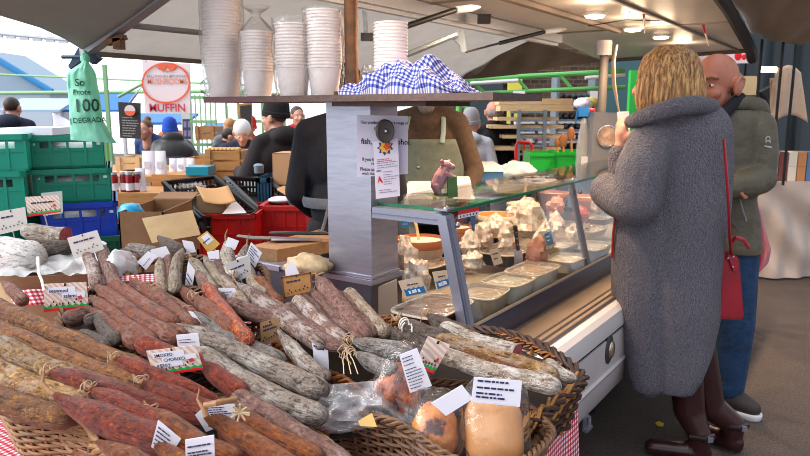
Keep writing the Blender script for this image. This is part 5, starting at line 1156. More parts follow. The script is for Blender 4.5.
def person(label, px, Y, ytop, yaw, coat, legs, hairm=None, hairstyle='short', lean=0.0, arms=None, skinm=None, hat=None, apron=None, vox=.011, hood=None, headturn=0.0, x=None, nod=0.0, face=True, build=1.0, beard=None, sq=0.0, inner=None):
    z1 = P(px, ytop, Y).z; xx = P(px, max(ytop + 10, 60), Y).x if x is None else x
    drop = .78 * (1 - math.cos(lean)); h = z1 + drop - .0; k = h / 1.72
    T = Matrix.Translation(V((xx, Y, 0))) @ Matrix.Rotation(yaw, 4, 'Z')
    hip = V((0, 0, .93 * k))
    L = Matrix.Rotation(-lean, 3, 'X')
    def b(x, y, z): return T @ (hip + L @ (V((x, y, z)) * k - hip)) if z * k > hip.z - .01 else T @ (V((x, y, z)) * k)
    # body leans back over the feet so it stays balanced
    t = thing('person', label, 'person', (xx, Y, 0))
    hc = b(0, .02, 1.60); hf = (T.to_3x3() @ Matrix.Rotation(headturn, 3, 'Z') @ V((0, math.cos(nod), -math.sin(nod)))).normalized(); HR = basis(hf)
    arms = arms or (((-.25, -.02, 1.14), (-.23, .12, .92)), ((.25, -.02, 1.14), (.23, .12, .92)))
    mb = MB(); head(mb, hc, HR, k * 1.0)
    mb.limb([b(0, -.01, 1.50), b(0, 0, 1.36)], [.06 * k, .11 * k]); mb.ell(b(0, 0, 1.28), (.16 * k, .1 * k, .17 * k), T.to_3x3() @ L, 18, 12); mb.ell(b(0, 0, 1.02), (.145 * k, .1 * k, .18 * k), T.to_3x3(), 18, 12)
    ab = []
    for (e, w), sx in zip(arms, (-1, 1)):
        s_ = b(.18 * sx, 0, 1.41); e_ = b(*e); w_ = b(*w); ab.append((s_, e_, w_)); mb.limb([s_, e_, w_], [.055 * k, .042 * k, .03 * k]); hand(mb, w_, w_ - e_, (T.to_3x3() @ V((sx, 0, .6))), k * .95, .6, -sx)
    for sx in (-1, 1):
        mb.limb([b(.09 * sx, 0, .92), b(.10 * sx, .02, .5), b(.10 * sx, -.02, .09)], [.09 * k, .06 * k, .042 * k]); mb.cap(b(.10 * sx, -.04, .05), b(.105 * sx, .13, .04), .04 * k, .032 * k)
    me = remesh(mb, vox, 2); link('body', me, skinm or skin, t)
    # coat
    mb = MB(); g = .022 * build
    mb.limb([b(0, -.01, 1.475), b(0, 0, 1.40)], [.075 * k, .13 * k]); mb.ell(b(0, 0, 1.29), ((.19 + g) * k, (.125 + g) * k, .2 * k), T.to_3x3() @ L, 22, 14); mb.ell(b(0, 0, 1.05), ((.168 + g) * k, (.125 + g) * k, .24 * k), T.to_3x3() @ L, 22, 14)
    for (s_, e_, w_), sx in zip(ab, (-1, 1)):
        mb.limb([s_, e_, w_.lerp(e_, .06)], [.070 * k, (.058 + g * .5) * k, (.046 + g * .3) * k]); mb.limb([b(.04 * sx, -.015, 1.455), b(.165 * sx, 0, 1.405)], [.065 * k, .078 * k])
    if hood: mb.ell(b(0, -.10, 1.46), (.14 * k, .09 * k, .085 * k), T.to_3x3() @ L, 18, 12)
    me = remesh(mb, vox, 3); link('coat', me, coat, t)
    mb = MB()
    for sx in (-1, 1): mb.limb([b(.09 * sx, 0, .93), b(.10 * sx, .02, .5), b(.10 * sx, -.02, .12)], [.115 * k, .085 * k, .07 * k])
    me = remesh(mb, vox, 2); link('trousers', me, legs, t)
    for sx in (-1, 1): MB().cap(b(.10 * sx, -.05, .052), b(.105 * sx, .14, .045), .052 * k, .044 * k).build('shoe', black, t)
    def hq(x, y, z): return hc + HR @ (V((x, y, z)) * k)
    if hat:
        mb = MB(); 
        def cf(q): return 1.0
        mb.lathe([(.0, .155), (.04, .15), (.075, .125), (.09, .08), (.094, .035), (.1, .03), (.1, .0), (.09, -.005)], hq(0, -.014, .015), 22, HR @ Matrix.Rotation(.12, 3, 'X'), k, k * 1.18); mb.build('beanie', hat, t)
    if hairm:
        mb = MB()
        if hairstyle == 'short':
            mb.ell(hq(0, -.022, .045), (.083 * k, .098 * k, .09 * k), HR, 22, 14)
        elif hairstyle == 'bob':
            mb.ell(hq(0, -.022, .045), (.092 * k, .106 * k, .098 * k), HR, 22, 14); mb.ell(hq(0, -.055, -.03), (.095 * k, .075 * k, .10 * k), HR, 22, 14)
        elif hairstyle == 'long':
            mb.ell(hq(0, -.022, .045), (.09 * k, .105 * k, .095 * k), HR, 22, 14); mb.ell(hq(0, -.06, -.09), (.1 * k, .065 * k, .19 * k), HR, 22, 14)
        elif hairstyle == 'bun':
            mb.ell(hq(0, -.024, .047), (.083 * k, .098 * k, .088 * k), HR, 22, 14); mb.ell(hq(0, -.06, .135), (.045 * k, .045 * k, .042 * k), HR, 16, 10)
        elif hairstyle == 'sides':
            for sx in (-1, 1): mb.ell(hq(.05 * sx, -.04, .0), (.034 * k, .065 * k, .05 * k), HR, 18, 12)
            mb.ell(hq(0, -.07, -.005), (.07 * k, .048 * k, .05 * k), HR, 18, 12)
        me = remesh(mb, .008, 2); link('hair', me, hairm, t)
    if beard: MB().ell(hq(0, .055, -.085), (.05 * k, .05 * k, .048 * k), HR, 16, 12).build('beard', beard, t)
    if face and abs(math.cos(yaw + headturn) + 1) < 1.7: eyes(hc, HR, k, t)
    if inner: MB().ell(b(0, .105, 1.33), (.06 * k, .05 * k, .13 * k), T.to_3x3() @ L, 14, 10).build('shirt', inner, t)
    return t, b, k, T
coal = M('black_coat', '#17161a', .9, c2='#0f0e12', scale=30, bump=.4); navyc = M('navy_coat', '#20263c', .9, c2='#191e30', scale=30, bump=.3)
jean = M('denim', '#264872', .85, c2='#183355', scale=9, bump=.5, bscale=14, bdist=.03); darkt = M('dark_trousers', '#202026', .9); puffer = M('black_puffer', '#232327', .45, c2='#18181b', scale=10, bump=.4)
h_dark = hairmat('dark_hair', '#2b201b', '#3a2b24'); h_white = hairmat('white_hair', '#cfd0d4', '#e6e6ea'); h_blond = hairmat('blond_hair', '#b98f5c', '#a3774a'); h_grey = hairmat('grey_hair', '#8b8482', '#6f6866'); h_brown = hairmat('brown_hair', '#6b4a38', '#583a2c')
person('person in a navy hooded jacket, dark hair seen from behind, at the far left', 12, 7.5, 98, 0, navyc, darkt, h_dark, hood=True, build=1.2)
person('person with a topknot in a blue coat and dark scarf bending over the stall', 164, 7.6, 122, math.pi - .3, M('blue_coat', '#2a4276', .8), darkt, h_brown, 'bun', lean=.55, inner=coal, arms=(((-.25, .05, 1.16), (-.15, .3, 1.0)), ((.25, .05, 1.16), (.15, .3, 1.0))))
person('person in a cobalt blue beanie and black puffer jacket, back turned', 175, 7.0, 125, .5, puffer, darkt, None, lean=.5, hat=M('blue_knit', '#1f4fc0', .9, bump=.4, scale=60), build=3.0, hood=True)
person('person in an orange jacket standing by the far blue awning', 172, 9.8, 117, -math.pi + .7, M('orange_jacket', '#f06a22', .6), darkt, h_grey, 'sides', skinm=skin_red)
person('person with dark hair in a black jacket seated behind wooden crates', 205, 7.4, 131, -1.2, coal, darkt, h_dark, lean=.5, build=1.2)
person('person with long blond hair behind the white haired person', 230, 8.4, 119, .3, M('grey_jacket', '#6d7078', .9), darkt, h_blond, 'long')
person('person with white hair and dark coat looking down at the wooden frame', 243, 6.2, 122, math.pi + .2, navyc, darkt, h_white, 'bob', lean=.35, nod=.5, inner=M('white_scarf', '#d9d6d6', .9), arms=(((-.25, .05, 1.16), (-.12, .28, 1.02)), ((.25, .05, 1.16), (.12, .28, 1.02))))
person('person in a bright red woolly hat beyond the white haired person', 250, 8.2, 121, math.pi - .5, M('red_coat', '#b01a28', .8), darkt, None, hat=M('red_knit', '#d21f2e', .9, bump=.4, scale=60))
person('person in a red jacket with dark hair and glasses beyond the shelf', 297, 7.6, 107, math.pi + .5, M('red_jacket', '#b8182a', .7), darkt, h_dark, inner=M('white_tee', '#e0dada', .8))
person('person in a black beanie and brown-black hooded coat reaching over the bread', 276, 4.9, 103, .95, M('brown_black_coat', '#231a1c', .9, c2='#191214', scale=12, bump=.4), darkt, h_brown, 'short', hat=M('black_knit', '#141114', .95, bump=.4, scale=60), hood=True, build=2.4, headturn=.25, arms=(((-.27, .05, 1.14), (-.06, .38, 1.16)), ((.26, .02, 1.12), (.2, .2, .95))))
# vendor in black, back to us
t, b, k, T = person('vendor in a black fleece and grey apron, back turned, beside the steel column', 346, 3.25, 66, .15, navy, darkt, h_dark, lean=.0, build=.6, arms=(((-.24, .06, 1.12), (-.16, .26, 1.0)), ((.24, .06, 1.12), (.16, .26, 1.0))))
apg = M('grey_apron', '#6f7480', .9, c2='#626772', scale=30)
MB().lathe([(.215 * k, 1.06 * k), (.222 * k, 1.085 * k), (.215 * k, 1.11 * k)], T @ V((0, 0, 0)), 30, T.to_3x3(), 1, .78).build('apron_band', apg, t)
def fn(a, bb):
    th = math.radians(-35 + 150 * a); r = .226 + .03 * bb; return T @ (V((r * math.cos(th), r * .78 * math.sin(th), 1.11 - .6 * bb)) * k)
MB().grid(fn, 16, 10).build('apron_skirt', apg, t)
MB().tube([b(-.1, -.185, 1.085), b(-.12, -.20, 1.01), b(-.15, -.195, .92), b(-.14, -.195, .86)], .018, 8, flat=.4).build('apron_tie', apg, t)
text('S', t, b(.185, -.11, 1.375), T.to_3x3() @ V((1, .5, 0)), UP, .045, paper, 'letter')
# vendor in brown sweater and green apron
brown = M('brown_wool', '#5a4738', .95, c2='#4c3b2e', scale=50, bump=.5); apgreen = M('green_grey_apron', '#6c7468', .9, c2='#5f665c', scale=30)
vp = S(1.55, -1.22, 0)
t, b, k, T = person('bearded vendor in a brown sweater and grey-green apron behind the glass case', 427, vp.y, 70, math.pi - .12, brown, darkt, h_grey, skinm=skin_red, beard=M('grey_beard', '#8d8580', .9, bump=.6, scale=80), build=.1, x=P(427, 140, vp.y).x, nod=.15, arms=(((-.29, .04, 1.13), (-.24, .2, .94)), ((.29, .04, 1.13), (.24, .2, .94))))
def fn(a, bb):
    th = math.radians(90 + 85 * (a - .5) * 2 * (.55 + .45 * min(1, bb * 1.6))); r = .245; return T @ (V((r * math.cos(th), r * .80 * math.sin(th) + .012, 1.32 - .5 * bb)) * k)
o = MB().grid(fn, 20, 14).build('apron_bib', apgreen, t); thick(o, .006)
for s_, nm in ((-1, 'apron_strap'), (1, 'apron_strap')): MB().tube([b(.09 * s_, -.02, 1.475), b(.105 * s_, .09, 1.43), b(.11 * s_, .17, 1.36), b(.105 * s_, .208, 1.30)], .014, 8, flat=.4).build(nm, M('strap_mint', '#8fa39b', .9), t)
MB().ell(b(.03, .215, 1.16), .007, None, 8, 6).build('stud', steel, t)
person('person in a pale grey hoodie and grey knitted hat, turned away', 471, 6.3, 114, -.35, M('pale_hoodie', '#b9bccb', .9, c2='#abaebd', scale=30), jean, None, hat=M('grey_knit', '#8e8a90', .95, bump=.4, scale=60), hood=True, build=1.4, arms=(((-.27, .1, 1.12), (-.2, .36, 1.12)), ((.25, 0, 1.12), (.2, .15, .95))))
person('bald person in a black top seen from behind, beyond the hoodie wearer', 494, 6.6, 101, .15, coal, darkt, h_grey, 'sides', skinm=skin_red, build=1.2)
# ---------------------------------------------------------------- woman in the grey fleece coat
WY = 2.80
wt = thing('person', 'person with a blond bob and long grey fleece coat, back turned, at the counter', 'person', V((P(672, 300, WY).x, WY, 0)))
t_ = NT('grey_fleece'); t_.set(.95); v = t_.coord()
t_.l(t_.ramp(t_.noise(v, 170, 4), [(.35, '#3a3643'), (.65, '#78738a')]), t_.b.inputs['Base Color'])
t_.b.inputs['Sheen Weight'].default_value = .35; t_.bump(t_.math('ADD', t_.noise(v, 160, 3, .6), t_.noise(v, 45, 3)), 1.0, .03); fleece = t_.m
rows = [(100, 668, 712, .075), (108, 655, 720, .10), (116, 646, 726, .125), (130, 639, 730, .15), (160, 632, 730, .155), (200, 620, 726, .16), (240, 615, 721, .165), (280, 613, 718, .165), (320, 616, 715, .165), (350, 620, 709, .16), (372, 623, 701, .155), (386, 627, 692, .14), (389, 640, 682, .10)]
def coatpt(y, th):
    for A, B in zip(rows, rows[1:]):
        if y <= B[0]: break
    f = max(0, min(1, (y - A[0]) / (B[0] - A[0]))); xl, xr, d = [A[i] + (B[i] - A[i]) * f for i in (1, 2, 3)]
    c = P((xl + xr) / 2, y, WY); w = (xr - xl) / 2 / FPX * (WY / ray(400, y).y)
    cx, sx = math.cos(th), math.sin(th); e = .82
    p = V((c.x + w * math.copysign(abs(cx) ** e, cx), c.y + d * math.copysign(abs(sx) ** e, sx), c.z)); return p
mb = MB(); ys = [100 + (389 - 100) * i / 46 for i in range(47)]; rr = []
for y in ys:
    r = []
    for k_ in range(56):
        th = 2 * math.pi * k_ / 56; p = coatpt(y, th); o = V((math.cos(th), math.sin(th), 0)); hh = max(0, (y - 210) / 180)
        p -= o * .022 * math.exp(-((th - 4.42) / .10) ** 2) * min(1, max(0, (y - 195) / 60)) * .9
        p += o * (.014 * math.sin(th * 5 + 1.3) * hh + .012 * noise.noise(p * 5)); p.z += .012 * math.sin(th * 3) * (1 if y > 385 else 0)
        r.append(mb.vert(p))
    rr.append(r)
for A, B in zip(rr, rr[1:]):
    for k_ in range(56): mb.face([A[k_], A[(k_ + 1) % 56], B[(k_ + 1) % 56], B[k_]])
mb.face(rr[0]); mb.face(rr[-1][::-1])
mb.limb([P(655, 138, 2.74), P(641, 170, 2.66), P(636, 202, 2.64)], [.098, .10, .094]); mb.limb([P(636, 202, 2.64), P(620, 198, 2.76), P(608, 191, 2.84)], [.094, .085, .078])
mb.limb([P(716, 138, 2.86), P(716, 180, 2.92)], [.07, .065]); mb.limb([P(634, 160, 2.98), P(621, 172, 3.0), P(620, 155, 3.0)], [.07, .058, .052])
me = remesh(mb, .010, 2); link('coat', me, fleece, wt)
mb = MB(); cp = [P(630, 122, 2.80), P(638, 119, 2.70), P(655, 113, 2.63), P(675, 107, 2.61), P(696, 105, 2.65), P(711, 107, 2.75), P(712, 107, 2.88), P(695, 106, 2.97), P(668, 110, 2.98)]
mb.limb(cp, [.026, .032, .036, .038, .038, .036, .034, .032, .032]); me = remesh(mb, .010, 2); link('collar', me, fleece, wt)
mb = MB(); hc = P(664.5, 84, 2.82); hf = V((-.76, .65, -.05)).normalized(); HR = basis(hf); head(mb, hc, HR, 1.06, False)
mb.ell(P(675, 150, WY), (.15, .1, .2), None, 18, 12); mb.ell(P(672, 230, WY), (.14, .1, .2), None, 18, 12)
mb.limb([P(675, 118, WY), P(676, 160, WY)], [.06, .1])
mb.limb([P(655, 138, 2.74), P(638, 204, 2.66), P(606, 191, 2.86)], [.05, .042, .03]); hand(mb, P(612, 192, 2.90), P(602, 188, 3.0) - P(612, 192, 2.9), V((0, -.4, 1)), .8, 1.2, 1)
mb.limb([P(720, 140, 2.86), P(640, 178, 2.98), P(621, 146, 3.0)], [.05, .042, .03]); hand(mb, P(621, 145, 3.0), P(622, 126, 3.0) - P(621, 145, 3.0), V((-1, -.5, 0)), .95, .8, 1)
hipz = P(672, 280, WY)
def legp(pts, rs): mb.limb(pts, rs)
L1 = [P(678, 300, 2.80), P(684, 385, 2.78), P(695, 440, 2.74)]; L2 = [P(700, 300, 2.84), P(703, 380, 2.86), P(724, 440, 2.84)]
g1 = V((P(698, 455, 2.72).x, 2.72, .1)); g2 = V((P(731, 452, 2.82).x, 2.82, .1))
legp([P(672, 240, WY), P(685, 372, 2.78), P(689, 410, 2.76), V((g1.x, g1.y, .13)), V((g1.x, g1.y, .07)), V((g1.x - .12, g1.y + .05, .045))], [.1, .055, .05, .035, .03, .025]); legp([P(686, 240, WY), P(697, 340, 2.86), P(709, 405, 2.85), V((g2.x, g2.y, .13)), V((g2.x, g2.y, .07)), V((g2.x - .06, g2.y + .1, .045))], [.1, .055, .05, .035, .03, .025])
me = remesh(mb, .008, 2); link('body', me, skin, wt)
bootm = M('maroon_leather', '#3a1c1d', .28, c2='#2c1416', scale=8, bump=.1)
def boot(top, mid, ank, toe, label):
    mb = MB(); mb.limb([top, mid, ank], [.075, .066, .048]); heel = V((ank.x, ank.y, .05)); mb.limb([ank, heel], [.05, .042]); mb.limb([heel + V((0, 0, -.0)), toe], [.045, .036])
    mb.limb([heel + (heel - toe).normalized() * .025, heel + (heel - toe).normalized() * .025 + V((0, 0, -.022))], [.03, .026])
    b = link('boot', remesh(mb, .008, 2), bootm, wt)
    MB().tube([ank + V((-.05, -.02, 0)), ank + V((0, -.055, .005)), ank + V((.05, -.02, .0))], .012, 8, flat=1.2).build('strap', M('dark_strap', '#1f0e10', .3), b)
    MB().box(ank + V((.02, -.058, .005)), (.022, .008, .022)).build('buckle', steel, b)
    return b
z_ = V((0, 0, 0))
a1 = V((g1.x, g1.y, .13)); a2 = V((g2.x, g2.y, .13))
boot(P(684, 355, 2.78), P(689, 410, 2.76), a1, V((a1.x - .17, a1.y + .07, .038)), '')
boot(P(697, 340, 2.86), P(709, 405, 2.85), a2, V((a2.x - .09, a2.y + .15, .038)), '')
# hair: a layered bob
t_ = NT('blond_bob'); t_.set(.5); v = t_.coord((34, 34, 2.2))
t_.l(t_.ramp(t_.noise(v, 3, 4, .7), [(.34, '#4e3524'), (.48, '#9c6f42'), (.64, '#dcb277')]), t_.b.inputs['Base Color']); t_.bump(t_.noise(v, 6, 3), .6, .01)
hs = [(0, 0, .152), (.16, .05, .148), (.33, .098, .112), (.48, .118, .06), (.62, .13, .0), (.78, .134, -.06), (.9, .124, -.11), (1, .10, -.148)]
def fn(a, bb):
    for A, B in zip(hs, hs[1:]):
        if bb <= B[0]: break
    f = (bb - A[0]) / (B[0] - A[0]); r = A[1] + (B[1] - A[1]) * f; z = A[2] + (B[2] - A[2]) * f
    op = math.radians(12 + 28 * min(1, max(0, bb - .28) * 3)); th = op + (2 * math.pi - 2 * op) * a      # angle from the face, opening in front
    r *= 1 + (.022 * math.sin(a * 40 + 2.5 * math.sin(bb * 4 + a * 6)) * min(1, bb * 1.3) + .03 * math.sin(a * 76 + 3 * math.sin(bb * 4)) + .02 * math.sin(a * 171 + 5 * math.sin(bb * 3))) * min(1, bb * 2) + .05 * noise.noise(V((a * 12, bb * 2, 2)))
    z -= .030 * noise.noise(V((a * 26, 0, 7))) * bb * bb * 2
    return hc + HR @ V((math.sin(th) * r * .93, math.cos(th) * r * 1.04 - .018, z))
o = MB().grid(fn, 110, 34).build('hair', t_.m, wt, sharp=80); thick(o, .018, -1)
# red shoulder bag
redl = M('red_leather', '#9c1428', .35, c2='#861020', scale=10, bump=.1)
hb = thing('handbag', 'slim red leather handbag hanging on a long strap behind the person in grey', 'handbag', P(731, 320, 2.78))
Yh = 2.76
def q4(a, b, y): return P(a, b, y)
mb = MB(); mb.hexa([P(718, 319, Yh - .03), P(744, 320, Yh - .03), P(744, 320, Yh + .06), P(718, 319, Yh + .06), P(722, 250, Yh - .012), P(739, 257, Yh - .012), P(739, 257, Yh + .035), P(722, 250, Yh + .035)])
bmesh.ops.bevel(mb.bm, geom=mb.bm.edges[:], offset=.008, segments=2, affect='EDGES'); mb.build('bag_body', redl, hb)
MB().tube([P(724, 140, 2.62), P(726, 165, 2.59), P(728.5, 205, 2.60), P(729.5, 235, 2.66), P(731, 254, 2.74)], .009, 8, flat=.5).build('strap', redl, hb)
MB().tube([P(732, 258, 2.745), P(731, 242, 2.73), P(736, 237.5, 2.72), P(744, 240, 2.72), P(749, 248, 2.73)], .010, 8, flat=.5).build('handle', redl, hb)
mb = MB(); mb.slab([P(727, 254, 2.742), P(736, 256, 2.742), P(738, 272, 2.736), P(733, 271, 2.736)], (0, -.004, 0)); mb.build('tab', redl, hb)
mb = MB(); mb.ell(P(728, 258, 2.738), .006, None, 8, 6); mb.ell(P(733, 257, 2.738), .006, None, 8, 6); mb.ell(P(733, 267, 2.732), .005, None, 8, 6); mb.build('stud', steel, hb)
tag(MB().tube([P(615, 217, 2.78), P(613, 235, 2.79), P(612, 258, 2.80)], .008, 8, flat=.6).build('red_strap', redl), 'thin red strap hanging at the front of the grey coat', 'strap')
# ---------------------------------------------------------------- bald man in the olive jacket
MY = 3.22
mt = thing('person', 'bald person in an olive rain jacket and blue jeans standing beyond the grey coat', 'person', V((P(730, 300, MY).x, MY, 0)))
hc = P(714.5, 86, MY); hf = V((-.80, -.60, -.05)).normalized(); HR = basis(hf); sm = 1.19
mb = MB(); head(mb, hc, HR, sm); mb.ell(P(729, 150, MY), (.10, .08, .2), None, 18, 12); mb.ell(P(731, 225, MY), (.10, .09, .2), None, 18, 12); mb.limb([P(727, 112, MY), P(733, 140, MY)], [.065, .11])
J1 = [P(735, 262, MY - .03), P(735, 325, MY - .03), P(728, 385, MY + .0)]; J2 = [P(718, 262, MY + .08), P(717, 325, MY + .1), P(713, 383, MY + .1)]
for J in (J1, J2): mb.limb([J[0], J[1], J[2], V((J[2].x, J[2].y, .08))], [.09, .06, .045, .04])
mb.limb([P(756, 130, MY - .03), P(760, 178, MY - .08), P(728, 189, MY - .2)], [.05, .042, .03]); hand(mb, P(728, 189, MY - .2), P(718, 187, MY - .24) - P(728, 189, MY - .2), V((0, -.3, 1)), 1, .6, 1)
mb.limb([P(706, 130, MY + .08), P(702, 176, MY + .02), P(712, 190, MY - .18)], [.05, .042, .03]); hand(mb, P(712, 190, MY - .18), V((1, -.3, .1)), V((0, -.3, 1)), 1, .6, -1)
bald = meatmat('bald_skin', '#c98b70', '#b97358', '#d39a80', fscale=60, rough=.4, bump=.12)
link('body', remesh(mb, .0055, 2), skin_red, mt); eyes(hc, HR, sm * .97, mt)
mb = MB()
def hq(x, y, z): return hc + HR @ (V((x, y, z)) * sm)
for sx in (-1, 1): mb.ell(hq(.052 * sx, -.062, .008), (.026 * sm, .042 * sm, .044 * sm), HR, 18, 12)
mb.ell(hq(0, -.082, .0), (.058 * sm, .032 * sm, .05 * sm), HR, 18, 12); link('hair', remesh(mb, .007, 3), M('stubble', '#a0887e', .8, c2='#8f7a72', scale=90), mt)
for sx in (-1, 1): MB().tube([hq(.015 * sx, .094, .028), hq(.035 * sx, .088, .033), hq(.055 * sx, .07, .026)], .005 * sm, 6).build('eyebrow', M('brow_brown', '#7d5642', .8), mt)
olive = M('olive_shell', '#625c4c', .55, c2='#565143', scale=8, bump=.5, bscale=11, bdist=.04)
rows2 = [(110, 714, 750, .09), (116, 706, 760, .11), (124, 702, 762, .12), (150, 702, 758, .13), (185, 703, 755, .135), (205, 704, 754, .145), (232, 705, 757, .155), (250, 707, 758, .16)]
mb = MB(); rr = []
for i in range(24):
    y = 110 + 140 * i / 23
    for A, B in zip(rows2, rows2[1:]):
        if y <= B[0]: break
    f = (y - A[0]) / (B[0] - A[0]); xl, xr, d = [A[j] + (B[j] - A[j]) * f for j in (1, 2, 3)]; c = P((xl + xr) / 2, y, MY); w = (xr - xl) / 2 / FPX * MY / ray(400, y).y
    rr.append([mb.vert(V((c.x + w * math.cos(th), c.y + d * math.sin(th), c.z)) + V((math.cos(th), math.sin(th), 0)) * .012 * noise.noise(V((th * 2, y * .05, 1)))) for th in [2 * math.pi * k_ / 40 for k_ in range(40)]])
for A, B in zip(rr, rr[1:]):
    for k_ in range(40): mb.face([A[k_], A[(k_ + 1) % 40], B[(k_ + 1) % 40], B[k_]])
mb.face(rr[0]); mb.face(rr[-1][::-1])
mb.limb([P(757, 128, MY - .03), P(762, 152, MY - .06), P(760, 178, MY - .08)], [.085, .072, .070]); mb.limb([P(760, 178, MY - .08), P(748, 184, MY - .16), P(731, 188, MY - .2)], [.075, .066, .055])
mb.limb([P(704, 128, MY + .1), P(700, 176, MY + .02), P(712, 189, MY - .14)], [.085, .072, .056])
link('jacket', remesh(mb, .009, 2), olive, mt)
mb = MB(); mb.limb([P(733, 104, MY - .06), P(744, 104, MY), P(757, 108, MY + .02), P(762, 113, MY + .06)], [.03, .045, .05, .04]); mb.limb([P(757, 108, MY + .02), P(742, 106, MY + .12), P(722, 110, MY + .12)], [.05, .05, .04]); link('hood', remesh(mb, .009, 3), olive, mt)
mb = MB(); mb.limb([P(741, 97, MY - .02), P(733, 104, MY - .08), P(722, 117, MY - .125), P(717, 126, MY - .14)], [.022, .026, .026, .022]); link('inner_collar', remesh(mb, .008, 3), navy, mt)
mb = MB(); mb.hexa([P(706, 247, MY - .165), P(757, 247, MY - .15), P(757, 247, MY + .1), P(706, 247, MY + .1), P(706, 244, MY - .165), P(757, 244, MY - .15), P(757, 244, MY + .1), P(706, 244, MY + .1)])
MB().tube([P(739, 197, MY - .168), P(742, 208, MY - .17), P(746, 221, MY - .168)], .007, 6, flat=.5).build('pocket_zip', M('silver_zip', '#b3b3ba', .4, .5), mt)
lg = M('logo_silver', '#c3c3c6', .5)
mb = MB(); lp = [(766, 143), (766, 138.5), (767.2, 136.5), (769, 136.5), (770, 138.5), (770.2, 143)]; lw = [P(a, b, MY - .15) for a, b in lp]; mb.tube(lw, .002, 6); mb.tube([P(764.5, 146, MY - .15), P(771.5, 147.5, MY - .15)], .004, 6); mb.tube([P(767, 141, MY - .15), P(769.5, 141, MY - .15)], .003, 6); mb.build('sleeve_logo', lg, mt)
mb = MB()
for J in (J1, J2): mb.limb([J[0] + UP * .03, J[1], J[2]], [.105, .09, .078])
link('jeans', remesh(mb, .009, 2), jean, mt)
for J, nm in ((J1, 0), (J2, 1)):
    g = V((J[2].x, J[2].y, 0)); tdir = V((-.55, -.6, 0)) if nm == 0 else V((-.9, -.4, 0)); tdir = V((.6, -.55, 0)) if nm == 0 else tdir; tdir.normalize()
    mb = MB(); mb.limb([g + UP * .085 - tdir * .02, g + UP * .075 + tdir * .06, g + UP * .055 + tdir * .12], [.056, .052, .042]); s_ = link('shoe', remesh(mb, .008, 2), M('grey_trainer', '#3b3534', .7), mt)
    mb = MB(); mb.limb([g + UP * .026 - tdir * .03, g + UP * .026 + tdir * .125], [.05, .044]); me = remesh(mb, .008, 1)
    for v_ in me.vertices: v_.co.z = min(max(v_.co.z, .0), .036)
    link('sole', me, paper, s_)
# ================================================================ meat table
mtab = thing('meat_table', 'trestle table under the sausage baskets', 'table', S(-.85, -.4, 0))
MB().sbox(-1.44, -.28, -1.29, .55, .715, .748).build('top', wood, mtab)
for u in (-1.35, -.38):
    for n in (-1.2, .45): MB().box(S(u, n, .357), (.06, .06, .714), RS).build('leg', wood_dark, mtab)
tc = thing('tablecloth', 'red and white checked tablecloth under the baskets, hanging at the right end', 'tablecloth', S(-.85, -.4, .749))
ging_top = gingham('red_gingham_top', '#b01230', '#efe6ea', 1.2 / .014, 1.88 / .014, '#d2707f'); ging_side = gingham('red_gingham_side', '#b01230', '#efe6ea', 1.2 / .014, .42 / .014, '#d2707f')
MB().grid(lambda a, b: S(-1.46 + 1.2 * a, -1.31 + 1.88 * b, .7505), 4, 4).build('cloth_top', ging_top, tc)
MB().grid(lambda a, b: S(-1.46 + 1.2 * a, .571 + .02 * b + .012 * math.sin(a * 40) * b, .7505 - .42 * b), 60, 8).build('cloth_side', ging_side, tc)
wick = {k: M('wicker_' + k, a, .6, c2=b, scale=45, bump=.3, bscale=120) for k, a, b in (('tan', '#9a7048', '#7c5632'), ('brown', '#7a563a', '#573a26'), ('dark', '#4a2f22', '#2f1d16'), ('orange', '#a8672f', '#7d4720'), ('gold', '#b5803f', '#94602b'))}
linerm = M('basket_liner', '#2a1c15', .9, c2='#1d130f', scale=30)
def smooth_loop(pts, sub=10):
    n = len(pts); out = []
    for i in range(n):
        p0, p1, p2, p3 = pts[i - 1], pts[i], pts[(i + 1) % n], pts[(i + 2) % n]
        for k in range(sub):
            t = k / sub; a = .35
            m1 = (p2 - p0) * a; m2 = (p3 - p1) * a; t2, t3 = t * t, t ** 3
            out.append(p1 * (2 * t3 - 3 * t2 + 1) + m1 * (t3 - 2 * t2 + t) + p2 * (3 * t2 - 2 * t3) + m2 * (t3 - t2))
    return out
def resample(pts, n):
    P_ = pts + [pts[0]]; L = [0]
    for a, b in zip(P_, P_[1:]): L.append(L[-1] + (b - a).length)
    out = []; j = 0
    for i in range(n):
        d = L[-1] * i / n
        while L[j + 1] < d: j += 1
        out.append(P_[j].lerp(P_[j + 1], (d - L[j]) / max(1e-9, L[j + 1] - L[j])))
    return out
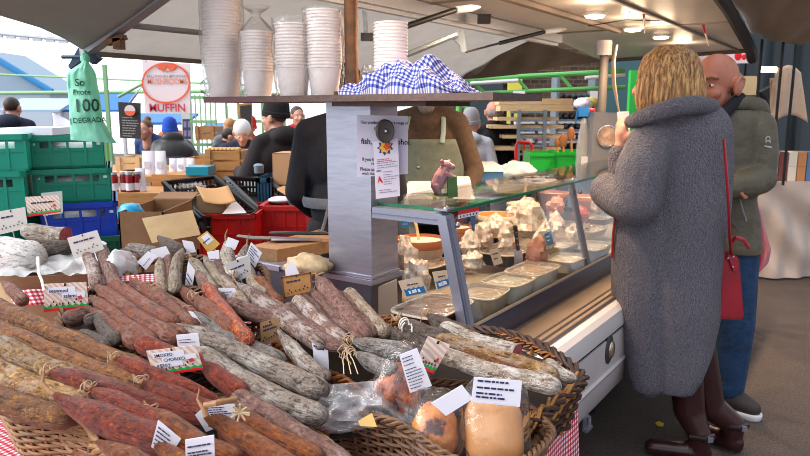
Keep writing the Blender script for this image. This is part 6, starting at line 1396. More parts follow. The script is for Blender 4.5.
def basket(label, pix, mwall, mrim, rings=11, stakes=30, taper=.85, rod=.0042, rimr=.008, zb=.757, liner=.05, mstake=None, rimn=3):
    pts = smooth_loop([P(*q) if not isinstance(q, V) else q for q in pix]); c = sum(pts, V()) / len(pts)
    b = thing('wicker_basket', label, 'basket', V((c.x, c.y, zb)), None)
    n = stakes * 4; rim = resample(pts, n); bot = [V((c.x + (p.x - c.x) * taper, c.y + (p.y - c.y) * taper, zb)) for p in rim]
    nr = [((p - c) * V((1, 1, 0))).normalized() for p in rim]
    mb = MB()
    for k in range(rings):
        f = (k + .5) / rings
        mb.tube([bot[i].lerp(rim[i], f) + nr[i] * rod * 1.1 * math.cos(math.pi * (i / 4 + k)) + UP * .0015 * noise.noise(V((i * .3, k, 0))) for i in range(n)], rod, 5, closed=True)
    mb.build('weave', mwall, b)
    mb = MB()
    for i in range(0, n, 4): mb.tube([bot[i], rim[i]], rod * 1.15, 5)
    mb.build('stakes', mstake or mwall, b)
    mb = MB()
    for s in range(rimn):
        mb.tube([rim[i] + nr[i] * rimr * math.cos(i * .9 + s * 2.09) + UP * rimr * math.sin(i * .9 + s * 2.09) for i in range(n)], rimr * .72, 6, closed=True)
    mb.build('rim', mrim, b)
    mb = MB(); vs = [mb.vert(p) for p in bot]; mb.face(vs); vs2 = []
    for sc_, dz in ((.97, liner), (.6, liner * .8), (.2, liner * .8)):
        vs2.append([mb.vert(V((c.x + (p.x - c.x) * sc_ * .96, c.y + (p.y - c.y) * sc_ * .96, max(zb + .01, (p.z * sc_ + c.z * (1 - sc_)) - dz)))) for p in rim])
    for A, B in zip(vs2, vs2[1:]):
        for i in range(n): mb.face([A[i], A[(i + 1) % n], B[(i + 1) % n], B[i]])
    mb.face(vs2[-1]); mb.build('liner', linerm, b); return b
k1 = basket('tan wicker basket under the gold-brown salamis at the left', [(8, 414, 1.33), (60, 421, 1.28), (120, 433, 1.22), (168, 380, 1.48), (120, 338, 1.66), (-20, 328, 1.66), (-14, 372, 1.48)], wick['tan'], wick['tan'], 14, 34, taper=.74, rimr=.005)
k2 = basket('brown wicker basket holding the bagged hams', [(300, 420, 1.31), (342, 411, 1.34), (398, 424, 1.24), (447, 455, 1.13), (500, 474, 1.08), (552, 432, 1.29), (500, 390, 1.47), (400, 380, 1.5), (320, 396, 1.42)], wick['brown'], wick['brown'], 13, 40, rimr=.006)
mb = MB(); kn_ = P(287, 417, 1.3)
for i in range(11):
    a = P(256 + i * 4.4, 394 + abs(i - 5) * .9 + (i % 3) * 2, 1.36 - .004 * (i % 2)); mb.tube([a, a.lerp(kn_, .55) + UP * .006, kn_], [.0022, .0028, .003], 5)
mb.tube([kn_ - V((.012, 0, 0)), kn_ + UP * .006, kn_ + V((.012, 0, 0))], .004, 6); mb.build('loose_stakes', wick['tan'], k2)
k3 = basket('dark coarse wicker basket of mixed salamis at the right corner of the table', [(392, 352, 1.78), (430, 330, 1.9), (495, 331, 1.78), (545, 347, 1.65), (584, 377, 1.5), (563, 398, 1.42), (530, 424, 1.33), (470, 412, 1.4), (410, 395, 1.5)], wick['dark'], wick['dark'], 10, 30, rod=.005, rimr=.008, mstake=wick['gold'], rimn=4)
mb = MB(); rnd = random.Random(3)
for i in range(26):
    f = i / 25; a = P(585 - 60 * f + rnd.uniform(-6, 4), 376 + 46 * f + rnd.uniform(-3, 9), 1.5 - .18 * f); d = V((rnd.uniform(-.004, .012), -.01, -.01)); e = P(566 - 54 * f + rnd.uniform(-8, 8), 398 + 46 * f + rnd.uniform(-6, 8), 1.425 - .15 * f)
    mb.tube([a + UP * .006, a.lerp(e, .5) + V((0, -.008, .006)), e], [.004, .005, .003], 5)
mb.build('rim_braid', wick['gold'], k3)
mb = MB()
for i in range(24):
    f = i / 24 * .74; pts_ = [P(492 + 92 * f + dx, 330 + 46 * f ** 1.15 + dy, 1.775 - .275 * f) for dx, dy in ((0, 2), (12, 2.5), (24, 10))]; mb.tube([pts_[0] + UP * rnd.uniform(-.008, .012), pts_[1] + UP * rnd.uniform(-.004, .014), pts_[2] + UP * rnd.uniform(-.012, .004)], [.003, .006, .003], 5)
mb.build('twisted_rods', wick['orange'], k3)
k4 = basket('orange-brown wicker basket of purple sausages in the middle of the table', [(316, 368, 1.54), (345, 380, 1.48), (374, 397, 1.41), (412, 360, 1.62), (395, 322, 1.84), (310, 312, 1.88), (270, 335, 1.7)], wick['orange'], wick['orange'], 12, 34, rimr=.007)
k5 = basket('dark wicker basket under the red sausages in the middle left', [(60, 330, 1.72), (120, 352, 1.58), (190, 356, 1.55), (232, 330, 1.7), (228, 295, 1.88), (120, 285, 1.96), (70, 300, 1.85)], wick['dark'], wick['brown'], 10, 34)
k6 = basket('flat brown wicker basket under the small sausages by the steel cabinet', [(130, 288, 1.98), (200, 300, 1.88), (262, 305, 1.85), (262, 268, 2.14), (200, 258, 2.2), (135, 262, 2.16)], wick['brown'], wick['brown'], 9, 32)
k7 = basket('brown wicker tray under the chorizos at the front of the table', [(96, 446, 1.16), (160, 475, 1.08), (330, 480, 1.06), (322, 440, 1.22), (215, 398, 1.38), (140, 400, 1.36)], wick['brown'], wick['tan'], 9, 34)
# ---------------------------------------------------------------- sausages
gold = meatmat('gold_salami', '#82543a', '#3a2317', '#b98a4e', 60, .62, rough=.55, bump=.6)
goldpale = meatmat('pale_gold_salami', '#9c7450', '#6a4830', '#d0ad74', 60, .56, bloom='#b9a79c', blo=.52, rough=.6, bump=.6)
redm = meatmat('red_chorizo', '#793029', '#3a1413', '#bb6234', 75, .63, rough=.36, bump=.5)
redbr = meatmat('redbrown_chorizo', '#824427', '#4a2214', '#bd7d44', 70, .62, rough=.38, bump=.6)
redsh = meatmat('shiny_red_sausage', '#8c2f17', '#571a0f', '#d08a4a', 110, .62, rough=.25, bump=.35)
redd = meatmat('dusty_red_sausage', '#7d4c40', '#4d2f29', '#b0693c', 80, .64, bloom='#9c7d72', blo=.56, rough=.55, bump=.5)
purp = meatmat('purple_brown_sausage', '#7a5650', '#4e3633', '#a88876', 80, .60, bloom='#a8918a', blo=.56, rough=.6, bump=.6)
purpw = meatmat('bloomed_purple_sausage', '#7d5d56', '#543c38', '#b8a294', 80, .58, bloom='#cabdb8', blo=.48, rough=.65, bump=.6)
greym = meatmat('grey_salami', '#a3948a', '#6e6058', '#4a3b34', 95, .58, bloom='#cfc7c0', blo=.53, rough=.7, bump=.6)
greyd = meatmat('dark_grey_salami', '#7a706c', '#4c4441', '#aaa19a', 85, .6, bloom='#a8a09c', blo=.5, rough=.65, bump=.6)
darkm = meatmat('dark_salami', '#554843', '#2e2624', '#8a7868', 80, .62, rough=.6, bump=.7)
beigem = meatmat('beige_sausage', '#a5907c', '#7d6a5a', '#5c4a40', 80, .64, bloom='#c2b5a8', blo=.5, rough=.65, bump=.6)
mouldy = meatmat('white_mould_salami', '#a39284', '#74614f', '#d2c8be', 70, .55, bloom='#d8d0cb', blo=.50, rough=.75, bump=.6)
whitem = meatmat('white_salami', '#f4eeea', '#d9ccc2', '#ffffff', 40, .5, rough=.7, bump=.5)
twine = M('butcher_twine', '#c9b394', .85, c2='#b39a7a', scale=200); casing = M('dry_casing', '#9a6c44', .5, c2='#7f5535', scale=60); cutm = M('cut_meat', '#7a2430', .4, c2='#b5606a', scale=130)
whitestr = M('white_string', '#e0d9d2', .8)
def sausage(m, x0, y0, x1, y1, rpx, lift, ends, label, name='sausage', bend=0.0, group=None, cat='sausage', Yo=0):
    """ends: two letters - t pointed, r round, k knotted with twine, c cut, p casing tail"""
    p0, p1 = Q(x0, y0, lift + Yo), Q(x1, y1, lift + Yo); d = p1 - p0; L = d.length; d.normalize()
    r = .90 * rpx * ((p0 + p1) / 2 - CAM).length / FPX; bend += random.Random(int(x0 * 7 + y1 * 13)).uniform(-1, 1) * .014 * L; sd = d.cross(UP).normalized(); up = sd.cross(d); rnd = random.Random(hash((x0, y0, x1)) & 0xffff); ph = rnd.random() * 50
    sl = []; n = max(16, int(L / .009)); seg = 30; mb = MB(); rings = []; uvl = mb.bm.loops.layers.uv.verify()
    tl = [min(L * .38, r * {'t': 5.0, 'r': 1.5, 'k': 4.2, 'c': .01, 'p': 5.0}[e]) for e in ends]
    def rad(s):
        f = 1
        for e, q, t_ in ((ends[0], s, tl[0]), (ends[1], L - s, tl[1])):
            if q < t_:
                x = max(0, q / t_)
                f *= {'t': .10 + .9 * x ** .75, 'r': math.sqrt(max(.0, 1 - (1 - x) ** 2)) * .98 + .02, 'k': .18 + .82 * math.sin(x * math.pi / 2) ** .85, 'c': 1, 'p': .12 + .88 * x ** .8}[e]
        return f
    wb = rnd.uniform(-1, 1) * .006
    for i in range(n + 1):
        s = L * (i / n); s = L * (.5 - .5 * math.cos(math.pi * i / n)) * .5 + s * .5
        c = p0 + d * s + sd * (bend + wb) * math.sin(math.pi * s / L) + up * (.004 * noise.noise(V((s * 9 + ph, 0, 0))) - .006 * math.sin(math.pi * s / L)); f = rad(s); row = []
        wr = 1 if f > .9 else 1 + 2.2 * (1 - f)
        for k in range(seg):
            th = 2 * math.pi * k / seg - math.pi / 2; o = sd * math.cos(th) + up * math.sin(th)
            rr = r * f * (1 + .07 * noise.noise(V((math.cos(th) * 1.3 + ph, math.sin(th) * 1.3, s * 22))) + .055 * wr * noise.noise(V((math.cos(th) * 4 + ph, math.sin(th) * 4, s * 14))) + .03 * noise.noise(o * 5 + V((ph, s * 70, 0))) - .05 * wr * abs(noise.noise(V((math.cos(th) * 6 + ph, math.sin(th) * 6, s * 5)))))
            row.append(mb.vert(c + o * rr))
        rings.append(row); sl.append(s)
    for i, (A, B) in enumerate(zip(rings, rings[1:])):
        for k in range(seg):
            fc = mb.face([A[k], A[(k + 1) % seg], B[(k + 1) % seg], B[k]])
            for l, (q, kk) in zip(fc.loops, ((i, k), (i, k + 1), (i + 1, k + 1), (i + 1, k))): l[uvl].uv = (sl[q], kk * 2 * math.pi * r / seg)
    mb.face(rings[0][::-1]); mb.mi = 1 if ends[1] == 'c' else 0; mb.face(rings[-1])
    o = mb.build(name, [m, cutm] if ends[1] == 'c' else m, None, sharp=60); tag(o, label, cat, group)
    for e, p, dd in ((ends[0], p0, -d), (ends[1], p1, d)):
        if e == 'k':
            MB().ell(p + dd * r * .1, (r * .3, r * .3, r * .3), None, 10, 8).tube([p + dd * r * .1, p + dd * r * .8, p + dd * r * 1.3 + UP * r * .4], [r * .22, r * .16, r * .1], 8).build('casing_tip', casing, o)
            mb = MB(); q = p
            for j in range(3):
                a1 = rnd.uniform(0, 6.3); R0 = r * rnd.uniform(.25, .6); ctr = q + dd * r * .2 + (sd * math.cos(a1) + up * abs(math.sin(a1))) * R0 * .9
                mb.tube([ctr + (sd * math.cos(w) + up * math.sin(w) * .8 + dd * .5 * math.sin(w + a1)) * R0 for w in [a1 + math.pi + 2 * math.pi * t_ / 14 for t_ in range(15)]], .0012, 5)
            e_ = q + dd * r * 1.4 - UP * r * 1.2; mb.tube([q, q + dd * r * 1.2, e_, e_ - UP * r * .8 + sd * .006], .0011, 5)
            mb.build('twine', twine, o)
        elif e == 'p':
            s_ = rnd.choice((-1, 1)); MB().tube([p - dd * r * .3, p + dd * r * .5, p + dd * r * 1.2 + UP * r * .55, p + dd * r * 1.5 + UP * r * 1.3 + sd * s_ * r * .4], [r * .16, r * .17, r * .12, r * .06], 8).build('casing_tail', casing, o)
    return o
SL = [
 # gold salamis, left pile
 (gold, -22, 299, 156, 378, 11, .00, 'rr', 'uppermost gold-brown salami of the left pile, running behind the chorizo tag'),
 (gold, -22, 321, 150, 392, 11.5, .02, 'rr', 'second gold-brown salami from the top of the left pile'),
 (goldpale, -20, 338, 128, 399, 13.5, .03, 'rr', 'thick pale mottled salami, third from the top of the left pile'),
 (goldpale, -20, 366, 92, 407, 13, .035, 'rr', 'grey and gold salami, fourth from the top of the left pile'),
 (gold, -22, 391, 76, 419, 12.5, .04, 'rr', 'lowest golden salami of the left pile, at the basket rim'),
 # chorizos, front
 (redm, 50, 373, 212, 426, 13, .075, 'kt', 'dark red chorizo with twine and a casing spike, topmost at the left basket'),
 (redm, 54, 394, 176, 446, 15.5, .10, 'pr', 'fat dark red chorizo with a casing nub, lowest in front of the wicker wall'),
 (redm, 92, 388, 214, 446, 12, .105, 'kt', 'wrinkled red chorizo with a white knot between the two fat ones'),
 (redm, 116, 358, 222, 402, 11, .07, 'kt', 'slim red chorizo with a big twine loop left of the chorizo tag'),
 (redm, 143, 383, 238, 424, 13, .09, 'kr', 'red chorizo with small knot directly below the chorizo tag'),
 (redm, 137, 341, 214, 366, 11, .05, 'rr', 'blunt red chorizo end showing above the chorizo tag'),
 (redm, 196, 358, 246, 396, 11, .06, 'tr', 'red chorizo emerging right of the chorizo tag'),
 (redbr, 152, 410, 240, 462, 12.5, .115, 'kr', 'orange-brown chorizo with a label tied at its tip'),
 (redbr, 205, 410, 300, 474, 13, .13, 'pr', 'orange-brown chorizo with a curled casing ring around a printed label'),
 (redbr, 226, 408, 322, 462, 12, .115, 'kr', 'smooth orange-brown chorizo with a pale straw bow at its tip'),
 (purp, 234, 396, 352, 470, 13.5, .10, 'rr', 'long grey-brown sausage lying right of the orange-brown chorizos'),
 (redm, 218, 432, 290, 486, 12, .10, 'tr', 'dark red chorizo in shadow between two orange-brown ones'),
 (redbr, 96, 440, 190, 486, 12.5, .13, 'pr', 'brown chorizo with an upright casing tail at the bottom edge'),
 (redbr, 72, 452, 150, 492, 11, .14, 'pr', 'brown chorizo tip at the very bottom left of the chorizos'),
 (redbr, 152, 440, 225, 490, 12, .11, 'tr', 'brown chorizo under the two printed labels at the bottom edge'),
 (redm, 130, 420, 200, 462, 12, .085, 'rr', 'red chorizo half buried behind the upper printed label'),
 # grey salamis, centre
 (greyd, 186, 312, 284, 362, 9.5, .035, 'kr', 'dark-tipped grey salami with a white label, upper of the three long grey ones'),
 (greym, 172, 323, 328, 393, 12, .055, 'tr', 'long grey speckled salami, middle of the three in the centre'),
 (greym, 196, 352, 326, 420, 13, .05, 'rr', 'long beige-grey salami, lowest of the three in the centre'),
 (greym, 278, 330, 328, 380, 9, .03, 'tr', 'short pale grey salami right of the brown price tag'),
 # red sausages middle left
 (redd, 90, 296, 156, 346, 8.5, .03, 'tr', 'dusty red sausage with glossy end, lowest of the middle-left fan'),
 (redd, 94, 284, 178, 342, 9.5, .04, 'tr', 'long dusty red sausage, second from below in the middle-left fan'),
 (redd, 111, 283, 176, 326, 9, .05, 'rr', 'dusty red sausage with an orange spot at its tip, in the middle-left fan'),
 (redd, 130, 278, 178, 312, 7.5, .035, 'tr', 'short red sausage behind the orange spotted one'),
 (redd, 152, 288, 196, 328, 9, .045, 'kr', 'red sausage tied with pink thread left of the shiny one'),
 (redd, 178, 285, 218, 316, 7.5, .03, 'tr', 'small brown-red sausage behind the shiny red one'),
 (redd, 160, 300, 212, 342, 8, .02, 'tr', 'red-brown sausage half hidden above the grey salamis'),
 (redsh, 206, 286, 250, 342, 8, .07, 'rr', 'shiny orange-red sausage standing out in the middle of the table'),
 (redd, 195, 298, 236, 332, 10, .05, 'kr', 'short brown sausage touching the shiny red one'),
 (redd, 84, 306, 140, 346, 8, .01, 'tr', 'dark red sausage lowest of all in the middle-left fan, beside the black ones'),
 (redd, 120, 292, 186, 338, 7.5, .03, 'tr', 'thin dusty sausage between two thicker ones in the middle-left fan'),
 (redd, 140, 283, 196, 318, 7, .03, 'pr', 'thin reddish sausage with a short tail behind the pink-tied one'),
 # purple sausages centre
 (purp, 250, 292, 306, 330, 8, .025, 'tr', 'thin purple-brown sausage behind the long pale-tailed one'),
 (purp, 304, 294, 344, 340, 7.5, .04, 'tr', 'slender purple sausage squeezed behind the white-bloomed one'),
 (beigem, 214, 272, 246, 306, 7.5, .03, 'tr', 'beige sausage below the grey price tag running to the lower right'),
 (purp, 196, 270, 222, 300, 7, .03, 'tr', 'slim dark sausage right of the tall folded white label'),
 (purpw, 237, 283, 326, 346, 10, .05, 'pr', 'long purple-brown sausage with pale tail running under the white price tag'),
 (purp, 226, 302, 288, 324, 9, .03, 'rk', 'purple-brown sausage pointing right with a white knot above the brown tag'),
 (purp, 262, 298, 350, 350, 9.5, .04, 'rt', 'purple-brown sausage reaching to the white twine tangle'),
 (purp, 287, 306, 322, 344, 8, .03, 'rr', 'purple sausage below the orange tag'),
 (purpw, 296, 298, 344, 343, 9, .05, 'rr', 'white-bloomed purple sausage just right of the orange tag corner'),
 (purp, 311, 288, 350, 333, 8, .045, 'tr', 'dark purple sausage right behind the tallest one'),
 (purp, 318, 278, 366, 340, 10.5, .07, 'kr', 'tallest purple sausage with frayed tip against the steel cabinet'),
 (purp, 338, 290, 374, 336, 7, .055, 'tr', 'thin brown sausage right of the tallest purple one'),
 (beigem, 347, 291, 386, 335, 8.5, .06, 'rr', 'pale brown sausage with a white end below the column foot'),
 (purp, 300, 326, 352, 350, 9, .06, 'rt', 'purple sausage lying above the small white card'),
 (greyd, 352, 341, 414, 352, 10, .06, 'kr', 'grey sausage pointing right out of the twine tangle'),
 (greyd, 354, 352, 398, 372, 10, .075, 'tr', 'short grey sausage below the twine tangle'),
 (darkm, 384, 328, 408, 340, 8, .04, 'kr', 'small dark sausage tip with white string by the corner basket'),
 # standing sausages at the back
 (beigem, 160, 257, 163, 293, 5.6, .02, 'tr', 'grey-beige sausage standing upright, left of three at the back'),
 (purp, 168, 251, 168, 290, 4.8, .0, 'tr', 'thin brown sausage standing upright, middle of three at the back'),
 (beigem, 183, 248, 175, 292, 6.6, .03, 'tr', 'tall grey-brown sausage standing upright, right of three at the back'),
 (purpw, 87, 254, 96, 288, 6.2, .03, 'rr', 'mouldy brown sausage leaning on the box, left of two'),
 (purp, 101, 248, 116, 287, 6.8, .025, 'rr', 'brown sausage leaning on the box, right of two behind the white tag'),
 (beigem, 190, 258, 214, 292, 7, .02, 'kr', 'beige sausage with a paper label at its left'),
 (beigem, 204, 256, 224, 290, 7, .01, 'tr', 'spotted beige sausage behind the blank square label'),
 (mouldy, 226, 241, 234, 278, 8, .03, 'pr', 'white mouldy sausage with a curled tail and white paper'),
 (mouldy, 247, 244, 240, 276, 7, .02, 'pr', 'white mouldy sausage with a printed label nearest the cabinet'),
 (purp, 218, 262, 232, 288, 7, .02, 'rr', 'dark purple sausage between the mouldy ones and the grey tag'),
 (beigem, 248, 268, 264, 296, 6.5, .01, 'rr', 'pale sausage behind the grey price tag'),
 (redbr, 258, 280, 280, 306, 9, .0, 'rr', 'rough orange-brown sausage in front of the steel cabinet'),
 (greyd, 126, 248, 160, 254, 8, .0, 'rr', 'dark grey wrinkled sausage lying behind the white paper'),
 (darkm, 158, 236, 184, 252, 7, .0, 'tr', 'dark tapering dried meat stick with a white string'),
 (redd, 120, 252, 140, 260, 6, .01, 'rr', 'small brown sausage end beside the clear plastic'),
 # left: big salamis
 (whitem, -18, 250, 44, 258, 17, .0, 'rr', 'big white salami with a hanging white string at the left edge'),
 (darkm, 40, 250, 74, 248, 10, -.04, 'rr', 'dark grey wrinkled salami behind the big white one'),
 (mouldy, 22, 231, 66, 236, 9, -.02, 'rc', 'mould-covered salami with a dark red cut face'),
 (redd, 2, 281, 24, 302, 6, .02, 'tr', 'small brown sausage in front of the cardboard tray'),
 (purp, 62, 318, 88, 312, 9, .02, 'rr', 'purple-grey sausage lying below the seaweed salami tag'),
 (darkm, 84, 322, 104, 316, 9, .0, 'rr', 'black shrivelled sausage in the gap beneath the tag'),
 (darkm, 98, 316, 118, 342, 8, .0, 'rr', 'dull dark sausage standing in the gap of the middle-left pile'),
 (darkm, 78, 334, 112, 346, 8, -.01, 'rr', 'black sausage at the bottom of the gap beside the gold salami'),
 # right basket
 (mouldy, 440, 326, 517, 353, 10, .075, 'rc', 'white mouldy salami with a red cut end in the corner basket'),
 (darkm, 428, 315, 468, 333, 9, .06, 'kr', 'dark wrinkled salami tip with white twine above the cut one'),
 (darkm, 400, 321, 452, 340, 11, .06, 'kr', 'fat dark salami leading into the corner basket'),
 (goldpale, 434, 336, 560, 376, 9.5, .065, 'rr', 'long golden peppered salami in the corner basket'),
 (mouldy, 430, 350, 562, 388, 10.5, .07, 'rr', 'long grey-white salami lowest in the corner basket'),
 (gold, 462, 352, 552, 384, 8, .05, 'rr', 'orange-gold salami between the peppered and the grey-white ones'),
 (mouldy, 546, 360, 576, 380, 7, .02, 'rr', 'rough mouldy salami end in the far corner of the dark basket'),
 (darkm, 398, 332, 440, 358, 10, .055, 'rr', 'dark brown salami under the striped tag'),
]
for s in SL:
    nm = 'chorizo' if 'chorizo' in s[7] else 'salami' if 'salami' in s[7] else 'sausage'
    sausage(*s, name=nm, cat=nm if nm != 'chorizo' else 'sausage')
# white string of the big salami
tag(MB().tube([Q(38, 258, .06), Q(38.5, 266, .07), Q(39, 274, .09), Q(42, 281, .11), Q(44, 291, .12)], [.006, .005, .004, .004, .003], 6).build('string', whitestr), 'white string hanging from the big white salami', 'string')
mb = MB(); rnd = random.Random(5)
for j in range(7):
    c = Q(347 + rnd.uniform(-4, 6), 345 + rnd.uniform(-8, 14), .11); mb.tube([c + V((math.cos(w) * .012 * rnd.uniform(.5, 1.2), 0.004 * math.sin(w * 2), math.sin(w) * .016)) for w in [t_ * .5 for t_ in range(10)]], .0012, 5)
for j in range(3): mb.tube([Q(346, 348, .11), Q(343 + j * 5, 360, .115), Q(344 + j * 7, 374, .11)], .0011, 5)
tag(mb.build('twine_tangle', twine), 'tangle of pale twine between the purple and grey sausages', 'twine')
mb = MB()
for j in range(3):
    c = Q(404 + j * 1.5, 325 + j * 2, .10); mb.tube([c + V((math.cos(w) * .012, 0.004 * math.sin(w * 2), math.sin(w) * .018)) for w in [t_ * .5 + j for t_ in range(11)]], .002, 5)
tag(mb.build('twine_loop', whitestr), 'white string loops at the tip of the fat dark salami', 'twine')
# cardboard tray with plastic at the left
ct = thing('cardboard_tray', 'brown cardboard tray lined with clear plastic under the white salami', 'tray', P(50, 288, 2.1))
A = [P(4, 288, 2.06), P(94, 283, 2.12), P(96, 260, 2.42), P(-20, 262, 2.4)]
mb = MB(); mb.slab([P(4, 289, 2.05), P(96, 284, 2.1), P(96, 274, 2.1), P(20, 277, 2.05), P(5, 284, 2.05)], (0, .008, 0)); mb.slab([P(96, 284, 2.1), P(97, 262, 2.45), P(97, 255, 2.45), P(96, 274, 2.1)], (.008, 0, 0)); mb.build('walls', card_dark, ct)
zt0 = P(50, 283, 2.06).z
MB().slab([V((p.x, p.y, zt0 - .01)) for p in A], (0, 0, .006)).build('base', card_dark, ct)
MB().slab([V((p.x, p.y, .752)) for p in (A[0] + V((.02, .02, 0)), A[1] + V((-.02, .02, 0)), A[2] + V((-.02, -.02, 0)), A[3] + V((.02, -.02, 0)))], (0, 0, zt0 - .762)).build('support_box', cardboard, ct)
lin_f = clear('milky_film', (.97, .97, 1), 2.4, .15, noisy=10, white=.40, even=True)
def fn(a, b):
    p = P(-8, 280, 2.04).lerp(P(100, 276, 2.08), a).lerp(P(-20, 258, 2.4).lerp(P(108, 252, 2.4), a), b); p.z += .02 * noise.noise(V((a * 9, b * 5, 2))) + .012 + .02 * b; return p
o = MB().grid(fn, 40, 16).build('plastic_liner', lin_f, ct, sharp=80)
o = MB().ell(Q(121, 268, -.02), (.05, .05, .055), None, 24, 14, lambda v: 1 + .3 * noise.noise(v * 2.5)).build('plastic_sheet', lin_f, sharp=80); tag(o, 'milky crumpled plastic right of the cardboard tray', 'plastic bag')
gs = gingham('red_gingham_strip', '#b01230', '#efe6ea', 18, 4, '#d2707f')
o = MB().grid(lambda a, b: P(6 + 92 * a + 10 * b * (1 - a), 291 - 5 * a + 15 * b, 2.02 + .04 * a - .03 * b + .012 * math.sin(a * 20)), 40, 8).build('gingham_napkin', gs); thick(o, .003); tag(o, 'strip of red checked cloth hanging below the cardboard tray', 'cloth')
gs2 = gingham('red_gingham_strip2', '#b01230', '#efe6ea', 9, 5, '#d2707f')
o = MB().grid(lambda a, b: Q(112 + 44 * a, 277 - 3 * a + 10 * b, -.02 - .02 * math.sin(a * 9)), 20, 6).build('gingham_napkin', gs2); thick(o, .003); tag(o, 'bit of red checked cloth behind the red sausage fan', 'cloth')
# ---------------------------------------------------------------- price tags
stripe = NT('striped_card'); stripe.set(.7); v = stripe.coord((60, 0, 60)); sp = stripe.n('ShaderNodeSeparateXYZ'); stripe.l(v, sp.inputs[0])
ff = stripe.math('GREATER_THAN', stripe.math('FRACT', stripe.math('ADD', sp.outputs[0], sp.outputs[2])), .5); stripe.l(stripe.ramp(ff, [(0, '#e3d2c6'), (1, '#cfb0a4')]), stripe.b.inputs['Base Color']); stripedm = stripe.m
def stake(t, p, n, length, a=.5):
    q = at4(p, a, .98); MB().tube([q, q + (p[3] - p[0]).normalized() * length - n * .01], .0022, 6).build('pin', M('pin_clear', '#b9bcc8', .2), t)
FIG = [(.16, .78), (.29, .77), (.43, .75), (.56, .74), (.69, .73), (.84, .72), (.22, .66), (.74, .62)]
def euro(pts, Y, words, label, lift=0):
    t, p, n = card(pts, Y, stripedm, 'price_tag', label)
    band(t, p, n, .80, .92, stickgreen, 'green_band', jag=14); band(t, p, n, .90, 1.0, stickred, 'red_band', off=.0012)
    dots(t, p, n, FIG, inkblack, .024); dots(t, p, n, [(.36, .74)], inkred, .03, 'printed_bullet'); dots(t, p, n, [(.5, .06)], inkblack, .035, 'pin_hole')
    q = at4(p, .82, .56); ex = (p[1] - p[0]).length; MB().slab([at4(p, .77, .52) + n * .001, at4(p, .86, .48) + n * .001, at4(p, .88, .60) + n * .001, at4(p, .80, .64) + n * .001], n * .0004).build('red_star', inkred, t)
    for s, a, b, f, w0 in words:
        band(t, p, n, b - f * .95, b + f * .2, M('label_white', '#e4e4f0', .7), 'strip', a - .03, min(.97, a + w0), off=.0008); ctext(t, p, n, s, a, b, f, ink, stretch=1.0)
    stake(t, p, n, .05); return t
euro(((146, 351), (196, 345), (203, 369), (154, 377)), 1.36, [('SMOKED', .13, .28, .17, .60), ('CHORIZO', .29, .48, .17, .66), ('KERRY', .13, .67, .17, .52)], 'striped price tag reading SMOKED CHORIZO KERRY')
euro(((43, 284), (77, 282), (89, 292), (89, 311)), 1.80, [], 'tmp') if False else None
euro(((44, 284), (86, 282), (89, 308), (44, 312)), 1.80, [('seaweed', .12, .32, .19, .62), ('salami', .45, .53, .19, .50)], 'striped price tag reading seaweed salami')
t = euro(((25, 197), (59, 195), (61, 212), (28, 217)), 2.55, [], 'striped price tag standing in front of the blue crate'); 
p = [P(a, b, 2.55) for a, b in ((25, 197), (59, 195), (61, 212), (28, 217))]; n = V((0, -1, 0)); lines(t, p, n, [.34], ink, .15, .85, .08, 2)
t = euro(((428, 336), (450, 345), (434, 374), (414, 366)), 1.37, [], 'tilted striped price tag on the dark salamis in the corner basket')
def plain(pts, Y, m, label, rows=(.3,), figs=True, seed=0, border=None, name='price_tag'):
    t, p, n = card(pts, Y, m, name, label)
    lines(t, p, n, rows, ink, .15, .85, .07, seed)
    if figs: dots(t, p, n, FIG, inkblack, .024); dots(t, p, n, [(.5, .07)], inkblack, .03, 'pin_hole')
    stake(t, p, n, .04)
    if border:
        for b0, b1, a0, a1 in ((0, .07, 0, 1), (.93, 1, 0, 1), (0, 1, 0, .05), (0, 1, .95, 1)): band(t, p, n, b0, b1, border, 'border', a0, a1)
    return t, p, n
cardw = M('grey_white_card', '#cfc9c4', .75); cardo = M('orange_card', '#c08a52', .75, c2='#b07a45', scale=40); cardb = M('brown_card', '#b08a62', .75, c2='#a27b55', scale=40); cardg = M('grey_card', '#b9b6b6', .75)
plain(((-4, 212), (25, 207), (28, 228), (-2, 235)), 2.5, cardw, 'white price tag above the big white salami', seed=1)
plain(((67, 238), (97, 230), (104, 249), (74, 259)), 2.15, cardw, 'white price tag in front of the leaning brown sausages', seed=2)
plain(((281, 277), (311, 272), (313, 292), (284, 299)), 1.86, cardo, 'orange-brown price tag with a dark border near the steel cabinet', (.28,), seed=3, border=M('tag_border', '#7a4526', .8))
plain(((260, 323), (280, 317), (280, 339), (261, 347)), 1.62, cardb, 'brown price tag standing in the middle of the grey salamis', (.2, .36), seed=4)
plain(((225, 264), (250, 255), (251, 275), (231, 285)), 1.98, cardg, 'grey price tag among the pale sausages', (.35,), seed=5)
t, p, n = plain(((197, 238), (207, 231), (220, 244), (209, 254)), 2.3, M('gold_card', '#d9b25c', .7), 'gold and white ticket leaning by the red crates', (.4,), False, 6)
band(t, p, n, .1, .6, paper, 'white_panel', .3, .9)
def wl(pts, Y, label, rows=(.2, .35, .5, .65, .8), seed=0, w=.05):
    t, p, n = card(pts, Y, paper, 'paper_label', label, 'label')
    if rows: lines(t, p, n, rows, ink, .08, .92, w, seed)
    return t
wl(((158, 420), (181, 439), (169, 458), (151, 447)), 1.07, 'printed paper label hanging at the tip of the orange-brown chorizo', seed=1)
wl(((185, 440), (214, 435), (215, 466), (186, 470)), 1.02, 'square printed label at the bottom edge among chorizos', (.25, .45, .55, .65), 2)
wl(((203, 405), (235, 404), (235, 421), (213, 424)), 1.14, 'printed label wrapped in the curled casing ring', (.15, .27, .39, .5, .62, .75), 3)
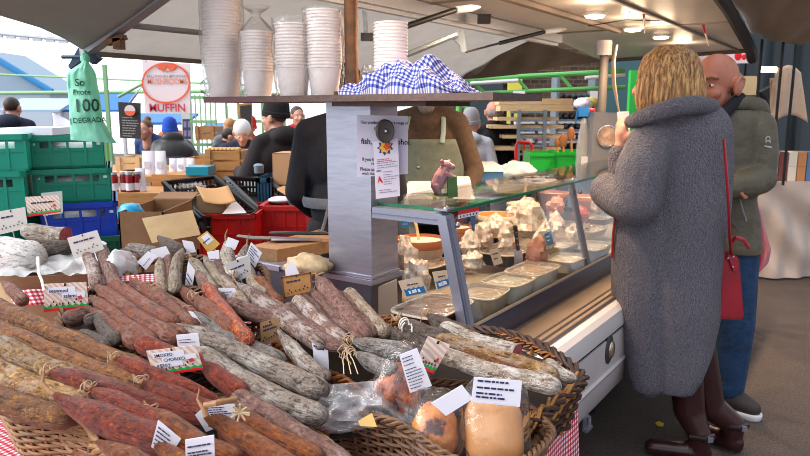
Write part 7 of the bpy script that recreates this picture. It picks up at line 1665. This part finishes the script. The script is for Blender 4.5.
wl(((195, 415), (206, 405), (216, 428), (206, 432)), 1.17, 'blank folded label flap left of the curled casing ring', ())
wl(((176, 335), (198, 333), (200, 347), (178, 348)), 1.46, 'white label behind the top edge of the chorizo tag', (.4, .6), 4)
wl(((188, 311), (193, 312), (210, 334), (206, 336)), 1.6, 'narrow folded white label on the dark-tipped grey salami', ())
wl(((218, 288), (235, 288), (238, 300), (222, 302)), 1.8, 'small white label below the grey price tag', (.3, .5), 5)
wl(((188, 261), (195, 270), (191, 296), (185, 284)), 1.95, 'tall folded white label beside the beige sausage', (.5, .7), 6)
wl(((207, 252), (219, 250), (220, 267), (211, 267)), 2.1, 'blank square label with faint print on the spotted beige sausage', (.5, .65, .8), 7)
wl(((251, 242), (262, 253), (255, 268), (246, 256)), 2.14, 'tilted printed label on the mouldy sausage nearest the cabinet', (.2, .35, .5, .65, .8), 8)
wl(((228, 237), (239, 241), (235, 250), (224, 248)), 2.2, 'crumpled white label around the curled-tail sausage', ())
wl(((236, 258), (248, 255), (250, 262), (238, 266)), 2.05, 'white paper scrap above the grey price tag', ())
wl(((285, 270), (292, 260), (300, 275), (288, 298)), 1.9, 'white card behind the orange-brown price tag', ())
wl(((137, 262), (148, 251), (157, 256), (146, 270)), 2.1, 'white paper square left of the upright sausages', (.6,), 9)
wl(((150, 250), (166, 246), (170, 254), (156, 262)), 2.18, 'white paper flap with a string behind the upright sausages', ())
wl(((182, 240), (193, 242), (196, 252), (186, 254)), 2.24, 'small white paper pouch behind the tallest upright sausage', ())
wl(((312, 343), (328, 349), (329, 370), (314, 362)), 1.48, 'small white card with one printed corner on the orange basket', (.1,), 10, .09)
wl(((322, 338), (336, 337), (334, 343), (328, 344)), 1.56, 'tiny white paper corner above the small white card', ())
wl(((279, 318), (290, 322), (291, 326), (282, 326)), 1.66, 'white paper sliver under the purple sausages', ())
mb = MB(); c = P(240, 412, 1.10)
for i in range(9): a = i * .75; mb.tube([c, c + V((.018 * math.cos(a), -.004, .016 * math.sin(a)))], .002, 5)
tag(mb.build('straw_bow', twine), 'pale straw bow right of the curled casing ring', 'bow')
mb = MB(); mb.tube([P(206, 410, 1.12), P(204, 405, 1.12), P(216, 403, 1.11), P(232, 400, 1.13), P(237, 398, 1.14)], [.004, .005, .006, .006, .004], 8, flat=.5); mb.tube([P(204, 406, 1.12), P(206, 416, 1.11), P(212, 424, 1.12)], [.005, .006, .006], 8, flat=.5)
tag(mb.build('casing_ring', casing), 'curled strip of dry casing around a printed label', 'casing')
# ---------------------------------------------------------------- bagged hams
hamm = M('smoked_ham', '#cd9560', .28, c2='#b9793f', scale=14, bump=.15, bscale=40)
t = NT('orange_ham'); t.set(.25); v = t.coord(); t.l(t.ramp(t.noise(v, 18, 4, .6), [(.38, '#4a231c'), (.44, '#b5652c'), (.6, '#d68b3f'), (.75, '#e0a35c')]), t.b.inputs['Base Color']); t.bump(t.noise(v, 40, 4), .4, .006); hamo = t.m
t = NT('dried_ham'); t.set(.3); v = t.coord((1, 1, .5)); t.l(t.ramp(t.noise(v, 30, 5, .6), [(.32, '#3f1710'), (.45, '#8a3d22'), (.6, '#b8683c'), (.75, '#d9a07a')]), t.b.inputs['Base Color']); t.bump(t.noise(v, 45, 5), .8, .01); jerky = t.m
def fblob(px, py, Y, rx, rz, ry, m, name, label, cat, fn=None, tilt=0, seed=0, parent=None, sq=2.6, amp=.08, lean=.5):
    c = P(px, py, Y); R = Matrix.Rotation(-lean, 3, 'X') @ Matrix.Rotation(tilt, 3, 'Y')
    def f(q):
        g = (abs(q.x) ** sq + abs(q.z) ** sq + abs(q.y) ** 2.2) ** (-1 / sq); return g * (1 + amp * noise.noise(q * 2 + V((seed, 0, 0))) + amp * .5 * noise.noise(q * 6 + V((0, seed, 0))))
    o = MB().ell(c, (rx, ry, rz), R, 36, 22, f).build(name, m, parent, sharp=80)
    if label: tag(o, label, cat)
    return o
hamfilm = clear('ham_bag_film', (.98, .98, .99), 1.5, .10, noisy=22, white=.02)
k = 1.22 / FPX
h = fblob(494, 434, 1.22, 31 * k, 37 * k, .035, hamm, 'ham', 'smooth tan smoked ham in a clear bag with a printed label', 'ham', seed=1, amp=.05, sq=4.5)
fblob(495, 420, 1.215, 37 * k, 46 * k, .045, hamfilm, 'bag', None, None, parent=h, seed=3, amp=.10, sq=3.4)
h = fblob(435, 432, 1.23, 25 * k, 32 * k, .035, hamo, 'ham', 'orange and dark mottled ham left of the tan one', 'ham', seed=4, sq=2.1)
fblob(436, 428, 1.225, 30 * k, 42 * k, .042, hamfilm, 'bag', None, None, parent=h, seed=5, amp=.10, sq=3)
h = fblob(402, 388, 1.36, 27 * k, 32 * k, .03, jerky, 'ham', 'ragged dark red dried ham in a clear bag with a tilted label', 'ham', seed=6, tilt=.5, amp=.28, sq=2.1)
fblob(403, 378, 1.355, 32 * k, 44 * k, .037, hamfilm, 'bag', None, None, parent=h, seed=7, tilt=.4, amp=.10, sq=3)
wl(((474, 377), (522, 381), (520, 407), (471, 402)), 1.19, 'white printed label on the tan ham bag', (.12, .38, .6, .75), 12, .07); 
wl(((399, 355), (417, 348), (432, 386), (410, 393)), 1.30, 'tilted white printed label on the dried ham bag', (.12, .2, .3, .42, .5, .58, .66, .74, .82, .9), 13, .02)
wl(((431, 403), (462, 385), (473, 399), (446, 416)), 1.2, 'blank wrinkled white label between the two hams', ())
o = MB().grid(lambda a, b: P(312 + 118 * a, 382 + 22 * a + (44 - 8 * a) * b + 5 * math.sin(a * 9), 1.36 - .06 * b - .04 * a + .03 * noise.noise(V((a * 6, b * 4, 3)))), 40, 20).build('empty_bag', clear('crinkled_bag', (.97, .97, 1), 3.0, .12, noisy=13, white=.20, even=True), sharp=80); tag(o, 'crinkled empty clear bag lying across the basket rim', 'plastic bag')
o = MB().grid(lambda a, b: P(312 + 70 * a, 386 - 6 * a + (36 + 4 * a) * b, 1.33 - .05 * b + .04 * noise.noise(V((a * 5, b * 4, 9)))), 30, 16).build('empty_bag', MATS['crinkled_bag'], sharp=80); tag(o, 'second clear bag tucked behind the crinkled one', 'plastic bag')
tag(MB().slab([P(358, 421, 1.25), P(372, 413, 1.26), P(377, 427, 1.23), P(360, 426, 1.24)], (0, .001, .0)).build('gold_card', M('gold_card2', '#b5924e', .5)), 'small gold card in the clear bag at the basket rim', 'card')
# ================================================================ camera, light
cd = bpy.data.cameras.new('camera'); cam = bpy.data.objects.new('camera', cd); COL.objects.link(cam)
cam.location = CAM; cam.rotation_euler = (math.pi / 2 - TH, 0, 0); cd.sensor_width = 36; cd.lens = 36 * FPX / 810; cd.clip_start = .05
cd.dof.use_dof = True; cd.dof.focus_distance = 1.65; cd.dof.aperture_fstop = 9
SC.camera = cam
w = bpy.data.worlds.new('sky'); SC.world = w; w.use_nodes = True
bgn = w.node_tree.nodes['Background']; 
wt_ = w.node_tree; tcw = wt_.nodes.new('ShaderNodeTexCoord'); dp = wt_.nodes.new('ShaderNodeVectorMath'); dp.operation = 'DOT_PRODUCT'; dp.inputs[1].default_value = (-.88, .36, .30)
rp = wt_.nodes.new('ShaderNodeValToRGB'); e_ = rp.color_ramp.elements; e_[0].position = .18; e_[0].color = (.24, .25, .29, 1); e_[1].position = .72; e_[1].color = (.92, .96, 1.0, 1)
mp = wt_.nodes.new('ShaderNodeMapRange'); mp.inputs[1].default_value = -1; mp.inputs[2].default_value = 1
wt_.links.new(tcw.outputs['Generated'], dp.inputs[0]); wt_.links.new(dp.outputs['Value'], mp.inputs[0]); wt_.links.new(mp.outputs[0], rp.inputs[0]); wt_.links.new(rp.outputs[0], bgn.inputs[0]); bgn.inputs[1].default_value = 1.45
def lamp(name, typ, loc, energy, color, **kw):
    d = bpy.data.lights.new(name, typ); d.energy = energy; d.color = color
    for k, v in kw.items(): setattr(d, k, v)
    o = bpy.data.objects.new(name, d); o.location = loc; COL.objects.link(o); return o
warm = (1.0, .70, .45)
for i, (px, py) in enumerate(((595, 13), (633, 27), (661, 35))):
    c = PZ(px, py, ZC - .06); lamp('ceiling_bulb', 'POINT', c, 2.5, warm, shadow_soft_size=.07)
# lamps of the same row, nearer than the picture's edge
for u in (.3, 1.0): lamp('counter_bulb', 'POINT', S(u, -.28, ZC - .06), 2.5, warm, shadow_soft_size=.07)
for u in (4.2,): lamp('counter_bulb', 'POINT', S(u, -.28, ZC - .06), 2.5, warm, shadow_soft_size=.07)
for u in (.3, 1.0, 1.9, 2.7, 3.5, 4.3):
    o = lamp('counter_spot', 'SPOT', S(u, -.28, ZC - .055), 42, warm, shadow_soft_size=.06, spot_size=2.3, spot_blend=.7)
lamp('corner_fill', 'POINT', S(-.4, .15, 1.96), 4, (1, .80, .62), shadow_soft_size=.08)  # added fill light above the frame, brightens and warms the cups
o = lamp('daylight', 'SUN', (-4, -1, 5), 2.1, (1, .97, .93), angle=.6); o.rotation_euler = V((.72, .18, -.55)).to_track_quat('-Z', 'Y').to_euler()
vs = SC.view_settings; vs.view_transform = 'Standard'; vs.look = 'None'; vs.gamma = 1; vs.exposure = 0.55; vs.use_curve_mapping = False
SC.cycles.filter_width = .85; SC.cycles.max_bounces = 8; SC.cycles.transparent_max_bounces = 24; SC.cycles.use_denoising = True
SC.cycles.caustics_reflective = False; SC.cycles.caustics_refractive = False
